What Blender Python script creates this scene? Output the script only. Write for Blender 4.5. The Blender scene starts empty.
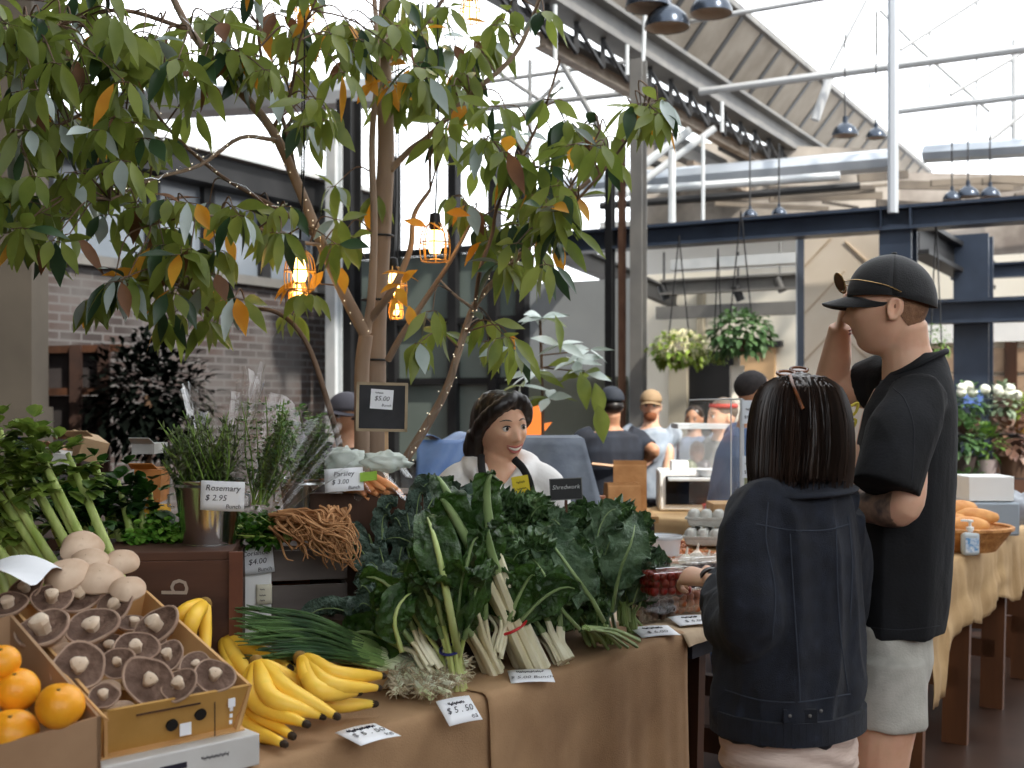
import bpy, bmesh, math, random
import numpy as np
from mathutils import Vector as V, Matrix, noise
R = math.radians
PI = math.pi
scene = bpy.context.scene
COL = scene.collection
# ---------------------------------------------------------------- camera, sky, sun, exposure
CH = 1.55
cd = bpy.data.cameras.new('camera'); cam = bpy.data.objects.new('camera', cd); COL.objects.link(cam)
cam.location = (0, 0, CH); cam.rotation_euler = (R(90), 0, 0)
cd.sensor_width = 36; cd.lens = 1200 / 1024 * 36; cd.shift_y = 16 / 1024
cd.clip_start = .05; cd.clip_end = 200
cd.dof.use_dof = True; cd.dof.focus_distance = 3.1; cd.dof.aperture_fstop = 4.5
scene.camera = cam
w = bpy.data.worlds.new('sky'); scene.world = w; w.use_nodes = True
bg = w.node_tree.nodes['Background']; bg.inputs[0].default_value = (.93, .965, 1, 1); bg.inputs[1].default_value = 3.0
sd = bpy.data.lights.new('sun', 'SUN'); sd.energy = 6.0; sd.angle = R(1.5); sd.color = (1, .93, .82)
so = bpy.data.objects.new('sun', sd); COL.objects.link(so)
so.rotation_euler = V((-.55, .62, -.85)).to_track_quat('-Z', 'Y').to_euler(); so.location = (0, 0, 12)
vs = scene.view_settings
vs.view_transform = 'Standard'; vs.look = 'None'; vs.gamma = 1; vs.use_curve_mapping = False; vs.exposure = 0
scene.cycles.max_bounces = 8; scene.cycles.transparent_max_bounces = 16
scene.cycles.caustics_reflective = False; scene.cycles.caustics_refractive = False
scene.cycles.use_denoising = True

# ---------------------------------------------------------------- places
def P(px, py, Y): return V(((px - 512) * Y / 1200, Y, CH - (py - 400) * Y / 1200))
def G(px, py, z): return P(px, py, 1200 * (CH - z) / (py - 400))
AU = V((.497, .868, 0)); AV = V((.868, -.497, 0))          # the hall's two directions
T0 = V((-.477, 2.185, 0)); TD = V((.603, .798, 0)).normalized(); TN = V((-.798, .603, 0)).normalized()
def T(t, n, z=0): return T0 + TD * t + TN * n + V((0, 0, z))
TZ = .88; TA = math.atan2(TD.y, TD.x)
class Wall:                                                # a vertical plane through o along ax
    def __init__(s, o, ax): s.o = V((o[0], o[1], 0)); s.ax = ax
    def off(s, px):
        k = (px - 512) / 1200
        return (k * s.o.y - s.o.x) / (s.ax.x - k * s.ax.y)
    def at(s, px, py):
        q = s.o + s.ax * s.off(px); return P(px, py, q.y)
def onplane(px, py, o, n):
    d = P(px, py, 1) - V((0, 0, CH)); c = V((0, 0, CH))
    return c + d * ((o - c).dot(n) / d.dot(n))

# ---------------------------------------------------------------- materials
def lin(c):
    if isinstance(c, (int, float)): c = (c, c, c)
    return tuple(((v / 255) / 12.92 if v / 255 <= .04045 else ((v / 255 + .055) / 1.055) ** 2.4) for v in c) + (1,)
MATS = {}
def mat(name, c1, c2=None, sc=8, rough=.6, metal=0, bump=0, bsc=None, stretch=(1, 1, 1), alpha=1, trans=0, emit=None, es=0, detail=4, sub=0, spec=.5, coat=0, ior=1.45, c3=None, translu=0, sheen=0):
    if name in MATS: return MATS[name]
    m = bpy.data.materials.new(name); m.use_nodes = True; MATS[name] = m
    nt = m.node_tree; N = nt.nodes; Lk = nt.links; b = N['Principled BSDF']
    tc = N.new('ShaderNodeTexCoord'); mp = N.new('ShaderNodeMapping'); mp.inputs['Scale'].default_value = stretch
    Lk.new(tc.outputs['Object'], mp.inputs[0])
    b.inputs['Base Color'].default_value = lin(c1)
    if c2 is not None:
        nz = N.new('ShaderNodeTexNoise'); nz.inputs['Scale'].default_value = sc; nz.inputs['Detail'].default_value = detail
        Lk.new(mp.outputs[0], nz.inputs['Vector'])
        rp = N.new('ShaderNodeValToRGB'); e = rp.color_ramp.elements
        e[0].position = .35; e[0].color = lin(c1); e[1].position = .65; e[1].color = lin(c2)
        if c3 is not None:
            x = rp.color_ramp.elements.new(.78); x.color = lin(c3)
        Lk.new(nz.outputs['Fac'], rp.inputs[0]); Lk.new(rp.outputs[0], b.inputs['Base Color'])
    b.inputs['Roughness'].default_value = rough; b.inputs['Metallic'].default_value = metal
    b.inputs['Alpha'].default_value = alpha; b.inputs['Transmission Weight'].default_value = trans
    b.inputs['Specular IOR Level'].default_value = spec; b.inputs['Coat Weight'].default_value = coat; b.inputs['IOR'].default_value = ior
    b.inputs['Sheen Weight'].default_value = sheen
    if sub: b.inputs['Subsurface Weight'].default_value = sub; b.inputs['Subsurface Scale'].default_value = .01
    if emit is not None:
        b.inputs['Emission Color'].default_value = lin(emit); b.inputs['Emission Strength'].default_value = es
    if bump:
        n2 = N.new('ShaderNodeTexNoise'); n2.inputs['Scale'].default_value = bsc or sc * 4; n2.inputs['Detail'].default_value = 5
        Lk.new(mp.outputs[0], n2.inputs['Vector'])
        bp = N.new('ShaderNodeBump'); bp.inputs['Strength'].default_value = bump; bp.inputs['Distance'].default_value = .01
        Lk.new(n2.outputs['Fac'], bp.inputs['Height']); Lk.new(bp.outputs[0], b.inputs['Normal'])
    if translu:
        t = N.new('ShaderNodeBsdfTranslucent'); mx = N.new('ShaderNodeMixShader'); mx.inputs[0].default_value = translu
        if c2 is not None: Lk.new(rp.outputs[0], t.inputs[0])
        else: t.inputs[0].default_value = lin(c1)
        o = N['Material Output']; Lk.new(b.outputs[0], mx.inputs[1]); Lk.new(t.outputs[0], mx.inputs[2]); Lk.new(mx.outputs[0], o.inputs[0])
    return m
def brick_mat(name, c1, c2, mortar, scale=1, rough=.85, bw=.23, rh=.076, ms=.01, axis='Generated'):
    m = bpy.data.materials.new(name); m.use_nodes = True; nt = m.node_tree; N = nt.nodes; Lk = nt.links; b = N['Principled BSDF']
    tc = N.new('ShaderNodeTexCoord'); br = N.new('ShaderNodeTexBrick')
    Lk.new(tc.outputs['UV'], br.inputs['Vector'])
    br.inputs['Color1'].default_value = lin(c1); br.inputs['Color2'].default_value = lin(c2); br.inputs['Mortar'].default_value = lin(mortar)
    br.inputs['Scale'].default_value = scale; br.inputs['Mortar Size'].default_value = ms; br.inputs['Brick Width'].default_value = bw; br.inputs['Row Height'].default_value = rh
    nz = N.new('ShaderNodeTexNoise'); nz.inputs['Scale'].default_value = 1.3; nz.inputs['Detail'].default_value = 6; Lk.new(tc.outputs['UV'], nz.inputs['Vector'])
    mx = N.new('ShaderNodeMix'); mx.data_type = 'RGBA'; mx.blend_type = 'MIX'
    mr = N.new('ShaderNodeMapRange'); mr.inputs[1].default_value = .45; mr.inputs[2].default_value = .75; Lk.new(nz.outputs['Fac'], mr.inputs[0])
    Lk.new(mr.outputs[0], mx.inputs[0]); Lk.new(br.outputs[0], mx.inputs[6]); mx.inputs[7].default_value = lin(mortar)
    Lk.new(mx.outputs[2], b.inputs['Base Color']); b.inputs['Roughness'].default_value = rough
    bp = N.new('ShaderNodeBump'); bp.inputs['Strength'].default_value = .4; Lk.new(br.outputs['Fac'], bp.inputs['Height']); bp.invert = True
    Lk.new(bp.outputs[0], b.inputs['Normal']); return m

# ---------------------------------------------------------------- mesh builder
class MB:
    def __init__(s): s.v = []; s.f = []; s.m = []; s.uv = None
    def add(s, vs_, fs, mi=0):
        k = len(s.v); s.v.extend([tuple(p) for p in vs_]); s.f.extend([tuple(i + k for i in f) for f in fs]); s.m.extend([mi] * len(fs)); return s
    def box(s, c, size, rz=0, M=None, mi=0, taper=1):
        x, y, z = (a / 2 for a in size)
        vs_ = [V((sx * x * (taper if sz < 0 else 1), sy * y * (taper if sz < 0 else 1), sz * z)) for sz in (-1, 1) for sy in (-1, 1) for sx in (-1, 1)]
        if M is None: M = Matrix.Rotation(rz, 3, 'Z')
        vs_ = [M @ v + V(c) for v in vs_]
        return s.add(vs_, [(0, 2, 3, 1), (4, 5, 7, 6), (0, 1, 5, 4), (2, 6, 7, 3), (0, 4, 6, 2), (1, 3, 7, 5)], mi)
    def beam(s, a, b, w_, h, up=V((0, 0, 1)), mi=0):        # a box from a to b, w_ wide and h tall
        a = V(a); b = V(b); d = b - a; L_ = d.length; d.normalize(); u = up - d * up.dot(d)
        if u.length < 1e-4: u = V((1, 0, 0)) - d * d.x
        u.normalize(); r = d.cross(u); M = Matrix((d, r, u)).transposed()
        return s.box((a + b) / 2, (L_, w_, h), M=M, mi=mi)
    def ibeam(s, a, b, w_, h, up=V((0, 0, 1)), tf=.14, mi=0):
        a = V(a); b = V(b); u = V(up); t = h * tf
        s.beam(a + u * (h / 2 - t / 2), b + u * (h / 2 - t / 2), w_, t, up, mi); s.beam(a - u * (h / 2 - t / 2), b - u * (h / 2 - t / 2), w_, t, up, mi)
        return s.beam(a, b, w_ * .15, h - 2 * t, up, mi)
    def tube(s, pts, r, seg=8, caps=True, mi=0, flat=None, up=None):
        pts = [V(p) for p in pts]; n = len(pts)
        if isinstance(r, (int, float)): r = [r] * n
        vs_ = []; prev = None
        for i, p in enumerate(pts):
            d = (pts[min(i + 1, n - 1)] - pts[max(i - 1, 0)])
            d = d.normalized() if d.length > 1e-9 else V((0, 0, 1))
            if prev is None:
                a = V(up) if up is not None else (V((0, 0, 1)) if abs(d.z) < .9 else V((1, 0, 0)))
            else: a = prev
            a = a - d * a.dot(d)
            if a.length < 1e-5: a = d.orthogonal()
            a.normalize(); prev = a; b = d.cross(a)
            fl = flat if flat else 1
            for k in range(seg):
                t = 2 * PI * k / seg
                vs_.append(p + a * (math.cos(t) * r[i] * fl) + b * (math.sin(t) * r[i]))
        fs = [(i * seg + k, i * seg + (k + 1) % seg, (i + 1) * seg + (k + 1) % seg, (i + 1) * seg + k) for i in range(n - 1) for k in range(seg)]
        if caps: fs += [tuple(range(seg))[::-1], tuple((n - 1) * seg + k for k in range(seg))]
        return s.add(vs_, fs, mi)
    def rings(s, rg, seg=28, caps=True, mi=0, power=2.0):   # (x, y, z, rx, ry, rot)
        vs_ = []
        for q in rg:
            x, y, z, rx, ry = q[:5]; a = q[5] if len(q) > 5 else 0; ca, sa = math.cos(a), math.sin(a)
            for k in range(seg):
                t = 2 * PI * k / seg; c_, s_ = math.cos(t), math.sin(t)
                e = 2 / power; lx = rx * math.copysign(abs(c_) ** e, c_); ly = ry * math.copysign(abs(s_) ** e, s_)
                vs_.append((x + lx * ca - ly * sa, y + lx * sa + ly * ca, z))
        n = len(rg)
        fs = [(i * seg + k, i * seg + (k + 1) % seg, (i + 1) * seg + (k + 1) % seg, (i + 1) * seg + k) for i in range(n - 1) for k in range(seg)]
        if caps: fs += [tuple(range(seg))[::-1], tuple((n - 1) * seg + k for k in range(seg))]
        return s.add(vs_, fs, mi)
    def lathe(s, prof, c=(0, 0, 0), seg=24, M=None, mi=0, wob=None):
        vs_ = []; M = M or Matrix.Identity(3)
        for r, z in prof:
            for k in range(seg):
                t = 2 * PI * k / seg; q = wob(t, z) if wob else 1
                vs_.append(M @ V((r * q * math.cos(t), r * q * math.sin(t), z)) + V(c))
        n = len(prof)
        return s.add(vs_, [(i * seg + k, i * seg + (k + 1) % seg, (i + 1) * seg + (k + 1) % seg, (i + 1) * seg + k) for i in range(n - 1) for k in range(seg)], mi)
    def ball(s, c, r, seg=16, M=None, mi=0, fn=None):
        if isinstance(r, (int, float)): r = (r, r, r)
        M = M or Matrix.Identity(3); vs_ = []; n = seg // 2 + 1
        for i in range(n + 1):
            th = PI * i / n
            for k in range(seg):
                t = 2 * PI * k / seg; u = V((math.sin(th) * math.cos(t), math.sin(th) * math.sin(t), math.cos(th)))
                g = fn(u) if fn else 1
                vs_.append(M @ V((u.x * r[0] * g, u.y * r[1] * g, u.z * r[2] * g)) + V(c))
        return s.add(vs_, [(i * seg + k, (i + 1) * seg + k, (i + 1) * seg + (k + 1) % seg, i * seg + (k + 1) % seg) for i in range(n) for k in range(seg)], mi)
    def grid(s, fn, nu, nv, mi=0):
        vs_ = [fn(i / nu, j / nv) for i in range(nu + 1) for j in range(nv + 1)]
        return s.add(vs_, [(i * (nv + 1) + j, (i + 1) * (nv + 1) + j, (i + 1) * (nv + 1) + j + 1, i * (nv + 1) + j + 1) for i in range(nu) for j in range(nv)], mi)
    def poly(s, pts, thick=0, nrm=None, mi=0):
        pts = [V(p) for p in pts]; n = len(pts)
        if not thick: return s.add(pts, [tuple(range(n))], mi)
        nr = V(nrm).normalized() if nrm is not None else (pts[1] - pts[0]).cross(pts[2] - pts[0]).normalized()
        q = [p - nr * thick for p in pts]
        return s.add(pts + q, [tuple(range(n)), tuple(range(2 * n - 1, n - 1, -1))] + [(i, i + n, (i + 1) % n + n, (i + 1) % n) for i in range(n)], mi)
    def build(s, name, mats, parent=None, world=True, smooth=True, bevel=0, thick=0, loc=None, angle=40, sub=0):
        me = bpy.data.meshes.new(name)
        off = V((0, 0, 0))
        if world: off = parent_loc(parent) if parent else (V(loc) if loc is not None else V((0, 0, 0)))
        vs_ = s.v if off.length < 1e-9 else [(a[0] - off.x, a[1] - off.y, a[2] - off.z) for a in s.v]
        me.from_pydata(vs_, [], s.f); me.validate()
        mats = mats if isinstance(mats, (list, tuple)) else [mats]
        for m in mats: me.materials.append(m)
        if len(mats) > 1 and len(me.polygons) == len(s.m): me.polygons.foreach_set('material_index', s.m)
        if smooth:
            me.polygons.foreach_set('use_smooth', [True] * len(me.polygons))
            if angle < 180: me.set_sharp_from_angle(angle=R(angle))
        o = bpy.data.objects.new(name, me); COL.objects.link(o)
        if parent: o.parent = parent
        elif world: o.location = off
        elif loc is not None: o.location = loc
        if bevel:
            bv = o.modifiers.new('b', 'BEVEL'); bv.width = bevel; bv.segments = 2; bv.limit_method = 'ANGLE'
        if thick:
            sm = o.modifiers.new('s', 'SOLIDIFY'); sm.thickness = thick; sm.offset = 0
        if sub:
            sm = o.modifiers.new('u', 'SUBSURF'); sm.levels = sub; sm.render_levels = sub
        return o
def parent_loc(p):
    q = V((0, 0, 0))
    while p: q += p.location; p = p.parent
    return q
def center(s): a = np.array(s.v); return V(((a[:, 0].min() + a[:, 0].max()) / 2, (a[:, 1].min() + a[:, 1].max()) / 2, a[:, 2].min()))
def tag(o, label, cat, group=None, kind=None):
    o['label'] = label; o['category'] = cat
    if group: o['group'] = group
    if kind: o['kind'] = kind
    return o
def thing(name, label, cat, loc, group=None, rz=0):
    o = bpy.data.objects.new(name, None); o.empty_display_size = .1; COL.objects.link(o); o.location = loc; o.rotation_euler = (0, 0, rz)
    return tag(o, label, cat, group)
def solo(name, b, mats, label, cat, group=None, **k):
    return tag(b.build(name, mats, loc=center(b), **k), label, cat, group)
def struct(name, b, mats, label=None, **k):
    o = b.build(name, mats, **k); o['kind'] = 'structure'
    if label: o['label'] = label
    return o
def dup(root, loc, rz=0, label=None, sc=1, group=None):
    r = root.copy(); COL.objects.link(r); r.location = loc; r.rotation_euler = (0, 0, rz); r.scale = (sc, sc, sc)
    if label: r['label'] = label
    if group: r['group'] = group
    for ch in list(root.children):
        c = ch.copy(); COL.objects.link(c); c.parent = r
        for g in ch.children:
            d = g.copy(); COL.objects.link(d); d.parent = c
    return r
def crom(pts, n=6):
    pts = [V(p) for p in pts]; out = []
    q = [pts[0] * 2 - pts[1]] + pts + [pts[-1] * 2 - pts[-2]]
    for i in range(1, len(q) - 2):
        a, b, c, d = q[i - 1:i + 3]
        for k in range(n):
            t = k / n; out.append(.5 * ((2 * b) + (c - a) * t + (2 * a - 5 * b + 4 * c - d) * t * t + (3 * b - a - 3 * c + d) * t ** 3))
    out.append(pts[-1]); return out
def lerps(vals, n):
    m = len(vals) - 1; out = []
    for i in range(n):
        t = i / (n - 1) * m; k = min(int(t), m - 1); out.append(vals[k] + (vals[k + 1] - vals[k]) * (t - k))
    return out
def limb(b, pts, rad, seg=14, flat=None, up=None, n=6):
    p = crom(pts, n); b.tube(p, lerps(rad, len(p)), seg, flat=flat, up=up)
def fuse(name, b, voxel, mats, parent, smooth=2, disp=None, world=True):
    me = bpy.data.meshes.new('t'); me.from_pydata(b.v, [], b.f)
    o = bpy.data.objects.new('t', me); COL.objects.link(o)
    m = o.modifiers.new('r', 'REMESH'); m.mode = 'VOXEL'; m.voxel_size = voxel
    if smooth: q = o.modifiers.new('s', 'SMOOTH'); q.iterations = smooth; q.factor = .5
    dg = bpy.context.evaluated_depsgraph_get(); dg.update()
    me2 = bpy.data.meshes.new_from_object(o.evaluated_get(dg)); bpy.data.objects.remove(o)
    me2.name = name
    n = len(me2.vertices); co = np.empty(n * 3); me2.vertices.foreach_get('co', co); co = co.reshape(-1, 3)
    if disp:
        nr = np.empty(n * 3); me2.vertices.foreach_get('normal', nr); nr = nr.reshape(-1, 3)
        dv = disp(co, nr); co = co + (nr * dv[:, None] if dv.ndim == 1 else dv)
    off = parent_loc(parent) if parent and world else V((0, 0, 0))
    co = co - np.array(off)
    me2.vertices.foreach_set('co', co.ravel()); me2.update()
    for mm in (mats if isinstance(mats, (list, tuple)) else [mats]): me2.materials.append(mm)
    me2.polygons.foreach_set('use_smooth', [True] * len(me2.polygons))
    oo = bpy.data.objects.new(name, me2); COL.objects.link(oo)
    if parent: oo.parent = parent
    return oo
def fbm(co, sx, sy, sz, seed=0):
    return np.array([noise.noise((a[0] * sx + seed, a[1] * sy, a[2] * sz)) for a in co])
def ridge(co, sx, sy, sz, seed=0):
    return 1 - 2 * np.abs(fbm(co, sx, sy, sz, seed))
def noz(p, s, seed=0): return noise.noise((p[0] * s + seed, p[1] * s, p[2] * s))
TXT = {}
def text(b, s, M, size, mi=0, depth=0, align='CENTER', shear=0):
    """adds the letters of s as flat faces, M maps the text's own x/y plane to the world; ~ draws an illegible scribble"""
    if s[0] == '~':
        n = len(s); w_ = n * size * .5; pts = [M @ V((-w_ / 2 + w_ * i / (6 * n), size * (.3 + .26 * math.sin(i * 1.9) + .1 * math.sin(i * .7)), 0)) for i in range(6 * n + 1)]
        b.tube(pts, size * .05, 4); return
    c = bpy.data.curves.new('t', 'FONT'); c.body = s; c.size = size; c.align_x = align; c.resolution_u = 2; c.extrude = depth; c.shear = shear; c.space_line = .85
    o = bpy.data.objects.new('t', c); COL.objects.link(o); dg = bpy.context.evaluated_depsgraph_get(); dg.update()
    me = bpy.data.meshes.new_from_object(o.evaluated_get(dg)); bpy.data.objects.remove(o)
    b.add([M @ v.co for v in me.vertices], [tuple(p.vertices) for p in me.polygons], mi); bpy.data.meshes.remove(me)
def frame(o, x, y):
    x = V(x).normalized(); y = V(y); y = (y - x * y.dot(x)).normalized(); z = x.cross(y)
    M = Matrix((x, y, z)).transposed().to_4x4(); M.translation = V(o); return M

# ---------------------------------------------------------------- shared materials
STEEL = mat('dark_steel_paint', (44, 53, 68), (54, 64, 80), 3, rough=.4)
STEELB = mat('black_steel_paint', (26, 27, 29), (38, 38, 40), 3, rough=.5)
STEELG = mat('grey_steel_paint', (92, 92, 92), (118, 116, 112), 2, rough=.55)
PALE = mat('pale_steel_paint', (182, 188, 192), (205, 208, 210), 3, rough=.5)
WHITE = mat('white_paint', (232, 232, 230), (240, 240, 238), 3, rough=.5)
WOODD = mat('dark_stained_wood', (44, 26, 16), (78, 48, 30), 6, rough=.55, stretch=(1, 1, .2), bump=.1)
WOODM = mat('brown_wood', (76, 46, 28), (112, 70, 42), 6, rough=.5, stretch=(1, 1, .2), bump=.1)
PAPER = mat('white_card', (236, 238, 242), rough=.6)
INK = mat('black_ink', (22, 22, 40), rough=.6)
CARD = mat('cardboard', (168, 130, 84), (186, 148, 100), 10, rough=.8)
BLACK = mat('black_plastic', (16, 16, 17), rough=.45)
CLEAR = mat('clear_plastic', (240, 245, 248), rough=.06, alpha=.16, spec=.8)
def film_mat(name, base, gain, rough=.12, col=(1, 1, 1, 1)):
    m = bpy.data.materials.new(name); m.use_nodes = True; nt = m.node_tree; N = nt.nodes; Lk = nt.links; N.remove(N['Principled BSDF'])
    t = N.new('ShaderNodeBsdfTransparent'); g = N.new('ShaderNodeBsdfGlossy'); g.inputs['Roughness'].default_value = rough; g.inputs[0].default_value = col
    lw = N.new('ShaderNodeLayerWeight'); lw.inputs[0].default_value = .35; ma_ = N.new('ShaderNodeMath'); ma_.operation = 'MULTIPLY_ADD'; ma_.inputs[1].default_value = gain; ma_.inputs[2].default_value = base
    Lk.new(lw.outputs['Facing'], ma_.inputs[0]); mx = N.new('ShaderNodeMixShader'); Lk.new(ma_.outputs[0], mx.inputs[0]); Lk.new(t.outputs[0], mx.inputs[1]); Lk.new(g.outputs[0], mx.inputs[2]); Lk.new(mx.outputs[0], N['Material Output'].inputs[0]); return m
FILM = film_mat('cellophane_film', .05, .42)
CHROME = mat('galvanised_metal', (205, 208, 210), rough=.16, metal=1)
# ================================================================ SETTING
FLOORM = mat('brown_polished_floor', (46, 32, 26), (74, 54, 44), 1.4, rough=.32, bump=.05)
b = MB(); b.poly([(-9, -4, 0), (14, -4, 0), (14, 26, 0), (-9, 26, 0)], .1, (0, 0, 1)); struct('floor', b, FLOORM, smooth=False)

# left brick wall under glazed office, running away to the right
WL = Wall((P(110, 0, 10.5).x, 10.5), AU)
def wq(W, x0, y0, x1, y1, dep, b, mi=0):     # slab in wall W between pixel columns, level top and bottom read at x0
    o0, o1 = W.off(x0), W.off(x1); a = W.o + W.ax * o0; c = W.o + W.ax * o1
    zt = W.at(x0, y0).z; zb = W.at(x0, y1).z
    nrm = V((W.ax.y, -W.ax.x, 0))
    b.poly([(a.x, a.y, zb), (c.x, c.y, zb), (c.x, c.y, zt), (a.x, a.y, zt)], dep, nrm, mi)
BR = brick_mat('old_brick', (78, 64, 60), (46, 40, 40), (94, 92, 92))
b = MB(); L0, L1 = WL.off(-260), WL.off(342)
a = WL.o + AU * L0; c = WL.o + AU * L1; ZB = WL.at(110, 268).z
b.add([(a.x, a.y, 0), (c.x, c.y, 0), (c.x, c.y, ZB), (a.x, a.y, ZB)], [(0, 1, 2, 3)])
nn = V((-AU.y, AU.x, 0)) * .25
b.add([V(q) + nn for q in b.v[:4]], [(3, 2, 1, 0)]); b.f += [(3, 2, 6, 7)]; b.m += [0]
o = struct('wall_left', b, BR, smooth=False)
uv = o.data.uv_layers.new(name='UVMap'); Lw = (c - a).length
for p in o.data.polygons:
    for li, vi in zip(p.loop_indices, p.vertices):
        v = o.data.vertices[vi].co; uv.data[li].uv = ((V((v.x, v.y, 0)) - a).dot(AU), v.z)
# office band: glass panes in grey frames, black fascia with pale edge
OFG = mat('office_glass', (96, 106, 116), (126, 134, 144), .6, rough=.15, spec=.8)
o0 = thing('office_glazing', 'grey glazed office band above the brick wall', 'glazing', WL.o + AU * L0 + V((0, 0, ZB)))
edges = [-60, 42, 150, 205, 262, 316, 342]
for x0, x1 in zip(edges[:-1], edges[1:]):
    b = MB(); s0, s1 = WL.off(x0), WL.off(x1); ZT = WL.at(110, 168).z
    q0 = WL.o + AU * (s0 + .06); q1 = WL.o + AU * (s1 - .06)
    b.poly([(q0.x, q0.y, ZB + .08), (q1.x, q1.y, ZB + .08), (q1.x, q1.y, ZT), (q0.x, q0.y, ZT)], .02, (AU.y, -AU.x, 0)); b.build('window_pane', OFG, o0, smooth=False)
    b = MB(); b.beam(WL.o + AU * s0 + V((0, 0, ZB)), WL.o + AU * s0 + V((0, 0, ZT)), .14, .12, AV); b.build('window_post', STEELB, o0, smooth=False)
b = MB(); b.beam(WL.o + AU * L0 + V((0, 0, ZB + .04)), WL.o + AU * L1 + V((0, 0, ZB + .04)), .14, .09); b.build('sill_rail', STEELG, o0, smooth=False)
ZF = WL.at(110, 138).z
b = MB(); b.beam(WL.o + AU * L0 + AV * .1 + V((0, 0, (ZT + ZF) / 2)), WL.o + AU * (L1 + .4) + AV * .1 + V((0, 0, (ZT + ZF) / 2)), .3, ZF - ZT); b.build('fascia', STEELB, o0, smooth=False)
b = MB(); b.beam(WL.o + AU * L0 + AV * .14 + V((0, 0, ZF + .03)), WL.o + AU * (L1 + .4) + AV * .14 + V((0, 0, ZF + .03)), .4, .05); b.build('capping', PALE, o0, smooth=False)
# low roof over the office
RUST = mat('weathered_roof_sheet', (120, 104, 88), (172, 156, 136), 3, rough=.7)
b = MB(); q = WL.o; nb = V((-AU.y, AU.x, 0))
b.poly([q + AU * L0 + V((0, 0, ZF + .06)), q + AU * (L1 + .3) + V((0, 0, ZF + .06)), q + AU * (L1 + .3) + nb * 5 + V((0, 0, ZF + .9)), q + AU * L0 + nb * 5 + V((0, 0, ZF + .9))], .1, (0, 0, 1))
solo('office_roof', b, RUST, 'low weathered sheet roof over the glazed office', 'roof', smooth=False)

# back wall run behind the tree and seller, along the other direction
WB = Wall((P(342, 0, 1).x * 13.6, 13.6), AV)
CONC = mat('grey_wall_panel', (132, 138, 142), (152, 157, 160), .8, rough=.7)
CORR = mat('corrugated_panel', (128, 130, 118), (150, 152, 140), 1, rough=.6)
GGL = mat('greenish_glass', (92, 104, 100), (124, 134, 128), .5, rough=.2, spec=.7)
b = MB(); wq(WB, 342, 180, 645, 560, .12, b)
W0 = WB
a = WB.o + AV * WB.off(342); c = WB.o + AV * WB.off(640)
b = MB(); b.poly([(a.x, a.y, 0), (c.x, c.y, 0), (c.x, c.y, 2.75), (a.x, a.y, 2.75)], .15, (AV.y, -AV.x, 0)); struct('wall_back', b, CONC, smooth=False)
fr = V((-AU.x, -AU.y, 0))
o0 = thing('shopfront_glazing', 'dark framed glazed partition behind the tree trunk', 'glazing', a)
xs = [358, 400, 460, 500, 528]
for k, (x0, x1) in enumerate(zip(xs[:-1], xs[1:])):
    p0 = WB.o + AV * WB.off(x0) + fr * .08; p1 = WB.o + AV * WB.off(x1) + fr * .08
    for (z0, z1) in ((.9, 1.72), (1.78, 2.35), (2.42, 3.1)):
        b = MB(); b.poly([(p0.x, p0.y, z0), (p1.x, p1.y, z0), (p1.x, p1.y, z1), (p0.x, p0.y, z1)], .02, fr); b.build('window_pane', GGL, o0, smooth=False)
    b = MB(); b.beam(p1 + fr * .03, p1 + fr * .03 + V((0, 0, 4.2)), .12, .1, AV); b.build('mullion', STEELB, o0, smooth=False)
b = MB()
for z in (.86, 1.75, 2.385, 3.14): b.beam(WB.o + AV * WB.off(345) + fr * .1 + V((0, 0, z)), WB.o + AV * WB.off(528) + fr * .1 + V((0, 0, z)), .08, .07)
b.build('transom', STEELB, o0, smooth=False)
# corrugated lower wall panel right of glazing
o0 = thing('corrugated_fence', 'grey green ribbed metal wall panel below smooth grey panel', 'wall panel', WB.o + AV * WB.off(530))
b = MB(); s0, s1 = WB.off(530), WB.off(632); n = 60
for i in range(n):
    q0 = WB.o + AV * (s0 + (s1 - s0) * i / n) + fr * (.04 if i % 2 else .09); q1 = WB.o + AV * (s0 + (s1 - s0) * (i + 1) / n) + fr * (.09 if i % 2 else .04)
    b.add([(q0.x, q0.y, 0), (q1.x, q1.y, 0), (q1.x, q1.y, 1.78), (q0.x, q0.y, 1.78)], [(0, 1, 2, 3)])
b.build('ribbed_sheet', CORR, o0, smooth=False)

# columns
def column(name, x0, x1, ytop, ybot, Y, m, label, dep=None, cat='column'):
    a = P((x0 + x1) / 2, 0, Y); wd = (x1 - x0) * Y / 1200; zt = P(0, ytop, Y).z; zb = max(0, P(0, ybot, Y).z); dep = dep or wd
    b = MB(); b.ibeam((a.x, a.y, zb), (a.x, a.y, zt), wd, dep, up=AU, tf=.1)
    return solo(name, b, m, label, cat, smooth=False)
# left column: plastered pier with a painted strip of light and black backing
o0 = thing('pier', 'broad grey concrete pier at left edge beside brick wall', 'pier', P(20, 0, 8.4) * 1)
o0.location.z = 0
PIER = mat('pier_concrete', (60, 55, 49), (78, 72, 64), 1.5, rough=.8)
x = P(23, 0, 8.4)
b = MB(); b.box((x.x, 8.4, 2.6), (.24, .3, 5.2)); b.build('shaft', PIER, o0, smooth=False)
b = MB(); b.box((x.x, 8.38, .7), (.3, .36, 1.6)); b.build('plinth', PIER, o0, smooth=False)
b = MB(); b.beam((x.x - .16, 8.28, 1.5), (x.x - .16, 8.28, 5), .04, .06, V((0, 1, 0))); b.build('painted_light_strip', PALE, o0, smooth=False)  # lit edge of the pier, put in as a pale strip
b = MB(); b.box((x.x - .27, 8.5, 2.6), (.18, .2, 5.2)); b.build('backing_post', STEELB, o0, smooth=False)
column('steel_column', 328, 340, 120, 560, 12.4, PALE, 'slender column right of brick wall, sunlight painted in pale')  # pale paint stands in for sunlight on the column
column('steel_column', 340, 358, 100, 560, 12.6, STEELB, 'dark column just left of the tree trunk')
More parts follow.
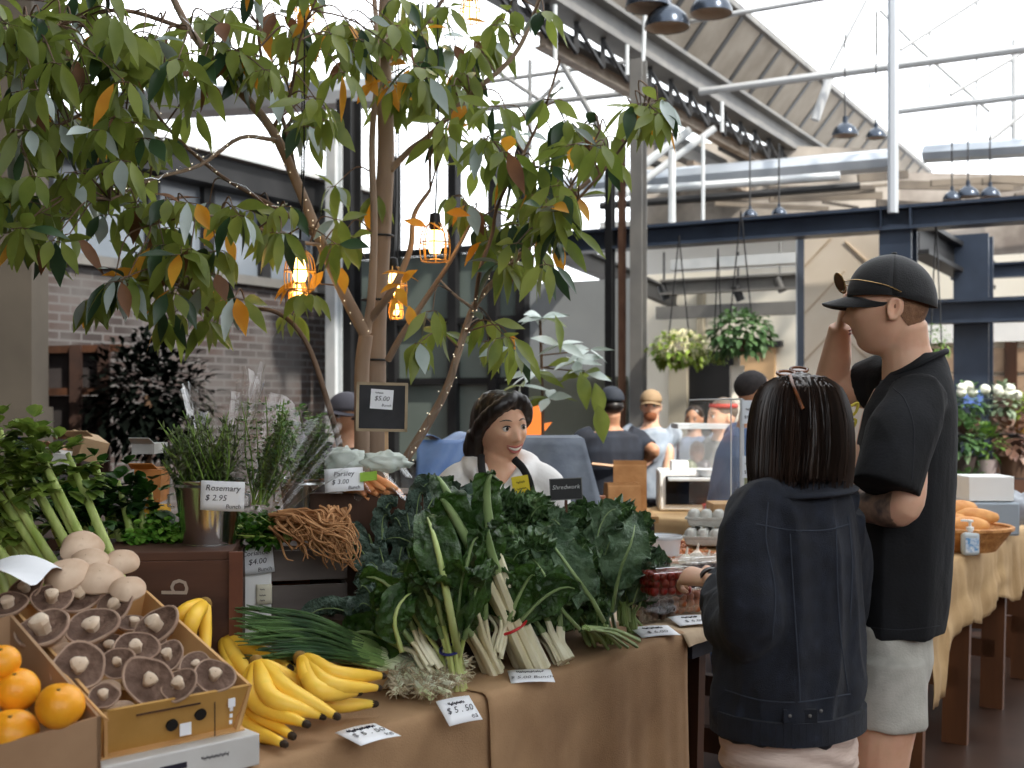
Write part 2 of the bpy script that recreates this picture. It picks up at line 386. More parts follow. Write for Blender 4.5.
column('steel_column', 606, 614, 150, 560, 11.2, STEELB, 'thin black post right of the tree crown')
o = column('steel_column', 632, 645, 60, 560, 10.8, STEELG, 'grey column between grey wall panel and pale alcove')
column('steel_column', 619, 625, 125, 560, 11.0, mat('rusty_pipe', (96, 66, 50), (120, 88, 68), 5, rough=.7), 'rust coloured thin pipe beside the grey column')

# right frame: long beam and its column
WR = Wall((P(900, 0, 10).x, 10), AV)
def rail(W, x0, x1, ymid_at, yv, h, wdt, m, name, label, i=True, off=0, cat='beam'):
    z = W.at(ymid_at, yv).z; a = W.o + W.ax * W.off(x0) + AU * off; c = W.o + W.ax * W.off(x1) + AU * off
    b = MB(); (b.ibeam if i else b.beam)((a.x, a.y, z), (c.x, c.y, z), wdt, h)
    return solo(name, b, m, label, cat, smooth=False)
rail(WR, 553, 1150, 900, 219, .2, .24, STEEL, 'steel_beam', 'long blue grey steel beam crossing right half')
b = MB(); q = WR.o + AV * WR.off(553); z = WR.at(900, 219).z
for i in range(9):
    p = WR.o + AV * (WR.off(560) + i * .9); b.box((p.x, p.y, z + .115), (.3, .05, .015), rz=math.atan2(AU.y, AU.x))
for x in (884, 913):
    q = WR.o + AV * WR.off(x); b = MB(); b.beam((q.x, q.y, z - .1), (q.x, q.y, z + .1), .012, .25, AU); solo('stiffener_plate', b, STEEL, ('left' if x == 884 else 'right') + ' upright steel plate welded in the long beam above the column', 'plate', smooth=False)
c0 = column('steel_column', 883, 914, 226, 560, 10.05, STEEL, 'blue grey steel column behind the tall man')
column('steel_column', 957, 990, 236, 560, 12.0, STEEL, 'blue grey steel column right of tall man')
W2 = Wall((P(970, 0, 11.8).x, 11.8), AV)
rail(W2, 915, 1150, 1000, 310, .24, .2, STEEL, 'steel_beam', 'lower blue grey beam at shoulder level right edge')
rail(W2, 930, 1150, 1000, 258, .16, .14, STEEL, 'steel_beam', 'short upper beam behind right column', off=1.2)
W3 = Wall((P(900, 0, 14.2).x, 14.2), AV)
# alcove back wall right of the grey column
PLAS = mat('cream_render', (214, 208, 192), (228, 222, 208), 1, rough=.8)
a = W3.o + AV * W3.off(640); c = W3.o + AV * W3.off(1200); z = W3.at(700, 312).z
b = MB(); b.poly([(a.x, a.y, 0), (c.x, c.y, 0), (c.x, c.y, 3.2), (a.x, a.y, 3.2)], .15, (AV.y, -AV.x, 0)); struct('wall_right', b, PLAS, smooth=False)
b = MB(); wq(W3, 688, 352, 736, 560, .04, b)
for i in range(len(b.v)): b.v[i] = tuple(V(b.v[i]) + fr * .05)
struct('doorway_shade', b, mat('doorway_shade_black', (10, 10, 11), rough=.8), smooth=False)  # black sheet painted for the shade inside the open doorway
def w3box(name, x0, y0, x1, y1, m, label, cat, out=.06, dep=.06, W=W3):
    b = MB(); wq(W, x0, y0, x1, y1, dep, b); b.v = [tuple(V(p) + fr * out) for p in b.v]
    return solo(name, b, m, label, cat, smooth=False)
TAN = mat('tan_timber', (196, 160, 118), (214, 178, 136), 2, rough=.6, stretch=(1, 1, .2))
w3box('timber_shutter', 737, 348, 776, 560, TAN, 'tan timber shutter under green hanging basket', 'shutter')
w3box('wall_pilaster', 672, 330, 690, 560, mat('grey_render', (158, 150, 132), rough=.8), 'grey brown pilaster left of the dark doorway', 'pilaster', .12, .12)
w3box('wall_pilaster', 700, 290, 706, 352, mat('grey_render2', (150, 142, 124), rough=.8), 'narrow grey upright above the dark doorway', 'pilaster', .12, .12)
w3box('lintel', 742, 342, 784, 348, STEELB, 'dark lintel strip over the timber shutter', 'lintel', .12, .1)
BLK = mat('tan_block', (186, 158, 130), (160, 134, 112), 6, rough=.8)
for k, (x0, x1, l) in enumerate(((915, 956, 'left of the steel column, behind man'), (990, 1008, 'between steel column and brown post'), (1016, 1070, 'at right edge beside brown post'))):
    for (y0, y1, l2) in ((348, 372, 'upper'), (376, 402, 'lower')):
        w3box('block_panel', x0, y0, x1, y1, BLK, l2 + ' tan block wall panel ' + l, 'panel')
w3box('timber_post', 1006, 342, 1018, 560, WOODD, 'dark brown timber post near the right edge', 'post', .12, .1)
w3box('shop_band', 915, 322, 1080, 344, WHITE, 'long white wall band under the lower right beam', 'panel', .1, .05)
# wooden sign wall behind the tall man
PLY = mat('chevron_plywood', (222, 208, 190), (234, 222, 206), 2, rough=.6)
o0 = thing('plywood_screen', 'tall pale plywood chevron panel left of the steel column', 'panel', WR.o + AV * WR.off(835) + AU * .3)
p0 = WR.o + AV * WR.off(790) + AU * .3; p1 = WR.o + AV * WR.off(884) + AU * .3; zt = WR.at(840, 232).z
b = MB(); b.poly([(p0.x, p0.y, .4), (p1.x, p1.y, .4), (p1.x, p1.y, zt), (p0.x, p0.y, zt)], .04, (AV.y, -AV.x, 0)); b.build('board', PLY, o0, smooth=False)
GRV = mat('plywood_groove', (200, 180, 156), rough=.7)
b = MB(); mid = (p0 + p1) / 2; hw = (p1 - p0).length / 2
for i in range(7):
    zz = .6 + i * .42
    for (q0, q1, s0, s1) in ((p0, mid, zz, zz + hw), (mid, p1, zz + hw * .6, zz - hw * .4)):
        aa = V((q0.x, q0.y, s0)) + fr * .005; cc = V((q1.x, q1.y, s1)) + fr * .005
        lo_, hi_ = .42, zt - .01; f0, f1 = 0, 1
        if s1 != s0:
            ta, tb_ = sorted(((lo_ - s0) / (s1 - s0), (hi_ - s0) / (s1 - s0))); f0, f1 = max(0, ta), min(1, tb_)
        if f1 - f0 > .05: b.beam(aa.lerp(cc, f0), aa.lerp(cc, f1), .014, .008, fr)
b.build('board_joint', GRV, o0, smooth=False)
b = MB(); q = p0 + V((0, 0, 0)); b.beam((q.x, q.y, 0), (q.x, q.y, zt + .1), .06, .06); b.build('edge_post', STEEL, o0, smooth=False)

# steel between grey column and plywood (pergola beams)
rail(WR, 600, 792, 720, 268, .16, .1, STEELG, 'steel_beam', 'grey pergola beam above the pale alcove', off=1.5)
rail(WR, 640, 792, 720, 252, .1, .12, PALE, 'steel_beam', 'pale pergola pipe rail above alcove', off=.8, i=False)
rail(WR, 560, 792, 720, 290, .14, .1, STEELG, 'steel_beam', 'lowest grey beam over sunlit alcove wall', off=2.4, i=False)
b = MB(); b.ibeam(P(918, 238, 11), P(986, 276, 13), .2, .3); solo('steel_beam', b, STEELB, 'dark slanting beam between the two right columns', 'beam', smooth=False)
b = MB(); b.ibeam(WR.at(560, 250) , W3.at(676, 300), .1, .22); solo('steel_beam', b, STEELB, 'dark slanting beam left of the grey column', 'beam', smooth=False)
# ================================================================ ROOF STEEL
def girder(name, x0, x1, pxr, yb, Yr, h, wd, m, label, i=True, cat='girder'):
    g = P(pxr, yb, Yr); W = Wall((g.x, g.y), AU); a = W.o + AU * W.off(x0); c = W.o + AU * W.off(x1)
    b = MB(); (b.ibeam if i else b.beam)((a.x, a.y, g.z + h / 2), (c.x, c.y, g.z + h / 2), wd, h); return solo(name, b, m, label, cat, smooth=False), W
g0, GW = girder('roof_girder', 470, 872, 640, 61, 13, .34, .28, STEELG, 'big grey steel girder rising to top centre')
GZ = P(640, 61, 13).z
girder('roof_girder', 470, 872, 640, 84, 13.2, .07, .1, STEELB, 'thin dark rail slung below the big girder', False)
girder('roof_girder', 540, 950, 660, 112, 14, .16, .12, mat('warm_steel', (128, 112, 96), (170, 156, 140), 3, rough=.6), 'tan secondary girder under the big grey one')
# lattice between girder and lower rail
b = MB()
for k in range(26):
    q = GW.o + AU * (GW.off(480) + k * .6)
    b.beam((q.x, q.y, GZ), (q.x, q.y, GZ - .3), .05, .05); b.beam((q.x, q.y, GZ - .02), (q.x + AU.x * .6, q.y + AU.y * .6, GZ - .3), .03, .03)
solo('roof_lattice', b, STEELB, 'dark lattice bracing beneath the big grey girder', 'bracing', smooth=False)
# sloping sheeted roof above the girder
o0 = thing('sawtooth_roof', 'sloping brown roof strip with dark ribs above girder', 'roof', (GW.o + AU * GW.off(640)) + V((0, 0, GZ)))
b = MB(); a = GW.o + AU * GW.off(560) + V((0, 0, GZ + .36)); c = GW.o + AU * GW.off(905) + V((0, 0, GZ + .36)); up = AV * .5 + V((0, 0, .62))
b.poly([a, c, c + up, a + up], .05); b.build('sheeting', mat('roof_sheet_brown', (130, 120, 106), (158, 148, 134), 2, rough=.7), o0, smooth=False)
L_ = (c - a).length; n = int(L_ / .75)
b = MB()
for k in range(n + 1):
    q = a + (c - a) * k / n - AV * .05; b.beam(q, q + up, .1, .1)
b.build('rib', STEELB, o0, smooth=False)
b = MB(); b.beam(a + up, c + up, .08, .08); b.build('ridge_rail', STEELG, o0, smooth=False)

def pipes(name, label, segs, m, cat='pipe'):
    b = MB(); loc = None
    for (x0, y0, Y0, x1, y1, Y1, r) in segs: b.tube([P(x0, y0, Y0), P(x1, y1, Y1)], r, 8)
    return solo(name, b, m, label, cat)
pipes('support_pole', 'tall pale round pole standing on the long beam', [(893, -30, 9.9, 893, 213, 9.9, .045)], mat('pole_grey', (176, 182, 190), rough=.4), 'pole')
pipes('roof_truss', 'pale tubular truss across the top right skylight', [(700, 92, 14, 1060, 44, 12, .045), (640, 30, 14, 860, -8, 12.5, .03), (895, 112, 14, 1060, 92, 12, .035),
      (830, 70, 13.6, 869, -5, 13.4, .02), (832, 72, 13.6, 815, 120, 13.6, .05), (900, 50, 13, 985, -5, 13, .025), (950, 95, 13, 1030, 48, 13, .025), (880, 10, 13, 918, 48, 13, .02),
      (918, 48, 13, 990, 112, 13, .02), (930, 0, 13, 930, 100, 13, .015), (977, 0, 13, 977, 135, 13, .015), (1014, 40, 13, 1014, 150, 13, .03), (990, 140, 13, 1040, 100, 13, .03), (877, 10, 13, 877, 55, 13, .015)], mat('truss_paint', (176, 178, 180), rough=.5), 'truss')
pipes('roof_truss', 'thin pale truss seen through the tree crown', [(470, 110, 15, 640, 92, 15, .04), (480, 60, 15, 540, 100, 15, .03), (500, 140, 15, 560, 80, 15, .03), (530, 60, 15, 530, 150, 15, .03), (560, 60, 15, 600, 130, 15, .04), (430, 90, 15, 640, 60, 15, .03)], mat('truss_paint_dark', (120, 122, 124), rough=.5), 'truss')
DUCT = mat('duct_metal', (150, 158, 168), (172, 178, 186), 2, rough=.35, metal=.3)
pipes('air_duct', 'long blue grey duct under the roof, centre', [(560, 188, 15, 890, 160, 14, .13)], DUCT, 'duct')
pipes('air_duct', 'thin bright pipe below the long centre duct', [(560, 196, 14.6, 840, 176, 13.6, .05)], PALE, 'pipe')
pipes('air_duct', 'dark conduit rail below the bright centre pipe', [(600, 206, 14.4, 860, 186, 13.6, .045)], STEELB, 'pipe')
pipes('air_duct', 'round grey duct at the right edge under the truss', [(925, 154, 13, 1080, 144, 12, .1)], DUCT, 'duct')
pipes('air_duct', 'large grey duct seen behind the upper tree crown', [(90, 108, 15, 420, 90, 15, .2)], DUCT, 'duct')
for sg_, l_ in (((610, 190, 14, 690, 130, 14, .05), 'upper slanting'), ((625, 195, 14, 715, 128, 14, .04), 'lower slanting'), ((703, 135, 13, 703, 240, 13, .02), 'thin upright'), ((672, 150, 13, 672, 240, 13, .04), 'thick upright')): pipes('conduit', l_ + ' pale conduit right of the grey centre column', [sg_], PALE, 'pipe')
for sg_, l_ in (((627, 45, 12, 627, 75, 12, .02), 'short hanger rod left of the tall one'), ((645, 8, 12, 643, 62, 12, .02), 'tall hanger rod below the two pendant lamps'), ((722, 102, 13, 722, 132, 13, .02), 'short hanger rod at the right part'), ((555, 5, 11, 555, 60, 11, .02), 'hanger rod at the far left')): pipes('hanger_rod', l_ + ' of the big girder', [sg_], PALE, 'rod')
# far structure behind the beam: dim roof clutter
b = MB()
rr = random.Random(5)
for k in range(22):
    x = rr.uniform(640, 1020); y = rr.uniform(178, 212); yy = 15.2 + k * .11; b.beam(P(x, y, yy), P(x + rr.uniform(30, 120), y + rr.uniform(-8, 6), yy + .05), .06, rr.uniform(.03, .11))
solo('roof_purlin', b, mat('far_steel', (58, 52, 48), (116, 106, 94), 1, rough=.7), 'far grey brown purlins just above the long beam', 'purlin', smooth=False)
FARW = mat('far_brown_wall', (92, 84, 78), (164, 156, 148), 1.0, rough=.8)
b = MB(); b.poly([P(880, 172, 18), P(1100, 176, 18), P(1100, 400, 18), P(880, 400, 18)], .2, (0, -1, 0)); struct('wall_far_right', b, FARW, smooth=False)
b = MB(); b.poly([P(600, 222, 18.5), P(900, 214, 18.5), P(900, 400, 18.5), P(600, 400, 18.5)], .2, (0, -1, 0)); struct('wall_far_centre', b, mat('far_white_wall', (205, 205, 202), rough=.8), smooth=False)

for k, (x, y, Y, h, m, dk) in enumerate(((640, 128, 15, .12, 'dark', 'upper dark'), (650, 142, 15.4, .07, 'tan', 'thin tan'), (660, 150, 15, .16, 'grey', 'broad grey'), (640, 160, 16, .08, 'dark', 'slender dark'), (690, 168, 15.5, .1, 'tan', 'lower tan'), (720, 150, 16, .06, 'dark', 'far dark'), (640, 178, 16.5, .12, 'grey', 'lowest grey'))):
    girder('roof_joist', x, 905, x, y, Y, h, h, {'dark': STEELB, 'tan': MATS['warm_steel'], 'grey': STEELG}[m], dk + ' roof joist in the cluttered ironwork left of the pale pole', False, 'joist')
for k in range(0):
    b.beam(P(x, y, 16.4 + k * .07), P(x + rr.uniform(10, 50), y + rr.uniform(-30, 40), 16.42 + k * .07), .06, .06)
b = MB(); b.poly([P(640, 140, 17.6), P(900, 150, 17.6), P(900, 216, 17.6), P(640, 224, 17.6)], .2, (0, -1, 0)); solo('far_gable', b, mat('far_gable', (96, 90, 84), (176, 168, 158), 1.2, rough=.8), 'dim far gable wall above the long beam, centre right', 'gable', smooth=False)
# pendant lamps with bell shades
LSH = mat('lamp_shade_dark', (58, 66, 78), rough=.25, metal=.6); LIN = mat('lamp_shade_inner', (196, 184, 170), rough=.6)
def pendant(px, py, Y, r, label, m=LSH, cord=36):
    c = P(px, py, Y); o0 = thing('pendant_lamp', label, 'lamp', c, 'bell pendant lamps under the roof')
    b = MB(); b.lathe([(r, 0), (r * .97, r * .25), (r * .8, r * .6), (r * .45, r * .9), (r * .2, r * 1.05), (r * .18, r * 1.5), (0.001, r * 1.55)], c, 24); b.build('lamp_shade', m, o0)
    b = MB(); b.lathe([(r * .98, .004), (r * .7, r * .3), (0.001, r * .32)], c, 24); b.build('diffuser', LIN, o0)
    b = MB(); b.tube([c + V((0, 0, r * 1.5)), c + V((0, 0, r * 1.5 + cord * Y / 1200))], .008, 6); b.build('cord', STEELB, o0)
for (px, py, Y, r, l) in ((648, 8, 9, .17, 'leftmost large pendant lamp at the top edge'), (667, 28, 9, .17, 'large pendant lamp lowest at top centre'), (711, 14, 9, .16, 'large pendant lamp at the top, right of two others'),
                       (845, 136, 12, .13, 'pendant lamp left of the pale pole'), (876, 138, 12, .1, 'pendant lamp touching left of the pale pole'),
                       (750, 217, 11.5, .075, 'small dark bell lamp left of its twin above long beam'), (779, 215, 11.5, .075, 'small dark bell lamp nearer the plywood above long beam'),
                       (952, 200, 12, .09, 'small pendant lamp above beam, left of right edge pair'), (968, 197, 12, .11, 'pendant lamp above right end of long beam'), (990, 197, 12, .1, 'rightmost small pendant lamp above the long beam')):
    pendant(px, py, Y, r, l, cord=110 if px in (845, 876) else 60 if px > 740 else 36)
# security cameras on the alcove
for (px, py, l) in ((664, 292, 'small dark spotlight under the pergola, left'), (738, 293, 'small dark spotlight over alcove centre'), (780, 284, 'small grey spotlight beside plywood screen')):
    c = Wall(WR.o + AU * 1.5, AV).at(px, py); b = MB(); b.tube([c + V((-.03, 0, .07)), c + V((.03, 0, -.08))], .045, 10); b.tube([c + V((0, 0, .05)), c + V((0, 0, .42))], .012, 6)
    solo('spotlight', b, STEELB if px != 780 else STEELG, l, 'spotlight')
# roof over the near part of the hall, out of frame: added to keep the stall in soft shade
ROOF = mat('roof_underside', (120, 114, 106), (150, 144, 134), 1, rough=.8)
def roofslab(name, pts, z, label):
    b = MB(); b.poly([(x, y, z) for x, y in pts], .15, (0, 0, 1)); struct(name, b, ROOF, smooth=False)
roofslab('unseen_ceiling', [(-9, -4), (14, -4), (14, 2.2), (-9, 2.2)], 7.6, '')
roofslab('unseen_ceiling_left', [(-9, 2.2), (-1.7, 2.2), (-1.7, 6), (-.9, 6), (-.9, 15), (-9, 15)], 7.6, '')  # unseen slab, outline stretched to darken the pier and brick wall
HALLW = mat('hall_wall', (120, 112, 104), (140, 132, 122), 1, rough=.85)
for nm, pts in (('unseen_wall_behind', [(-1.2, -4), (14, -4)]), ('unseen_wall_behind_left', [(-9, -4), (-1.2, -4)]), ('unseen_wall_side_left', [(-9, 16), (-9, -4)]), ('unseen_wall_side_right', [(14, -4), (14, 12)])):  # unseen walls added to dim the ambient; the low one admits fill light
    (x0, y0), (x1, y1) = pts; zt_ = 2.6 if nm == 'unseen_wall_behind' else 7.6; b = MB(); b.poly([(x0, y0, 0), (x1, y1, 0), (x1, y1, zt_), (x0, y0, zt_)], .1, ((y0 - y1), (x1 - x0), 0)); struct(nm, b, HALLW, smooth=False)
# ================================================================ TABLES
BUR = mat('burlap', (150, 118, 86), (176, 142, 106), 5, rough=.9, bump=.25, bsc=260)
BUR2 = mat('burlap_light', (176, 144, 102), (200, 168, 124), 5, rough=.9, bump=.25, bsc=220)
def cloth(name, o, ax, inw, s0, s1, depth, z, drop, label, m, seed=0, hem=None, ends=(False, False), parent=None, fold=1):
    """table cloth: top of given depth, rounded front edge, hanging drop with folds"""
    nseg = int((s1 - s0) / .02); b = MB()
    prof = [(-depth, 0)] + [(-depth + depth * k / 8, 0) for k in range(1, 8)] + [(-.012, 0), (-.003, -.004), (.004, -.014)] + [(.008, -.03 - (drop - .03) * k / 14) for k in range(15)]
    nv = len(prof) - 1
    def fn(u, v):
        s = s0 + (s1 - s0) * u; k = int(round(v * nv)); f, dz = prof[k]; p = o + ax * s - inw * f
        if dz < -.02:
            dr = hem(s) if hem else drop; q = dz / -drop; dz = -.02 - (dr - .02) * q
            a = (noise.noise((s * 7, seed, 0)) * .035 + noise.noise((s * 19, seed, 3)) * .014 + noise.noise((s * 3, q * 3, seed)) * .02) * min(1, q * 1.6) * fold
            p = p - inw * (a + .012 * q)
        else:
            dz += noise.noise((s * 4, f * 8, seed)) * .003 * (1 if f < -.02 else .4)
        return (p.x, p.y, z + dz)
    b.grid(fn, nseg, nv)
    return b
def trestle(root, c, ax, inw, length, depth, z, m=WOODD, every=None):
    b = MB(); b.box(c + ax * length / 2 + inw * depth / 2 + V((0, 0, z - .02)), (length, depth, .035), rz=math.atan2(ax.y, ax.x)); b.build('tabletop', m, root, smooth=False)
    n = 2 if every is None else every
    for i in range(n):
        s = .12 + (length - .24) * i / (n - 1)
        for (f, g) in ((.05, -.12), (depth - .05, depth + .12)):
            b = MB(); b.beam(c + ax * s + inw * max(f, .03) + V((0, 0, z - .04)), c + ax * (s) + inw * (f + (.02 if g < 0 else .1)) + V((0, 0, 0)), .11, .04, ax); b.build('leg', m, root, smooth=False)
        b = MB(); b.beam(c + ax * s + inw * .05 + V((0, 0, .3)), c + ax * s + inw * (depth - .05) + V((0, 0, .3)), .04, .09); b.build('crossbar', m, root, smooth=False)
# produce stall: long table with two burlap cloths
tb = thing('stall_table', 'long produce table under brown burlap, near left', 'table', T(-1.3, 0))
trestle(tb, T(-1.3, .03), TD, TN, 2.88, .64, TZ - .012)
t2 = thing('stall_table', 'produce table behind the mushroom tray and herb crates', 'table', T(-1.3, .68))
trestle(t2, T(-1.3, .7), TD, TN, 2.2, .62, TZ - .012)
SPL = .74
b = cloth('c', T(0, 0), TD, TN, -1.3, SPL, 1.3, TZ, .86, '', BUR, 1)
solo('tablecloth', b, BUR, 'brown burlap cloth under the bananas and mushroom tray', 'tablecloth', thick=.002)
b = cloth('c', T(0, 0) - TN * .012, TD, TN, SPL - .06, 1.6, .66, TZ + .004, .84, '', BUR, 7)
solo('tablecloth', b, BUR, 'brown burlap cloth hanging under the chard and kale bunches', 'tablecloth', thick=.002)
# second table, dark, with brown paper
t3 = thing('trestle_table', 'dark trestle table holding punnets behind the jacketed woman', 'table', T(1.64, 0))
trestle(t3, T(1.64, .02), TD, TN, 1.75, .9, TZ - .03, WOODD, 3)
b = MB(); b.beam(T(1.64, 0, TZ - .045), T(3.4, 0, TZ - .045), .03, .075); b.build('apron', mat('navy_edge', (26, 28, 38), (44, 46, 58), 12, rough=.7), t3, smooth=False)
b = cloth('c', T(0, -.02), TD, TN, 1.58, 3.4, .9, TZ, .035, '', BUR, 3)
solo('table_runner', b, mat('brown_paper', (170, 148, 120), (196, 174, 146), 7, rough=.8, bump=.3, bsc=20), 'crumpled brown paper runner under the punnets', 'paper', thick=.002)
# bits stored beneath
b = MB(); q = G(712, 700, .35); b.tube([T(1.95, .3, .05), T(1.95, .3, .7)], .035, 10); solo('umbrella', b, mat('red_cloth', (206, 28, 30), rough=.6), 'rolled red fabric standing under the trestle table', 'bundle')
# far right burlap table
RA = V((1.6, 4.62, 0)); RD = V((.553, .833, 0)).normalized(); RN = V((-.833, .553, 0)).normalized()
t4 = thing('trestle_table', 'wooden trestle table under light burlap at right', 'table', RA)
trestle(t4, RA + RN * .04 + RD * .02, RD, RN, 2.5, .75, .875, WOODM, 4)
def hem(s): return .30 + .14 * max(0, .5 - s) + .03 * math.sin(s * 9) + (.16 if s < .22 else 0)
b = cloth('c', RA, RD, RN, 0, 2.5, .8, .89, .33, '', BUR2, 11, hem=hem, fold=1.1)
solo('tablecloth', b, BUR2, 'light burlap cloth with ragged hem under the bread basket', 'tablecloth', thick=.002)
# trestle tables further right
t5 = thing('trestle_table', 'bare brown trestle table behind the burlap table, right', 'table', P(985, 0, 7.6)); t5.location.z = 0
trestle(t5, V((3.0, 7.1, 0)), RD, RN, 1.6, .7, .8, WOODM, 3)
b = MB(); b.box((3.32, 7.3, .3), (.3, .3, .5)); solo('storage_box', b, mat('slate_box', (120, 130, 138), rough=.7), 'grey box standing under the brown trestle table', 'box', bevel=.01)
b = MB(); b.tube([P(942, 655, 6.2), P(942, 590, 6.2)], .03, 10); solo('rolled_mat', b, MATS['red_cloth'], 'red rolled cloth under the right burlap table', 'bundle')
b = MB(); b.tube([P(950, 645, 6.4), P(950, 585, 6.4)], .03, 10); solo('rolled_mat', b, mat('blue_cloth', (70, 96, 160), rough=.7), 'blue rolled cloth under the right burlap table', 'bundle')
# back stall table with burlap, microwave
q = P(640, 517, 6.7); q2 = P(790, 517, 6.7)
QA = V((.62, 6.9, 0)); QD = AV.copy(); QN = V((.497, .868, 0))
t6 = thing('stall_table', 'far stall table with burlap front holding the microwave', 'table', QA)
trestle(t6, QA + QN * .03, QD, QN, 1.5, .7, .87)
b = cloth('c', QA, QD, QN, -.05, 1.5, .74, .885, .6, '', BUR2, 5)
solo('tablecloth', b, BUR2, 'tan burlap cloth on the far microwave table', 'tablecloth', thick=.002)

# ================================================================ PRODUCE
rnd = random.Random(11)
# --- mushroom tray (cardboard), tilted towards the shopper
A_ = V((-.68, 2.0, 1.03)); B_ = V((-.4745, 2.19, 1.03)); e1 = (B_ - A_).normalized(); C_ = V((-.76, 2.50, 1.154)); e2 = (C_ - B_).normalized()
TNR = e1.cross(e2).normalized()
if TNR.z < 0: TNR = -TNR
def wallpoly(b, a, c, dn, th, inward, tap=.012):
    i = V(inward).normalized()
    b.poly([a, c, c - TNR * dn + i * tap, a - TNR * dn + i * tap], th, -i)
tray = thing('mushroom_tray', 'open cardboard tray heaped with flat brown mushrooms', 'tray', (A_ + B_) / 2 - V((0, 0, .1)))
CARDY = mat('printed_cardboard', (176, 134, 66), (196, 152, 84), 8, rough=.7); CARDI = mat('cardboard_inner', (196, 150, 96), (208, 166, 112), 8, rough=.8)
dd = .088; D_ = A_ + (C_ - B_)
for (a, c, inw, nm) in ((A_, B_, e2, 'front_wall'), (B_, C_, -e1, 'side_wall'), (C_, D_, -e2, 'back_wall'), (D_, A_, e1, 'side_wall')):
    b = MB(); wallpoly(b, a, c, dd, .006, inw); b.build(nm, CARDY if nm == 'front_wall' else CARDI, tray, smooth=False)
b = MB(); b.poly([A_ - TNR * dd, B_ - TNR * dd, C_ - TNR * dd, D_ - TNR * dd], .006, TNR); b.build('base', CARDI, tray, smooth=False)
for (u, v) in ((.47, .60), (.66, .48)):
    b = MB(); c = A_ + e1 * .28 * u - TNR * dd * v - e2 * .001 + e2 * .006; b.tube([c - e2 * .004, c + e2 * .001], .011, 14); b.build('hand_hole', mat('hole_black', (18, 14, 12), rough=.9), tray)
for k in range(4): b = MB(); b.box(A_ + e1 * .28 * (.86 + .005 * k) - TNR * dd * (.3 + .15 * k) - e2 * .0035, (.014 if k == 0 else .006, .001, .016 if k == 0 else .007), rz=math.atan2(e1.y, e1.x)); b.build('printed_mark', PAPER, tray, smooth=False)
b = MB(); b.box(A_ + e1 * .28 * .56 - TNR * dd * .72 - e2 * .001, (.022, .001, .022), rz=math.atan2(e1.y, e1.x))
b.build('printed_mark', PAPER, tray, smooth=False)
b = MB(); b.box(A_ + e1 * .28 * .75 - TNR * dd * .5 - e2 * .003, (.002, .001, dd * .9), rz=math.atan2(e1.y, e1.x)); b.box(A_ + e1 * .28 * .42 - TNR * dd * .18 - e2 * .003, (.12, .001, .003), rz=math.atan2(e1.y, e1.x)); b.build('printed_line', WOODD, tray, smooth=False)
# lower pale carton
lc = thing('carton', 'pale printed carton beneath the mushroom tray', 'carton', T(-.2, .03, TZ))
b = MB(); ce = (A_ + B_) / 2; az = math.atan2(e1.y, e1.x)
dirc = V((e2.x, e2.y, 0)).normalized(); cc = V((ce.x, ce.y, 0)) + dirc * .2 + e1 * .0; b.box((cc.x, cc.y, TZ + .033), (.3, .42, .058), rz=az); b.build('body', mat('pale_carton', (206, 206, 204), (190, 188, 184), 6, rough=.7), lc, smooth=False, bevel=.003)
b = MB(); q = V((cc.x, cc.y, TZ + .035)) - dirc * .2105
text(b, '~~~~~~~~~', frame(q + e1 * .06, e1, (0, 0, 1)), .012); b.box(q - e1 * .02, (.05, .001, .01), rz=az); b.build('print', INK, lc, smooth=False)
b = MB(); b.box((cc.x - .1, cc.y + .06, TZ + .09), (.3, .3, .1), rz=az); solo('carton', b, CARD, 'plain brown carton propping up the mushroom tray back', 'carton', smooth=False)

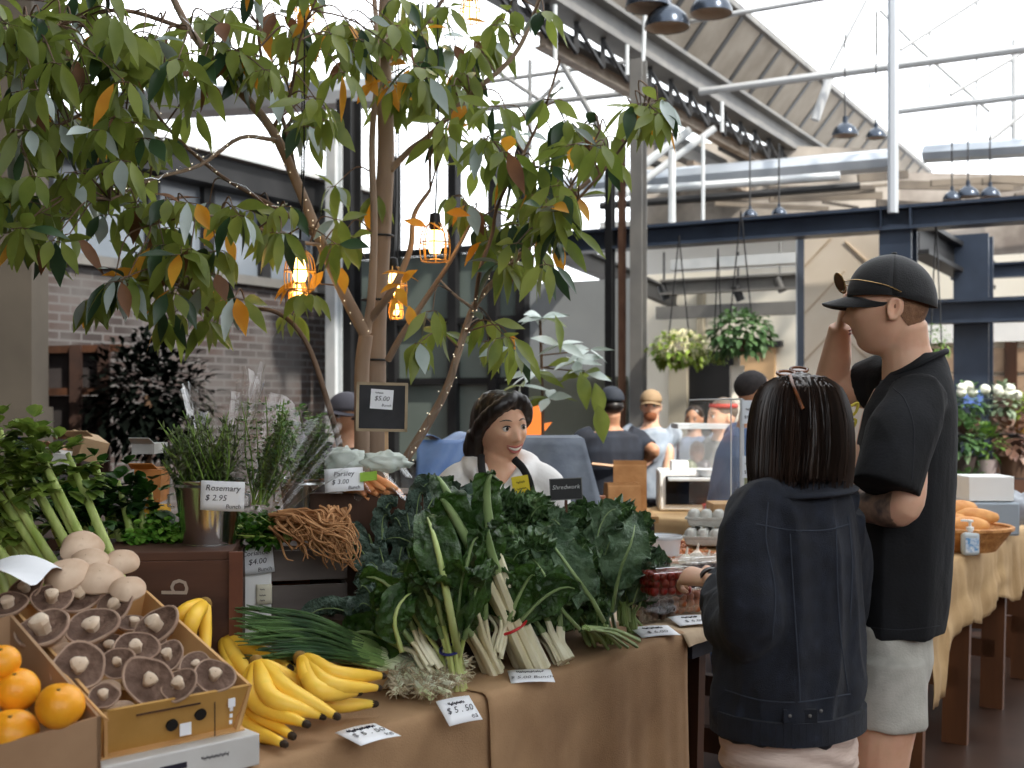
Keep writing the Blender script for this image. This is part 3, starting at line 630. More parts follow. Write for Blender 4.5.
GILL = mat('mushroom_gill', (88, 66, 54), (122, 98, 84), 40, rough=.85, bump=.5, bsc=90)
CAPM = mat('mushroom_cap', (186, 156, 130), (212, 188, 164), 14, rough=.7, c3=(160, 130, 106))
RIMM = mat('mushroom_rim', (176, 150, 130), (150, 122, 104), 30, rough=.8)
STM = mat('mushroom_stem', (226, 210, 190), (200, 176, 150), 20, rough=.8)
def mushroom(c, r, nrm, seed, up, label):
    """up: gills and stem towards nrm; otherwise the domed cap"""
    q = V(nrm).to_track_quat('Z', 'Y').to_matrix() @ Matrix.Rotation(seed * 1.7, 3, 'Z')
    root = thing('mushroom', label, 'mushroom', c, 'flat mushrooms heaped in the cardboard tray')
    rs = random.Random(seed); el = rs.uniform(.86, 1.0)
    def wob(t, z): return (1 + .05 * math.sin(2 * t + seed) + .04 * math.sin(3 * t + seed * 2.1) + .02 * math.sin(5 * t)) * (1 + (el - 1) * abs(math.cos(t)))
    s = 1 if up else -1
    b = MB(); b.lathe([(.001, -.34 * r), (.4 * r, -.31 * r), (.75 * r, -.18 * r), (.97 * r, .03 * r), (1.0 * r, .12 * r), (.97 * r, .17 * r), (.9 * r, .16 * r)] if up else
                      [(.001, .42 * r), (.3 * r, .40 * r), (.6 * r, .32 * r), (.85 * r, .16 * r), (1.0 * r, -.06 * r), (.98 * r, -.16 * r), (.88 * r, -.2 * r)], c, 28, q, wob=wob); b.build('cap', [CAPM if not up else RIMM], root)
    b = MB()
    def wob2(t, z): return wob(t, z) * (1 + .012 * math.sin(40 * t))
    b.lathe([(.92 * r, s * .16 * r), (.7 * r, s * .08 * r), (.4 * r, s * .0 * r), (.2 * r, s * .0), (.001, 0)], c, 80, q, wob=wob2); b.build('gills', GILL, root, angle=180)
    b = MB(); k = rs.uniform(.22, .3); hs = rs.uniform(.32, .6) * r
    b.lathe([(k * .9 * r, s * -.02 * r), (k * .95 * r, s * hs * .4), (k * 1.15 * r, s * hs * .8), (k * .95 * r, s * hs * 1.02), (k * .5 * r, s * hs * 1.12), (.001, s * hs * 1.1)], c, 16, q, wob=lambda t, z: 1 + .09 * math.sin(3 * t + seed) + .05 * math.sin(7 * t)); b.build('stem', STM, root)
MUSH = [(44, 631, 62, 1, 'by the left tray wall, large and dark'), (93, 628, 54, 1, 'left of centre in the tray, stem towards the viewer'), (78, 668, 58, 1, 'large one low at left with crumbling stem'), (148, 682, 56, 1, 'largest at the front wall centre'),
        (158, 627, 50, 1, 'tipped against the right wall midway'), (8, 606, 42, 1, 'cut off by the left image edge'), (27, 590, 40, 1, 'half hidden second from the left edge'), (79, 594, 52, 1, 'below the pale domed caps'), (116, 606, 44, 1, 'in the shade at centre of the heap'),
        (136, 650, 46, 1, 'in the middle of the heap, bulbous stem'), (168, 657, 36, 1, 'small one right of the middle'), (214, 677, 42, 1, 'nearest the front right corner'), (180, 686, 40, 1, 'front right with long pale stem'), (104, 697, 34, 1, 'small one squeezed at the front left wall'), (118, 664, 36, 1, 'small one between two large ones, low centre'),
        (82, 546, 46, 0, 'topmost pale domed cap'), (88, 562, 44, 0, 'pale domed cap second from the top'), (120, 562, 40, 0, 'pale domed cap right of the topmost'), (66, 574, 48, 0, 'broad pale domed cap at the left of the pile top'), (100, 578, 46, 0, 'tan domed cap in the centre of the pile top'), (128, 588, 38, 0, 'tan domed cap right, near the tray wall'),
        (196, 666, 34, 1, 'small dark one behind the front right corner'), (52, 600, 40, 1, 'shaded one under the left domed cap')]
for i, (px, py, d, up, l) in enumerate(MUSH):
    base = onplane(px, py, A_ + TNR * (.012 if py > 640 else .02), TNR)
    if not up: base = onplane(px, py, A_ + TNR * .05, TNR)
    if base.y > 2.75: base = P(px, py, 2.75)
    r = d / 2 * base.y / 1200; rs = random.Random(i * 7 + 1)
    n_ = (TNR + V((rs.uniform(-.55, .55), rs.uniform(-1.1, -.3), rs.uniform(-.2, .2)))) if up else (TNR + V((rs.uniform(-.3, .3), -.4, 0)))
    if i == 4: n_ = TNR + V((-.7, -.7, 0))
    mushroom(base, r, n_, i + 1, bool(up), ('brown gilled mushroom ' if up else 'mushroom, ') + l)
# filler mushrooms under the heap: dark stack
for i in range(15):
    u = (.2, .5, .8)[i % 3]; v = .12 + .19 * (i // 3); c = A_ + e1 * .28 * u + e2 * .42 * v - TNR * .04
    mushroom(c, .035, TNR + V((rnd.uniform(-.4, .4), rnd.uniform(-.5, 0), 0)), 50 + i, i % 3 > 0, 'buried ' + ('gilled' if i % 3 else 'domed') + ' mushroom low in the tray, ' + ('left', 'middle', 'right')[i % 3] + (' front', ' lower centre', ' centre', ' upper centre', ' back')[i // 3] + ' part')

# --- orange fruit box at left
O_A = P(-60, 762, 1.86); O_B = P(101, 716, 1.93)
f1 = (O_B - O_A).normalized(); f2 = e2.copy()
ob = thing('fruit_box', 'cardboard box of golden fruit at the lower left corner', 'box', O_A)
DD = .12
OBs = [O_A, O_B, O_B + f2 * .4, O_A + f2 * .4]
CARDP = mat('plain_brown_cardboard', (158, 126, 96), (174, 142, 110), 8, rough=.8)
for k, nm in enumerate(('front_wall', 'side_wall', 'back_wall', 'side_wall')):
    a, c = OBs[k], OBs[(k + 1) % 4]; inw = ((OBs[0] + OBs[2]) / 2 - (a + c) / 2); inw.z = 0
    b = MB(); b.poly([a, c, c - V((0, 0, DD)), a - V((0, 0, DD))], .006, -inw); b.build(nm, CARDP, ob, smooth=False)
b = MB(); b.poly([p - V((0, 0, DD)) for p in OBs], .006, (0, 0, 1)); b.build('base', CARDP, ob, smooth=False)
b = MB(); b.poly([O_B + V((-.0, 0, .003)), O_B + f1 * .004 + V((.012, -.01, -.004)), O_B + f2 * .16 + V((.012, -.01, -.004)), O_B + f2 * .16], .003); b.build('flap', CARDI, ob, smooth=False)
ORM = mat('golden_fruit_skin', (236, 150, 22), (248, 178, 44), 6, rough=.35, bump=.12, bsc=180, sub=.1, c3=(216, 128, 16))
FR = [(60, 706, 48, 'right one against the side wall'), (16, 690, 46, 'upper one in the middle of the box'), (12, 734, 52, 'lower one nearest the front wall'), (2, 662, 36, 'back one cut by left image edge'), (-34, 716, 50, 'front one mostly outside the frame')]
for (px, py, d, l) in FR:
    c = P(px, py, 2.0 if py < 700 else 1.93); r = d / 2 * c.y / 1200
    root = thing('golden_fruit', 'round orange yellow fruit, ' + l, 'fruit', c - V((0, 0, r)), 'golden fruit in the corner box')
    b = MB(); b.ball(c, (r, r, r * .93), 24, Matrix.Rotation(.4, 3, 'X'), fn=lambda u: 1 + .02 * math.sin(3 * math.atan2(u.y, u.x)) - .06 * max(0, u.z - .9) * 10 * .6); b.build('skin', ORM, root)
    b = MB(); q = c + Matrix.Rotation(.5, 3, 'X') @ V((.1 * r, 0, r * .87)); b.tube([q - V((0, 0, .002)), q + V((0, 0, .002))], .0035, 6); b.build('stem_scar', mat('green_brown_scar', (120, 96, 40), rough=.8), root)
for i in range(5):
    c = O_A + f1 * .05 * i + f2 * .2 + V((0, 0, -.085 + .02 * (i % 2)))
b = MB(); b.box(((O_A + O_B) / 2 + f2 * .2 - V((0, 0, DD + .09))), (.3, .38, .17), rz=math.atan2(f1.y, f1.x)); solo('carton', b, CARDP, 'brown carton under the golden fruit box', 'carton', smooth=False)

# --- bananas
BAN = mat('banana_skin', (240, 190, 52), (250, 208, 84), 9, rough=.45, c3=(224, 196, 70), sub=.05); BTIP = mat('banana_tip', (48, 34, 20), rough=.8); BST = mat('banana_crown', (150, 120, 50), (110, 80, 40), 20, rough=.7)
def banana_hand(label, crown, specs, z0, r=.0185):
    (cx, cy, cz) = crown; c = G(cx, cy, cz)
    root = thing('banana_hand', label, 'bananas', V((c.x, c.y, z0)))
    b = MB(); b.ball(c, (.016, .013, .016), 12); b.build('crown', BST, root)
    for (m, t, k) in specs:
        pm = G(*m); pt = G(*t); pts = crom([c, c.lerp(pm, .28) + V((0, 0, .004)), pm, pt], 6); n = len(pts)
        prof = [.0075, .0085, .015, .98 * r, r * 1.04, r * 1.04, r, .8 * r, .0075]
        rad = lerps(prof, n); rad = [a * k for a in rad]
        g = MB(); g.tube(pts, rad, 10); bo = g.build('banana', BAN, root, angle=180)
        g = MB(); d = (pts[-1] - pts[-2]).normalized(); g.tube([pts[-1] - d * .004, pts[-1] + d * .006, pts[-1] + d * .010], [.0085 * k, .0075 * k, .004 * k], 8); g.build('blossom_tip', BTIP, bo)
banana_hand('large banana hand in front, tips towards the white tag', (256, 662, 1.0),
            [((290, 692, .97), (336, 716, .93), 1), ((272, 698, .965), (322, 716, .93), 1), ((256, 702, .95), (306, 724, .925), 1), ((246, 705, .93), (292, 736, .905), 1), ((243, 722, .905), (284, 744, .90), .95), ((300, 684, .95), (330, 704, .91), .8)], TZ)
banana_hand('banana hand lying right, tips against the onion roots', (300, 658, 1.0),
            [((318, 690, .96), (358, 692, .945), 1.08), ((336, 674, .985), (382, 676, .965), .95), ((330, 684, .97), (378, 688, .945), .9), ((328, 702, .92), (374, 704, .91), .95), ((310, 680, .975), (352, 683, .96), .8)], TZ)
banana_hand('banana hand at the back, beside the dark crate', (222, 640, 1.0),
            [((256, 652, .99), (290, 668, .97), .95), ((240, 664, .98), (262, 690, .95), .95), ((232, 668, .97), (236, 700, .93), .9), ((270, 656, .97), (300, 676, .95), .85)], TZ)
banana_hand('greenish tipped banana hand behind the mushroom tray', (205, 604, 1.1),
            [((182, 614, 1.09), (160, 640, 1.03), .9), ((192, 622, 1.08), (186, 655, 1.0), .9), ((205, 625, 1.06), (207, 656, 1.0), .8)], .98)
b = MB(); q = T(-.02, .3, TZ); b.box(q + V((0, 0, .035)), (.3, .2, .06), rz=TA); solo('carton', b, CARD, 'low carton hidden under the banana hands', 'carton', smooth=False)

# --- price cards (flat on cloth edge)
def card(px, py, z, wdt, hgt, rot, lines, label, tilt=0, group='white handwritten price cards', stand=None, M=None, pm=PAPER):
    if M is None:
        c = G(px, py, z); x = V((math.cos(rot), math.sin(rot), 0)); y = V((-math.sin(rot), math.cos(rot), 0)); y = (y * math.cos(tilt) + V((0, 0, math.sin(tilt)))); M = frame(c, x, y)
    c = M.translation
    root = thing('price_card', label, 'price card', c, group)
    b = MB(); b.grid(lambda u, v: M @ V(((u - .5) * wdt, (v - .5) * hgt, .0015 + .003 * math.sin(u * PI))), 6, 4); b.build('card', pm, root, thick=.0008)
    g = MB()
    for (s, sx, sy, sz) in lines: text(g, s, M @ Matrix.Translation((sx * wdt, sy * hgt, .0058)), sz * hgt, shear=.2)
    g.build('handwriting', INK, root, smooth=False)
    return root
card(368, 735, TZ + .008, .098, .085, TA - .15, [('~~~~~~', 0, .2, .26), ('$ 5 . 50', 0, -.1, .3), ('kg', .3, -.38, .24)], 'white price card flat on burlap below the bananas', tilt=.1)
card(459, 711, TZ + .0, .088, .066, TA - .25, [('~~~~~~', 0, .2, .22), ('$ 5 . 50', 0, -.1, .34), ('ea', .3, -.4, .3)], 'white price card draped over the table edge, $5.50', tilt=.7)
card(531, 677, TZ + .010, .105, .075, TA - .8, [('~~~~~~~~', 0, .18, .22), ('$ 5.00 Bunch', 0, -.25, .26)], 'white price card in front of red banded stems', tilt=.18)
card(655, 632, TZ + .012, .12, .085, TA - .6, [('~~~~~~', 0, .15, .24), ('$ 6.00', 0, -.25, .3)], 'white price card on brown paper left of its neighbour', tilt=.15)
card(692, 621, TZ + .012, .12, .085, TA - .6, [('~~~~~', 0, .15, .24), ('$ 6.00', 0, -.25, .3)], 'white price card on brown paper nearest the jacket', tilt=.15)
# ================================================================ CRATES, HERBS
# --- dark crate with letter
CW = mat('dark_crate_wood', (58, 34, 24), (92, 58, 40), 5, rough=.7, stretch=(.3, .3, 1.5), bump=.15)
q = P(232, 550, 2.74); CA = V((q.x, q.y, 0)); cz = 1.205; ca = R(8); cx_ = V((math.cos(ca), math.sin(ca), 0)); cy_ = V((-math.sin(ca), math.cos(ca), 0))
cr = thing('wooden_crate', 'dark brown crate with a pale letter b under the rosemary bucket', 'crate', CA + V((0, 0, TZ)))
def slats(root, o, x, y, wd, dp, z0, z1, n, m, front=True):
    h = (z1 - z0) / n
    for k in range(n):
        for (a, c) in ((o - x * wd, o), (o, o + y * dp), (o + y * dp, o + y * dp - x * wd), (o - x * wd, o - x * wd + y * dp)):
            b = MB(); b.beam(a + V((0, 0, z0 + h * (k + .5))), c + V((0, 0, z0 + h * (k + .5))), .012, h - (.012 if n > 1 else 0)); b.build('slat', m, root, smooth=False, bevel=.0015)
    b = MB(); b.poly([o + V((0, 0, z0)), o - x * wd + V((0, 0, z0)), o - x * wd + y * dp + V((0, 0, z0)), o + y * dp + V((0, 0, z0))], -.01, (0, 0, 1)); b.build('base', m, root, smooth=False)
slats(cr, CA, cx_, cy_, .36, .3, TZ + .005, cz - .02, 1, CW)
b = MB(); b.poly([CA + V((0, 0, cz)), CA + cy_ * .3 + V((0, 0, cz)), CA + cy_ * .3 - cx_ * .36 + V((0, 0, cz)), CA - cx_ * .36 + V((0, 0, cz))], .02, (0, 0, 1)); b.build('lid', CW, cr, smooth=False, bevel=.002)
b = MB(); b.beam(CA + V((.012, -.012, TZ)) , CA + V((.012, -.012, cz)), .03, .016, cy_); b.build('corner_post', mat('red_brown_wood', (112, 64, 42), (84, 46, 30), 8, rough=.6), cr, smooth=False)
b = MB(); q = onplane(188, 574, CA - cy_ * .009, cy_); text(b, 'b', frame(q - V((0, 0, .03)), cx_, (0, 0, 1)) @ Matrix.Rotation(R(88), 4, 'Z'), .085); b.build('chalk_letter', mat('chalk', (168, 150, 136), rough=.9), cr, smooth=False)
# --- grey slatted crate to the right
GW_ = mat('grey_crate_wood', (92, 84, 80), (120, 110, 104), 6, rough=.8, stretch=(.3, .3, 1.5))
q = P(345, 560, 3.12); CB = V((q.x, q.y, 0)); ga = R(14); gx = V((math.cos(ga), math.sin(ga), 0)); gy = V((-math.sin(ga), math.cos(ga), 0))
cg = thing('wooden_crate', 'grey slatted crate behind the spring onions', 'crate', CB + V((0, 0, TZ)))
slats(cg, CB, gx, gy, .36, .34, TZ + .02, 1.17, 3, GW_)
b = MB(); b.poly([CB + V((0, 0, 1.175)), CB + gy * .34 + V((0, 0, 1.175)), CB + gy * .34 - gx * .36 + V((0, 0, 1.175)), CB - gx * .36 + V((0, 0, 1.175))], .015, (0, 0, 1)); b.build('lid', GW_, cg, smooth=False)
q0 = onplane(232, 556, CB - gy * .02, gy)
b = MB(); zc = q0.z; b.box(q0 + gx * .045 - V((0, 0, .11)) , (.105, .008, .25), rz=ga); solo('white_board', b, WHITE, 'white board leaning on the grey crate beside the dark crate', 'board', smooth=False)
M = frame(onplane(257, 560, CB - gy * .035, gy), gx, V((0, -.15, 1))) @ Matrix.Rotation(R(6), 4, 'Z')
card(0, 0, 0, .082, .072, 0, [('Coriander', 0, .2, .24), ('$4.00', 0, -.12, .28), ('Bunch', .2, -.4, .2)], 'white card reading Coriander $4.00 clipped to the grey crate', M=M)
M = frame(onplane(264, 594, CB - gy * .03, gy), gx, (0, 0, 1))
card(0, 0, 0, .04, .05, 0, [('~~~', -.1, .2, .16), ('~~~~', -.1, -.1, .16), ('~~~', -.1, -.35, .16)], 'small cream label on the white board', M=M, pm=mat('cream_card', (214, 208, 186), rough=.7))

# --- buckets
def bucket(px, py, Y, r0, r1, h, label):
    c = P(px, py, Y); root = thing('metal_bucket', label, 'bucket', c)
    b = MB(); b.lathe([(r1 * .97, .004), (r1, 0), (r1 * 1.01, .01), (r0, h - .008), (r0 * 1.04, h - .004), (r0 * 1.04, h), (r0 * .99, h), (r1 * .98, .012), (.001, .012)], c, 40); b.build('body', CHROME, root)
    b = MB(); b.lathe([(r0 * 1.0, h - .022), (r0 * 1.03, h - .016), (r0 * 1.0, h - .01)], c, 40); b.build('rolled_band', CHROME, root); b = MB(); b.lathe([(r1 * 1.0, .004), (r1 * 1.04, .01), (r1 * 1.02, .018)], c, 40); b.build('rolled_band', CHROME, root)
    for s in (-1, 1):
        b = MB(); a = c + V((s * r0 * 1.03, 0, h - .035)); b.tube([a, a + V((s * .014, 0, -.004)), a + V((s * .014, 0, -.03)), a + V((0, 0, -.034))], .003, 6); b.build('handle', CHROME, root)
    return c
BK1 = bucket(209, 549, 2.88, .081, .061, .168, 'shiny metal bucket holding rosemary, on the dark crate')
BK2 = bucket(308, 530, 3.30, .077, .06, .145, 'second metal bucket holding parsley, behind the carrot bag')
b = MB(); b.box(BK2 + V((0, .03, -.045 - .1)), (.26, .26, .285)); solo('carton', b, mat('red_carton', (150, 70, 44), (176, 120, 90), 6, rough=.7), 'reddish box under the parsley bucket', 'carton', smooth=False)
M = frame(BK1 + V((.055, -.092, .135)), V((1, .12, 0)), V((0, -.12, 1))) @ Matrix.Rotation(R(-3), 4, 'Z')
card(0, 0, 0, .1, .07, 0, [('Rosemary', 0, .18, .28), ('$ 2.95', -.15, -.15, .28), ('Bunch', .25, -.4, .2)], 'white card reading Rosemary $2.95 on the front bucket', M=M)

def leafpatch(b, p, d, L_, wd, droop=.3, up=V((0, 0, 1)), mi=0, n=4, cup=.2, tipk=.65):
    """one simple leaf: rooted at p, pointing along d; 2 columns, n rows"""
    d = V(d).normalized(); s = d.cross(up)
    if s.length < 1e-3: s = V((1, 0, 0))
    s.normalize(); nr = s.cross(d); vs_ = []
    for i in range(n + 1):
        t = i / n; w_ = wd * math.sin(PI * min(1, (t * tipk + (1 - tipk) * t * t) ** .8)) if 0 < i < n else wd * .03
        c = p + d * (L_ * t) + V((0, 0, -droop * L_ * t * t)); vs_ += [c - s * w_ + nr * cup * w_, c, c + s * w_ + nr * cup * w_]
    b.add(vs_, [q for i in range(n) for q in ((i * 3, i * 3 + 1, i * 3 + 4, i * 3 + 3), (i * 3 + 1, i * 3 + 2, i * 3 + 5, i * 3 + 4))], mi)
GR_ROS = mat('rosemary_green', (70, 84, 56), (118, 128, 86), 30, rough=.6, translu=.2)
GR_PAR = mat('parsley_green', (34, 74, 20), (88, 136, 44), 26, rough=.45, translu=.3)
GR_CEL = mat('celery_leaf_green', (74, 100, 38), (134, 156, 68), 22, rough=.45, translu=.3)
GR_DK = mat('dark_herb_green', (22, 50, 16), (58, 98, 32), 24, rough=.5, translu=.2)
STALK = mat('pale_green_stalk', (150, 176, 80), (190, 206, 120), 12, rough=.4, stretch=(3, 3, .3), translu=.1)
STALKD = mat('green_stalk', (84, 116, 40), (122, 150, 62), 20, rough=.5)
def herb(name, label, base, tips, m, leafL, leafW, per, stems=STALKD, cat='herbs', group=None, sr=.0025, jag=True, start=.35, seed=0, rv=None):
    rs = random.Random(seed); root = thing(name, label, cat, base, group)
    f = MB(); g = MB()
    for tp in tips:
        b0 = V(base) + V((rs.uniform(-1, 1), rs.uniform(-1, 1), 0)) * (rv or .02); tp = V(tp)
        mid = b0.lerp(tp, .5) + V((rs.uniform(-1, 1), rs.uniform(-1, 1), 0)) * .015; pts = crom([b0, mid, tp], 5); g.tube(pts, lerps([sr, sr * .8, sr * .4], len(pts)), 5)
        ax = (tp - b0).normalized()
        for k in range(per):
            t = start + (1 - start) * (k + rs.random()) / per; p = pts[min(len(pts) - 1, int(t * (len(pts) - 1)))]
            a = rs.uniform(0, 2 * PI); o_ = ax.orthogonal().normalized(); o_ = Matrix.Rotation(a, 3, ax) @ o_
            d = (o_ * rs.uniform(.5, 1) + ax * rs.uniform(.1, .9))
            if jag:   # compound leaf of three lobes on a short stalk
                e = p + d.normalized() * leafL * rs.uniform(.5, 1.3)
                for j in (-1, 0, 1): leafpatch(f, e, (d + ax.cross(d) * j * 1.0 + V((rs.uniform(-.3, .3), rs.uniform(-.3, .3), rs.uniform(-.2, .4)))), leafL * rs.uniform(.7, 1.1), leafW, .25, n=3)
            else: leafpatch(f, p, d, leafL * rs.uniform(.7, 1.2), leafW, .05, n=2)
    g.build('stems', stems, root); f.build('foliage', m, root, angle=180)
    return root
rs = random.Random(2)
c = BK1 + V((0, 0, .1))
tips = [c + V((rs.uniform(-.115, .07), rs.uniform(-.08, .08), rs.uniform(.10, .235))) for _ in range(85)]
herb('rosemary_bunch', 'grey green rosemary sprigs standing in the front bucket', c, tips, GR_ROS, .022, .0026, 60, jag=False, start=.25, seed=3, rv=.05)
c2 = BK1 + V((.10, .08, .1))
tips = [c2 + V((rs.uniform(-.04, .1), rs.uniform(-.05, .05), rs.uniform(.1, .27))) for _ in range(26)]
herb('dill_bunch', 'fine green herb bunch inside the cellophane sleeve', c2, tips, mat('sage_green', (66, 98, 50), (120, 150, 88), 30, rough=.6, translu=.2), .016, .004, 26, start=.2, seed=4)
c = BK2 + V((0, 0, .09))
tips = [c + V((rs.uniform(-.09, .07), rs.uniform(-.06, .06), rs.uniform(.12, .27))) for _ in range(22)]
herb('parsley_bunch', 'bright parsley standing in the second bucket', c, tips, GR_PAR, .022, .012, 14, seed=5, rv=.04)
# cellophane sleeves
def sleeve(label, base, ax, side, L_, r0, r1, seed):
    b = MB(); ax = V(ax).normalized(); side = V(side).normalized(); nb_ = ax.cross(side)
    def fn(u, v):
        t = v * 2 * PI; rr_ = r0 + (r1 - r0) * u; rip = 1 + .10 * math.sin(5 * t + seed + u * 3) * u + .05 * math.sin(11 * t + seed)
        tp = (.035 * math.sin(2 * t + seed) + .02 * math.sin(5 * t)) * u; rip += .06 * math.sin(17 * t + seed * 3 + u * 2) * u
        return V(base) + ax * (L_ * u + tp) + side * (math.cos(t) * rr_ * rip) + nb_ * (math.sin(t) * rr_ * .45 * rip)
    b.grid(fn, 14, 48); solo('cellophane_sleeve', b, FILM, label, 'plastic sleeve', angle=180)
sleeve('clear sleeve fanning open above the rosemary, left one', BK1 + V((.01, .05, .12)), (.04, .1, 1), (1, .1, .2), .27, .03, .1, 1)
sleeve('clear sleeve leaning right around the fine green herbs', BK1 + V((.09, .06, .09)), (.33, .1, 1), (1, .1, -.45), .27, .04, .13, 3)
sleeve('third clear sleeve between rosemary and parsley buckets', BK1 + V((.12, .16, .08)), (.5, .1, .8), (.8, .1, -.6), .24, .03, .1, 5)

# --- coriander with brown roots on the grey crate
c = P(262, 534, 3.0)
tips = [c + V((rs.uniform(-.12, .02), rs.uniform(-.08, .12), rs.uniform(-.015, .05))) for _ in range(34)]
herb('coriander_bunch', 'coriander bunch with its green tops beside the front bucket', c + V((.06, 0, -.01)), tips, GR_PAR, .018, .008, 12, stems=STALK, seed=6, sr=.003, start=.2)
ROOTB = mat('brown_root', (150, 104, 64), (186, 140, 96), 14, rough=.85, c3=(112, 74, 44))
ro = thing('root_bunch', 'tangle of stringy brown coriander roots on the grey crate', 'roots', P(315, 545, 2.98))
b = MB()
for k in range(150):
    a = P(rs.uniform(268, 300), rs.uniform(512, 530), 2.98 + rs.uniform(-.06, .06)); e = P(rs.uniform(290, 358), rs.uniform(515, 566), 2.95 + rs.uniform(-.08, .06))
    if k % 3 == 0: a = P(rs.uniform(320, 350), rs.uniform(505, 520), 3.0); e = P(rs.uniform(325, 362), rs.uniform(540, 572), 2.95)
    m1 = a.lerp(e, .4) + V((rs.uniform(-.02, .02), rs.uniform(-.02, .02), rs.uniform(.0, .03))); m2 = a.lerp(e, .75) + V((rs.uniform(-.03, .03), rs.uniform(-.03, .03), rs.uniform(-.015, .02)))
    p = crom([a, m1, m2, e], 4); b.tube(p, lerps([.0045, .003, .0012], len(p)), 5)
b.build('root_strands', ROOTB, ro)
b = MB()
for (px, py, r) in ((305, 525, .02), (330, 523, .026), (345, 535, .024), (338, 552, .02), (318, 540, .02)): b.ball(P(px, py, 3.02), (r, r, r * 1.5), 12, Matrix.Rotation(px, 3, 'X'), fn=lambda u: 1 + .15 * noise.noise(u * 4))
b.build('root_crown', ROOTB, ro)
# greens at bottom left of the bucket
c = P(168, 545, 2.95)
tips = [c + V((rs.uniform(-.09, .06), rs.uniform(-.1, .04), rs.uniform(-.0, .075))) for _ in range(22)]
herb('cress_bunch', 'low bright green salad leaves left of the front bucket', c, tips, mat('salad_green', (70, 128, 40), (142, 186, 78), 26, rough=.4, translu=.3), .02, .012, 10, seed=8)

# --- chalkboard sign on stick with price card
cb = P(382, 407, 3.42)
sg = thing('chalkboard_sign', 'small black chalkboard on a wooden stick with price $5.00', 'sign', cb - V((0, 0, .35)))
x_, z_ = V((1, .08, -.02)).normalized(), V((0, 0, 1)); M = frame(cb, x_, z_)
def slab(b, M, w_, h_, t, zo=0, mi=0):
    x, y = w_ / 2, h_ / 2; b.add([M @ V(p) for p in ((-x, -y, zo), (x, -y, zo), (x, y, zo), (-x, y, zo), (-x, -y, zo - t), (x, -y, zo - t), (x, y, zo - t), (-x, y, zo - t))], [(0, 1, 2, 3), (7, 6, 5, 4), (0, 4, 5, 1), (1, 5, 6, 2), (2, 6, 7, 3), (3, 7, 4, 0)], mi)
b = MB(); slab(b, M, .136, .13, .008); b.build('blackboard', mat('chalkboard', (26, 27, 30), (44, 44, 48), 12, rough=.6), sg, smooth=False)
b = MB()
for (dx, dy, w_, h_) in ((0, .066, .145, .008), (0, -.066, .145, .008), (-.069, 0, .008, .14), (.069, 0, .008, .14)): slab(b, M @ Matrix.Translation((dx, dy, .004)), w_, h_, .014)
b.build('frame', mat('light_wood', (176, 160, 132), (150, 132, 104), 8, rough=.6), sg, smooth=False)
b = MB(); b.beam(cb + V((.012, .006, -.06)), cb + V((.014, .006, -.36)), .01, .006, V((0, 1, 0))); b.build('stick', mat('stick_wood', (206, 170, 130), rough=.6), sg, smooth=False)
Mc = M @ Matrix.Translation((-.001, .022, .002)) @ Matrix.Rotation(R(-3), 4, 'Z')
b = MB(); slab(b, Mc, .064, .056, .001, .001); pc = b.build('price_paper', PAPER, sg, smooth=False)
b = MB(); text(b, '$5.00', Mc @ Matrix.Translation((0, -.004, .002)), .019, shear=.2); text(b, 'Bunch', Mc @ Matrix.Translation((.014, -.02, .002)), .011, shear=.2); text(b, '~~~~~', Mc @ Matrix.Translation((-.008, .015, .002)), .009); b.build('handwriting', INK, sg, smooth=False)

# --- carrot bag and parsley card
cg2 = P(375, 478, 3.2)
b = MB(); b.box(cg2 + V((-.02, .08, -.2)), (.3, .2, .32)); solo('carton', b, WOODD, 'dark box under the bagged carrots', 'box', smooth=False)
bag = thing('carrot_bag', 'clear plastic bag of carrots with green printed header', 'carrots', cg2 - V((0, 0, .05)))
CAR = mat('carrot_skin', (226, 134, 72), (236, 168, 112), 20, rough=.6)
for k in range(12):
    a = P(362 + k * 3.9, 492 + (k % 3) * 4 - k * .3, 3.16 + .012 * (k % 3)); e = a + V((-.05 + rs.uniform(-.02, .02), .02, .028)); b = MB(); b.tube(crom([a, a.lerp(e, .5), e], 3), lerps([.006, .011, .013], 7), 9); b.build('carrot', CAR, bag)
def fn(u, v): return cg2 + V(((u - .5) * .17 + .02 * v, .07 * v - .05 + .01 * math.sin(u * 12 + v * 5), -.045 + .085 * v + .014 * math.sin(u * 17 + v * 9)))
b = MB(); b.grid(fn, 20, 12); b.build('film', FILM, bag, angle=180)
b = MB(); b.poly([P(360, 473, 3.12), P(377, 471, 3.13), P(377, 480, 3.11), P(360, 482, 3.11)], .001); b.build('green_label', mat('label_green', (142, 180, 60), rough=.5), bag, smooth=False)
def crumple(name, label, c, sx, sy, sz, seed, m=FILM):
    b = MB(); b.ball(c, (sx, sy, sz), 28, fn=lambda u: 1 + .35 * noise.noise(u * 2.2 + V((seed, 0, 0))) + .22 * noise.noise(u * 5 + V((seed, 2, 0)))); return solo(name, b, m, label, 'plastic bag', angle=180)
crumple('plastic_bag', 'scrunched pale green plastic bag behind the parsley card', P(345, 462, 3.2), .055, .03, .036, 2, mat('milky_film', (222, 232, 224), rough=.25, alpha=.6))
crumple('plastic_bag', 'scrunched white plastic wrap at the foot of the chalkboard stick', P(385, 462, 3.14), .06, .03, .026, 5, MATS['milky_film'])
M = frame(P(344, 480, 3.12), V((1, .1, .06)), V((.0, .3, 1)))
card(0, 0, 0, .1, .062, 0, [('Parsley', 0, .15, .3), ('$ 3.00', -.1, -.18, .28), ('Bunch', .25, -.42, .2)], 'white card reading Parsley $3.00 before the second bucket', M=M)
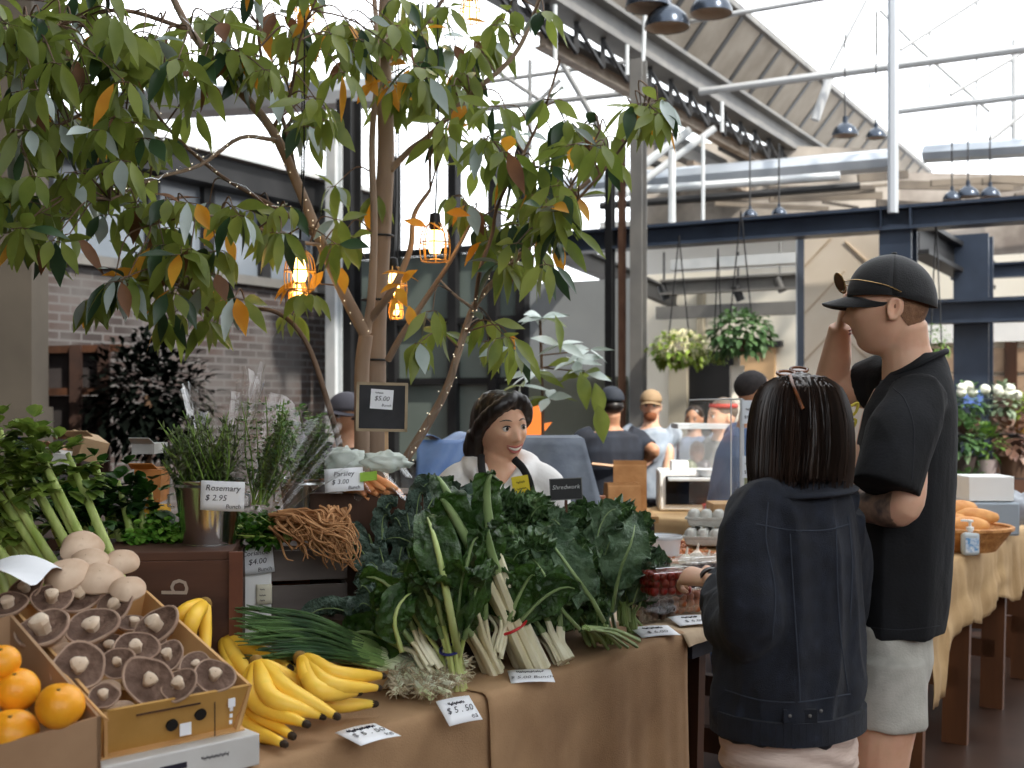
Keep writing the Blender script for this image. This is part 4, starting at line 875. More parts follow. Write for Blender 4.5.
# small black sign among kale
M = frame(P(566, 489, 3.3), V((1, 0, .05)), V((0, .1, 1)))
bs = thing('black_price_sign', 'small black name sign with chalk writing behind the kale', 'sign', P(566, 500, 3.3))
b = MB(); slab(b, M, .085, .055, .004); b.build('board', mat('chalkboard2', (30, 31, 32), rough=.6), bs, smooth=False)
b = MB(); slab(b, M, .09, .06, .003, -.001); b.build('frame', STEELG, bs, smooth=False)
b = MB(); text(b, 'Shredwork', M @ Matrix.Translation((0, 0, .002)), .017, shear=.2); b.build('chalk_writing', mat('chalk_white', (200, 200, 200), rough=.9), bs, smooth=False)
b = MB(); b.beam(P(566, 500, 3.31), P(566, 560, 3.31), .008, .006, V((0, 1, 0))); b.build('stake', WOODM, bs, smooth=False)

# --- spring onions
so_ = thing('spring_onion_bunch', 'long spring onions with hairy white roots behind bananas', 'spring onions', G(400, 670, TZ))
GSO = mat('onion_green', (34, 62, 32), (78, 108, 56), 10, rough=.4); WSO = mat('onion_white', (196, 212, 150), (232, 234, 212), 9, rough=.4)
b = MB(); g = MB(); pg_ = MB()
for k in range(74):
    v = rs.random(); a = G(396 + rs.uniform(-10, 12), 655 + 18 * v, .945 - .03 * v); py = 604 + 56 * v + rs.uniform(-3, 3); e = P(rs.uniform(226, 262) + 14 * v, py, 2.72 - .2 * v)
    m1 = a.lerp(e, .3) + V((0, 0, .014)); m2 = a.lerp(e, .65) + V((0, 0, .012 + rs.uniform(-.012, .018)))
    p = crom([a, m1, m2, e], 5); b.tube(p[5:], lerps([.0082, .0085, .006, .002], len(p) - 5), 6, flat=.6); pg_.tube(p[2:7], lerps([.0062, .008], 5), 6, flat=.75); g.tube(p[:4], lerps([.007, .0062], 4), 7)
pg_.build('pale_green_shanks', mat('onion_pale_green', (112, 144, 78), (150, 176, 108), 14, rough=.4), so_); b.build('green_leaves', GSO, so_); g.build('white_shanks', WSO, so_)
b = MB(); g = MB()
for k in range(52):
    v = rs.random(); a = G(396 + rs.uniform(-6, 10), 655 + 20 * v, .945 - .03 * v); e = G(rs.uniform(392, 470), 652 + 40 * v + rs.uniform(-6, 8), .935 - .03 * v)
    b.tube(crom([a, a.lerp(e, .5) + V((0, 0, .004)), e], 3), lerps([.006, .006, .0085], 7), 7)
    for j in range(64):
        d = (e - a).normalized() * rs.uniform(.3, 1) + V((rs.uniform(-1, 1), rs.uniform(-1, 1), rs.uniform(-.7, .7))); d.normalize(); f_ = e - (e - a) * rs.uniform(0, .5); t_ = f_ + d * rs.uniform(.012, .036)
        t_.z = max(t_.z, TZ + .012); g.tube([f_, f_.lerp(t_, .5) + V((rs.uniform(-.006, .006), rs.uniform(-.006, .006), rs.uniform(-.004, .006))), t_], [.0015, .0013, .0008], 3, caps=False)
b.build('white_bulbs', WSO, so_); g.build('root_hairs', mat('root_hair', (200, 188, 160), (168, 152, 122), 60, rough=.9), so_)
b = MB(); b.box(G(330, 690, TZ + .03) + V((0, .12, 0)), (.22, .12, .05), rz=.5); solo('carton', b, CARD, 'flat carton beneath the spring onions', 'carton', smooth=False)

# --- celery
CELM = mat('celery_stalk', (156, 180, 86), (200, 214, 136), 9, rough=.35, stretch=(4, 4, .4), translu=.12)
def celery(label, base, tip, n, wd, seed, leafm, nl=10, spread=.06):
    rs = random.Random(seed); base = V(base); tip = V(tip); root = thing('celery_bunch', label, 'celery', base); ax = (tip - base).normalized(); s = ax.cross(V((0, 1, 0))).normalized(); t_ = ax.cross(s)
    b = MB(); tips = []
    for k in range(n):
        u = (k / (n - 1) - .5) * 2; v = rs.uniform(-1, 1); a = base + s * u * wd * .5 + t_ * v * wd * .35; e = tip + s * u * (wd * .5 + spread) + t_ * v * .05 - ax * rs.uniform(0, .1)
        p = crom([a, a.lerp(e, .4), a.lerp(e, .75), e], 5); vs0 = len(b.v)
        rad = lerps([.013, .0125, .010, .006], len(p)); b.tube(p, rad, 12, flat=.55, up=t_)
        for i in range(vs0, len(b.v)):                      # ribs
            kk = (i - vs0) % 12
            if kk % 2: c_ = p[(i - vs0) // 12]; q_ = V(b.v[i]); b.v[i] = tuple(c_ + (q_ - c_) * .88)
        tips.append((p[-6], e))
    b.build('stalks', CELM, root, angle=180); f = MB()
    for (a, e) in tips:
        for k in range(nl):
            p = a.lerp(e, .15 + rs.random() * .95); d = (ax * rs.uniform(.0, 1) + V((rs.uniform(-1, 1), rs.uniform(-1, .6), rs.uniform(-.5, .7)))).normalized(); q_ = p + d * rs.uniform(.01, .05)
            for j in (-1, 0, 1): leafpatch(f, q_, d + ax.cross(d) * j * .9 + V((rs.uniform(-.2, .2), 0, rs.uniform(-.3, .2))), rs.uniform(.03, .052), rs.uniform(.013, .020), .3, n=4)
    f.build('foliage', leafm, root, angle=180)
celery('pale celery bunch leaning left, leaves at the image edge', P(112, 640, 2.62), P(-2, 452, 2.72), 10, .12, 1, GR_CEL, 22)
celery('shorter celery head at far left edge behind the first', P(40, 640, 2.8), P(-40, 440, 2.85), 7, .12, 2, GR_CEL, 9)
celery('dark leaved celery bunch right of the pale one', P(150, 640, 2.84), P(100, 488, 2.95), 9, .07, 3, GR_DK, 20, .07)
celery('dark leaved bunch tucked behind the first celery', P(120, 640, 3.0), P(62, 478, 3.08), 7, .07, 4, GR_DK, 14, .05)
c = P(10, 575, 2.3); b = MB(); b.grid(lambda u, v: c + V(((u - .5) * .16, (v - .5) * .2, .02 * math.sin(u * 3) + .01 * math.sin(v * 7 + u * 4))), 8, 8); solo('tissue_paper', b, PAPER, 'white paper sheet tucked behind the mushrooms at left', 'paper', angle=180)
b = MB(); b.box(V((-1.12, 2.95, TZ + .08)), (.6, .3, .16)); solo('carton', b, CARD, 'brown carton supporting the celery bunches', 'carton', smooth=False)
# ================================================================ KALE, CHARD
def veg_mat(name, c1, c2, sc=16, rough=.42, bump=.5, bsc=70, tl=.12, c3=None): return mat(name, c1, c2, sc, rough=rough, bump=bump, bsc=bsc, translu=tl, c3=c3)
TUSC = veg_mat('black_kale_leaf', (46, 66, 54), (90, 112, 98), 26, .34, 1, 120, .08, (98, 116, 104))
CURL = veg_mat('curly_kale_leaf', (48, 76, 42), (92, 124, 72), 26, .36, .8, 110, .25, (152, 172, 122))
CHRD = veg_mat('chard_leaf', (32, 58, 22), (62, 96, 36), 12, .32, .9, 80, .2, (88, 116, 48))
BLUK = veg_mat('blue_green_kale_leaf', (56, 82, 56), (98, 124, 92), 16, .38, .9, 90, .12, (120, 140, 112))
RIB = mat('pale_leaf_rib', (118, 142, 88), (150, 170, 116), 10, rough=.4)
CHS = mat('white_chard_stem', (214, 206, 170), (232, 228, 200), 9, rough=.4, stretch=(3, 3, .4), bump=.1)
GRS = mat('kale_stem', (124, 150, 84), (160, 180, 116), 12, rough=.45)
BANDR = mat('red_band', (196, 32, 36), rough=.5); BANDB = mat('blue_band', (44, 48, 110), rough=.5)
def leafbig(f, g, p0, pts, W, nrm, style, seed, stemr=.004, rib=True):
    """blade along curve pts (rooted p0..): f gets blade, g the rib"""
    rs = random.Random(seed); path = crom(pts, 6); n = len(path) - 1
    nu = {'curly': 40, 'tusc': 30, 'chard': 30, 'blue': 34}[style]; nv = {'curly': 16, 'tusc': 12, 'chard': 16, 'blue': 16}[style]
    L_ = sum((path[i + 1] - path[i]).length for i in range(n))
    fq = {'curly': 52, 'tusc': 22, 'chard': 14, 'blue': 24}[style]; amp = {'curly': .46, 'tusc': .2, 'chard': .2, 'blue': .28}[style]; ph = rs.uniform(0, 9)
    cup = rs.uniform(-.1, .25) if style != 'tusc' else -.5
    sd_ = rs.uniform(0, 50)
    fr_ = []
    prevs = None
    for i in range(nu + 1):
        x = i / nu * n; k = min(int(x), n - 1); c = path[k].lerp(path[k + 1], x - k); d = (path[min(k + 1, n)] - path[max(k - 0, 0)]).normalized() if k < n else d
        s = d.cross(nrm if prevs is None else prevs.cross(d)).normalized() if prevs is None else (prevs - d * prevs.dot(d)).normalized(); prevs = s
        fr_.append((c, d, s, s.cross(d)))
    vs_ = []
    for i in range(nu + 1):
        t = i / nu; c, d, s, nn_ = fr_[i]
        if style == 'tusc': w_ = W * (math.sin(PI * min(1, t * .92 + .04)) ** .45)
        elif style == 'chard': w_ = W * (math.sin(PI * min(1, t ** .85 * .96 + .03)) ** .6)
        else: w_ = W * (math.sin(PI * min(1, t ** .8 * .95 + .04)) ** .6) * (1 + .22 * math.sin(t * 23 + ph))
        for j in range(nv + 1):
            u = j / nv * 2 - 1; a = abs(u); sg_ = 1 if u > 0 else -1
            ru = amp * W * (a ** 1.5) * math.sin(fq * t * (1.0 if a > .6 else .7) + ph * sg_ + 2.4 * a * sg_)
            if style == 'curly': ru += W * .34 * a * noise.noise(V((t * 26, u * 9, sd_)))
            if style in ('chard', 'blue'): ru += W * .16 * (abs(noise.noise(V((t * 15, u * 6, sd_)))) - .2) * min(1, a * 4)
            if style == 'tusc': ru += W * .34 * (abs(noise.noise(V((t * 26, u * 6, sd_)))) - .2) * min(1, a * 4)
            ru += W * .12 * noise.noise(V((t * 7, u * 3, sd_)))
            bl = W * .06 * math.sin(t * 38 + a * 6) * math.sin(a * PI) if style in ('tusc', 'chard') else 0
            sh = .12 * W * a * math.cos(fq * t + ph * sg_) if style in ('curly', 'blue') else 0
            kw = 1 - .12 * a * abs(math.sin(fq * t)) if style == 'curly' else 1
            vs_.append(c + s * (u * w_ * kw) + nn_ * (cup * w_ * a * a + ru + bl) + d * sh)
    f.add(vs_, [(i * (nv + 1) + j, (i + 1) * (nv + 1) + j, (i + 1) * (nv + 1) + j + 1, i * (nv + 1) + j + 1) for i in range(nu) for j in range(nv)])
    if rib:
        off = fr_[0][3] * 0
        p = [fr_[int(k / 8 * nu)][0] + fr_[int(k / 8 * nu)][3] * .002 for k in range(8)]
        g.tube([V(p0)] + p, lerps([stemr * 1.25, stemr, stemr * .8, stemr * .3], 9), 7)
def bunch(name, label, cat, base, tip, n, style, m, Ll, W, spread, seed, stem=GRS, stemr=.004, band=None, bandat=None, stemf=.4, arch=.3, group=None, ribm=None, face=V((0, -1, .4)), tail=.05):
    """leaves fanning from base towards tip; stems run from below the tie"""
    rs = random.Random(seed); base = V(base); tip = V(tip); ax = tip - base; H = ax.length; ax.normalize()
    s = ax.cross(V((0, 1, 0))).normalized(); t_ = s.cross(ax)
    if t_.y > 0: t_ = -t_                      # t_ points to viewer
    root = thing(name, label, cat, base, group); f = MB(); g = MB(); st = MB()
    for k in range(n):
        a = 2 * PI * (k + rs.random() * .6) / n; rr_ = math.sqrt((k + .5) / n)
        o_ = s * math.cos(a) * rr_ + t_ * math.sin(a) * rr_ * .8
        b0 = base + (s * math.cos(a) + t_ * math.sin(a)) * rr_ * stemr * 3.2 * math.sqrt(n / 8); foot = b0 - ax * rs.uniform(.4, 1) * tail
        l0 = H * stemf * rs.uniform(.7, 1.1) if not Ll or style == 'chard' else max(.02, (H * rs.uniform(.45, 1.12) - Ll)); p1 = b0 + ax * l0 + o_ * spread * .35
        ll = Ll * rs.uniform(.8, 1.1) if Ll else (H - l0) * rs.uniform(.85, 1.1)
        d1 = (ax + o_ * spread / max(H, .1) * 1.4).normalized()
        p2 = p1 + d1 * ll * .5 + o_ * spread * .2; p3 = p1 + d1 * ll * .85 + o_ * spread * .55 + V((0, 0, -arch * ll * .25)); p4 = p1 + d1 * ll * 1.0 + o_ * spread * 1.0 + V((0, 0, -arch * ll * .7))
        nr = (o_ * .8 + V((rs.uniform(-.4, .4), -.6, .5))).normalized()
        leafbig(f, g, p1, [p1, p2, p3, p4], W * rs.uniform(.8, 1.15), nr, style, seed * 31 + k, stemr * (.8 if style == 'chard' or not Ll else .45))
        q = crom([foot, b0, b0 + ax * l0 * .5, p1], 3); st.tube(q, lerps([stemr * 1.5, stemr * 1.4, stemr * 1.2, stemr], len(q)), 8, flat=.7)
    f.build('foliage', m, root, angle=180); g.build('leaf_ribs', ribm or RIB, root, angle=180); st.build('stems', stem, root)
    if band:
        c = base + ax * (bandat or .02); r = stemr * 3.2 * math.sqrt(n / 8) * .62 + stemr * 1.0; g = MB(); ring = [c + (s * math.cos(q) + t_ * math.sin(q)) * r for q in [2 * PI * i / 24 for i in range(25)]]
        g.tube(ring, .0035, 6, caps=False); g.build('tie_band', band, root)
    return root
# props under the greens
b = MB(); b.box(T(1.02, .40, TZ + .07), (.85, .3, .14), rz=TA); solo('carton', b, mat('dark_carton', (60, 46, 34), rough=.8), 'dark low box hidden under the leafy greens', 'carton', smooth=False)
KG = 'kale bunches on the stall'
bunch('black_kale_bunch', 'dark blistered kale bunch rising beside the carrot bag', 'kale', P(392, 600, 3.06), P(352, 500, 3.18), 16, 'tusc', TUSC, .13, .024, .1, 1, arch=.7, stemf=.25)
bunch('black_kale_bunch', 'dark blistered kale bunch at the back, beneath the chalkboard', 'kale', P(420, 600, 3.1), P(398, 488, 3.25), 18, 'tusc', TUSC, .14, .026, .11, 2, arch=.6, stemf=.25)
bunch('black_kale_bunch', 'dark blistered kale bunch drooping over the grey crate', 'kale', P(398, 640, 2.86), P(352, 572, 2.86), 14, 'tusc', TUSC, .12, .022, .07, 3, arch=.6, stemf=.35)
bunch('black_kale_bunch', 'dark kale bunch with large silvery front leaf under seller', 'kale', P(455, 600, 3.0), P(438, 492, 3.1), 15, 'tusc', TUSC, .14, .030, .09, 4, arch=.6, stemf=.25)
bunch('curly_kale_bunch', 'frilly kale bunch directly in front of the seller, left', 'kale', P(470, 610, 3.2), P(462, 500, 3.35), 24, 'curly', CURL, .12, .042, .13, 5, arch=.55, stemf=.25)
bunch('curly_kale_bunch', 'frilly kale bunch directly in front of the seller, right', 'kale', P(515, 600, 3.25), P(515, 506, 3.38), 24, 'curly', CURL, .12, .042, .13, 6, arch=.55, stemf=.25)
bunch('curly_kale_bunch', 'frilly kale bunch below the yellow badge', 'kale', P(520, 625, 3.0), P(505, 540, 3.05), 20, 'curly', CURL, .11, .040, .11, 7, arch=.55, stemf=.25)
bunch('curly_kale_bunch', 'frilly kale bunch left of the small black sign', 'kale', P(560, 610, 3.3), P(562, 512, 3.42), 22, 'curly', CURL, .11, .040, .11, 8, arch=.5, stemf=.25)
bunch('curly_kale_bunch', 'bright edged frilly kale bunch low in the middle', 'kale', P(592, 636, 3.2), P(550, 556, 3.12), 22, 'curly', CURL, .11, .040, .09, 9, arch=.2, stemf=.4, tail=.03)
bunch('curly_kale_bunch', 'frilly kale bunch filling behind the chard stems', 'kale', P(480, 625, 2.95), P(430, 545, 2.95), 16, 'curly', CURL, .10, .038, .1, 10, arch=.4, stemf=.25)
bunch('blue_kale_bunch', 'blue green broad kale bunch with long pale ribs', 'kale', P(602, 628, 3.22), P(566, 512, 3.3), 12, 'blue', BLUK, .13, .046, .11, 11, arch=.3, stemf=.35, stemr=.005)
bunch('blue_kale_bunch', 'tall kale bunch nearest the paper bag, stems splayed right', 'kale', P(624, 610, 3.36), P(618, 512, 3.42), 13, 'blue', BLUK, .13, .044, .09, 12, arch=.2, stemf=.3, stemr=.0045)
bunch('curly_kale_bunch', 'dark frilly kale bunch at the right end by the punnets', 'kale', P(632, 622, 3.42), P(624, 558, 3.42), 11, 'curly', veg_mat('dark_curly_kale_leaf', (34, 60, 32), (66, 98, 54), 18, .45, .5, 80, .12), 0, .05, .08, 13, arch=.3, stemf=.3)
bunch('chard_bunch', 'chard bunch with long pale green front stem and blue tie', 'chard', G(456, 682, TZ + .02), P(432, 545, 2.66), 9, 'chard', CHRD, 0, .05, .08, 14, stem=mat('green_chard_stem', (176, 192, 110), (206, 214, 150), 9, rough=.4), stemr=.0075, band=BANDB, bandat=.085, stemf=.45, arch=.25)
bunch('chard_bunch', 'chard bunch with thick white stems and red tie', 'chard', G(530, 666, TZ + .015), P(462, 520, 2.86), 7, 'chard', CHRD, .15, .05, .07, 15, stem=CHS, stemr=.015, band=BANDR, bandat=.12, stemf=.82, arch=.1, tail=.02)
bunch('chard_bunch', 'chard bunch lying between the tied ones, cut white ends', 'chard', G(492, 668, TZ + .02), P(455, 590, 2.8), 6, 'chard', CHRD, .15, .05, .07, 16, stem=CHS, stemr=.009, stemf=.75, arch=.3, tail=.02)
bunch('chard_bunch', 'dark chard bunch low behind the onion roots', 'chard', P(425, 655, 2.75), P(385, 590, 2.78), 7, 'chard', CHRD, 0, .055, .06, 17, stem=CHS, stemr=.008, stemf=.35, arch=.3)
bunch('chard_bunch', 'chard bunch with short cut stems left of kale stems', 'chard', G(560, 655, TZ + .03), P(530, 600, 3.1), 7, 'chard', CHRD, 0, .05, .06, 18, stem=CHS, stemr=.009, stemf=.5, arch=.3, tail=.03)
bunch('chard_bunch', 'chard bunch under the seller, between two frilly kales', 'chard', P(500, 640, 2.9), P(520, 560, 2.95), 7, 'chard', CHRD, 0, .05, .09, 19, stem=CHS, stemr=.006, stemf=.3, arch=.3)
bunch('curly_kale_bunch', 'frilly kale bunch topping the heap under the apron', 'kale', P(490, 590, 3.3), P(488, 494, 3.42), 24, 'curly', CURL, .11, .042, .16, 21, arch=.5, stemf=.3)
bunch('curly_kale_bunch', 'frilly kale bunch topping the heap right of the badge', 'kale', P(540, 590, 3.35), P(540, 502, 3.45), 24, 'curly', CURL, .11, .042, .15, 22, arch=.5, stemf=.3)
bunch('curly_kale_bunch', 'frilly kale bunch at the top left of the heap by the seller', 'kale', P(440, 590, 3.3), P(436, 492, 3.4), 22, 'curly', CURL, .11, .040, .14, 23, arch=.5, stemf=.3)
bunch('curly_kale_bunch', 'frilly kale bunch just behind the tall ribbed leaf', 'kale', P(600, 600, 3.35), P(596, 508, 3.45), 22, 'curly', CURL, .11, .040, .12, 24, arch=.4, stemf=.3)
bunch('black_kale_bunch', 'dark blistered kale bunch filling the centre front', 'kale', P(462, 620, 3.02), P(462, 560, 3.05), 14, 'tusc', TUSC, .12, .024, .1, 25, arch=.5, stemf=.3)
bunch('curly_kale_bunch', 'frilly kale bunch directly above the red tie', 'kale', P(500, 620, 2.98), P(492, 520, 3.05), 22, 'curly', CURL, .11, .040, .12, 26, arch=.4, stemf=.3)
# loose splayed kale stems towards the table edge
for (bx, by, ex, ey, z, n, l) in ((586, 628, 634, 646, .03, 14, 'fan of cut green stems at the table edge, middle'), (604, 588, 636, 634, .05, 12, 'fan of cut green stems hanging near the punnets')):
    b = MB()
    for k in range(n):
        a = G(bx + rs.uniform(-4, 4), by + rs.uniform(-3, 3), TZ + .10); e = G(ex + rs.uniform(-32, 6), ey + rs.uniform(-10, 4), TZ + .015); b.tube(crom([a, a.lerp(e, .5) + V((0, 0, .012)), e], 4), lerps([.003, .0036, .0045], 9), 7)
    solo('kale_stems', b, GRS, l, 'kale stems')
# single feature leaves
def single(label, pts, W, nrm, style, m, seed, stem, p0, stemr, cat='leaf'):
    root = thing('loose_leaf', label, cat, p0); f = MB(); g = MB(); leafbig(f, g, p0, pts, W, V(nrm), style, seed, stemr); f.build('blade', m, root, angle=180); g.build('midrib', stem, root, angle=180)
CG = mat('lime_rib', (170, 190, 110), (200, 212, 150), 10, rough=.4)
single('chard leaf with long lime rib above the blue tied stems', [P(448, 600, 2.62), P(440, 560, 2.62), P(432, 530, 2.66), P(425, 512, 2.75)], .05, (0, -1, .2), 'chard', CHRD, 3, CG, G(462, 672, TZ + .04), .008)
single('curled shiny chard leaf low left of the blue tie', [P(398, 640, 2.62), P(394, 620, 2.6), P(402, 600, 2.62), P(422, 585, 2.68)], .045, (.5, -1, .2), 'chard', CHRD, 4, CG, P(402, 652, 2.62), .005)
single('large pale veined kale leaf below the small black sign', [P(592, 600, 3.0), P(572, 572, 2.98), P(552, 545, 3.02), P(535, 525, 3.1)], .062, (.2, -1, .4), 'blue', BLUK, 5, RIB, P(604, 622, 3.0), .005)
single('tall upright kale leaf with curved rib nearest the punnets', [P(616, 588, 3.12), P(622, 565, 3.1), P(632, 540, 3.12), P(636, 515, 3.2)], .055, (0, -1, .2), 'blue', BLUK, 6, RIB, P(612, 612, 3.12), .0045)
single('kale leaf folded forward with bright rib, mid stall', [P(562, 610, 2.95), P(552, 590, 2.93), P(540, 568, 2.95), P(528, 555, 3.0)], .05, (.1, -1, .5), 'curly', CURL, 7, RIB, P(580, 630, 2.95), .004)
single('silvery kale leaf bowing over the top of the heap', [P(440, 535, 2.95), P(448, 515, 2.92), P(455, 500, 2.98), P(462, 492, 3.1)], .04, (0, -.7, .8), 'tusc', TUSC, 8, RIB, P(436, 560, 2.95), .004)

# ================================================================ PUNNETS and back of second table
CL2 = film_mat('punnet_plastic', .10, .45, .18)
BERRY = [mat('brown_fruit', (58, 36, 28), (84, 54, 40), 20, rough=.5), mat('orange_fruit', (150, 74, 36), (176, 96, 48), 20, rough=.4), mat('red_fruit', (140, 30, 28), (168, 52, 42), 20, rough=.3), mat('dark_fruit', (48, 28, 34), (76, 44, 50), 20, rough=.4)]
def punnet(c, rz, kind, label, w_=.15, d_=.11, h_=.075, fill=True):
    root = thing('punnet', label, 'punnet', c, 'clear lidded fruit punnets'); Mz = Matrix.Rotation(rz, 3, 'Z')
    b = MB(); t = .86
    for (sx, sy) in ((1, 0), (-1, 0), (0, 1), (0, -1)):
        if sx: q = [(sx * w_ / 2 * t, -d_ / 2 * t, 0), (sx * w_ / 2 * t, d_ / 2 * t, 0), (sx * w_ / 2, d_ / 2, h_), (sx * w_ / 2, -d_ / 2, h_)]
        else: q = [(-w_ / 2 * t, sy * d_ / 2 * t, 0), (w_ / 2 * t, sy * d_ / 2 * t, 0), (w_ / 2, sy * d_ / 2, h_), (-w_ / 2, sy * d_ / 2, h_)]
        b.add([Mz @ V(p) + c for p in q], [(0, 1, 2, 3)])
    b.build('tub', CL2, root, smooth=False)
    b = MB(); b.box(c + V((0, 0, h_ + .004)), (w_ * 1.05, d_ * 1.06, .008), rz=rz); b.box(c + V((0, 0, h_ + .014)), (w_ * .86, d_ * .84, .012), rz=rz); b.build('lid', CL2, root, smooth=False, bevel=.003)
    rs = random.Random(int(c.x * 9999)); b = MB(); r = .014
    for iz in range(3):
        for ix in range(5):
            for iy in range(4):
                p = V(((ix - 2) * w_ * .19 + rs.uniform(-.003, .003), (iy - 1.5) * d_ * .22 + rs.uniform(-.003, .003), .015 + iz * .02)); b.ball(Mz @ p + c, r * rs.uniform(.85, 1.1), 8)
    o = b.build('fruit_fill', BERRY[kind], root); o['kind'] = 'stuff'
def Gz(px, py, z): return G(px, py, z)
ps = [(648, 620, TZ + .004, 0, 'front left punnet of dark brown fruit beside the kale'), (682, 612, TZ + .004, 1, 'front punnet of orange fruit right of the first'), (716, 605, TZ + .004, 3, 'punnet of dark fruit partly behind the jacket sleeve'),
      (655, 598, TZ + .10, 0, 'punnet stacked on the front left one'), (690, 596, TZ + .002, 0, 'brown fruit punnet one row behind the orange one'), (664, 580, TZ + .004, 3, 'punnet under the white tub'),
      (700, 586, TZ + .10, 3, 'topmost punnet behind the hand'), (728, 588, TZ + .004, 0, 'punnet half hidden by the sleeve, far right')]
for (px, py, z, k, l) in ps: punnet(G(px, py, z), TA - .4, k, l, fill=True)
HANDP = P(672, 578, 3.32); punnet(HANDP + V((-.02, .0, -.045)), TA - .5, 2, 'punnet of red berries held in the hand', .13, .1, .06)
# white tub, sacks, egg boxes, nuts
c = G(662, 563, TZ + .06); b0 = thing('white_tub', 'round white plastic tub behind the punnets', 'tub', c)
b = MB(); b.lathe([(.001, .0), (.06, 0), (.07, .085), (.075, .09), (.075, .1), (.068, .1), (.058, .01)], c, 32); b.build('body', mat('tub_white', (226, 230, 234), rough=.3), b0)
b = MB(); b.lathe([(.076, .092), (.078, .098), (.076, .104)], c, 32); b.build('rim', mat('tub_rim', (190, 196, 202), rough=.3), b0)
b = MB(); b.box(c + V((0, 0, -.035)), (.2, .2, .065)); solo('carton', b, PAPER, 'white carton under the round white tub', 'carton', smooth=False)
b = MB(); cc = G(700, 560, TZ + .01) ; b.box(cc + V((0, .1, .03)), (.55, .35, .06), rz=TA); solo('nut_tray', b, CARD, 'shallow tray of loose nuts behind the punnets', 'tray', smooth=False)
NUT = mat('nut_brown', (170, 92, 50), (206, 136, 84), 30, rough=.5)
b = MB()
for k in range(420):
    p = G(rs.uniform(630, 745), rs.uniform(543, 566), TZ + .075) ; b.ball(p + V((0, 0, rs.uniform(0, .012))), rs.uniform(.009, .014), 6)
o = solo('loose_nuts', b, NUT, 'loose brown nuts spread behind the white tub', 'nuts', kind='stuff') if False else tag(b.build('loose_nuts', NUT, loc=center(b)), 'loose brown nuts spread behind the white tub', 'nuts', kind='stuff')
GARL = mat('garlic_skin', (226, 212, 196), (240, 232, 222), 16, rough=.6, c3=(198, 178, 160))
for k, (px, py) in enumerate([(686, 562), (697, 558), (708, 565), (700, 570), (718, 560), (690, 572), (728, 566), (712, 573)]):
    p = G(px, py, TZ + .1); b = MB(); r = .026; b.ball(p, (r, r, r * .85), 16, fn=lambda u: 1 + .07 * abs(math.sin(4 * math.atan2(u.y, u.x))) + (.5 * max(0, u.z - .85) * 4)); g0 = thing('garlic_bulb', '' + ('leftmost pale garlic bulb', 'second pale garlic bulb from left', 'pale garlic bulb in the front middle', 'lowest pale garlic bulb', 'pale garlic bulb right of centre', 'pale garlic bulb nearest the fingers', 'rightmost pale garlic bulb', 'pale garlic bulb at front right')[k] + ' in the heap', 'garlic', p, 'garlic bulbs by the hand'); b.build('bulb', GARL, g0); b = MB(); b.tube([p + V((0, 0, r * .9)), p + V((.006, 0, r * 2))], [.006, .003], 8); b.build('neck', GARL, g0)
b = MB(); pp = G(725, 568, TZ + .12); b.grid(lambda u, v: pp + V(((u - .5) * .17, (v - .5) * .12, .012 * math.sin(u * 9) + .02 * v)), 10, 6); solo('brown_paper_bag', b, CARDP, 'flat brown paper bag near the egg boxes', 'paper bag', thick=.002)
EGG = mat('egg_box_pulp', (176, 176, 170), (196, 196, 190), 30, rough=.9, bump=.3, bsc=120)
b = MB(); ec = G(722, 546, TZ + .10); b.box(ec + V((.06, .06, -.055)), (.36, .3, .09), rz=-.3); solo('carton', b, CARD, 'carton under the grey egg boxes', 'carton', smooth=False)
def eggbox(c, rz, label):
    root = thing('egg_box', label, 'egg box', c, 'grey pulp egg boxes'); Mz = Matrix.Rotation(rz, 3, 'Z')
    b = MB(); b.box(c + V((0, 0, .018)), (.29, .1, .03), rz=rz, taper=.92); b.build('base', EGG, root, bevel=.006)
    b = MB(); b.box(c + V((0, 0, .036)), (.3, .108, .008), rz=rz)
    for ix in range(6):
        for iy in range(2): b.lathe([(.024, .038), (.022, .056), (.014, .066), (.001, .068)], Mz @ V(((ix - 2.5) * .048, (iy - .5) * .05, 0)) + c, 12)
    b.build('lid', EGG, root)
eggbox(ec, -.25, 'grey pulp egg box nearest the clear screen'); eggbox(ec + V((.04, .12, 0)), -.25, 'grey pulp egg box behind the nearest one'); eggbox(ec + V((.02, .06, .068)), -.25, 'grey pulp egg box stacked on top')
# ================================================================ PEOPLE
def skin_mat(name, c1, c2, c3=None): return mat(name, c1, c2, 14, rough=.5, sub=.12, bump=.06, bsc=90, c3=c3)
SK1 = skin_mat('skin_warm', (206, 158, 128), (218, 174, 144)); SK2 = skin_mat('skin_light', (214, 166, 138), (224, 180, 152)); SK3 = skin_mat('skin_tan', (176, 128, 98), (190, 142, 110)); SKL = skin_mat('skin_seller', (200, 152, 122), (214, 168, 138))
HAIRB = mat('black_hair', (20, 15, 14), (34, 27, 25), 60, rough=.38, stretch=(1, 1, .08)); HAIRD = mat('dark_brown_hair', (30, 21, 17), (58, 44, 36), 50, rough=.32, stretch=(1, 1, .06))
EYEW = mat('eye_white', (226, 220, 214), rough=.2); EYED = mat('eye_dark', (30, 18, 12), rough=.15); LIPM = mat('lips', (168, 92, 84), rough=.45); TEETH = mat('teeth', (232, 224, 212), rough=.3)
def gs(x, c, w_): return np.exp(-((x - c) / w_) ** 2)
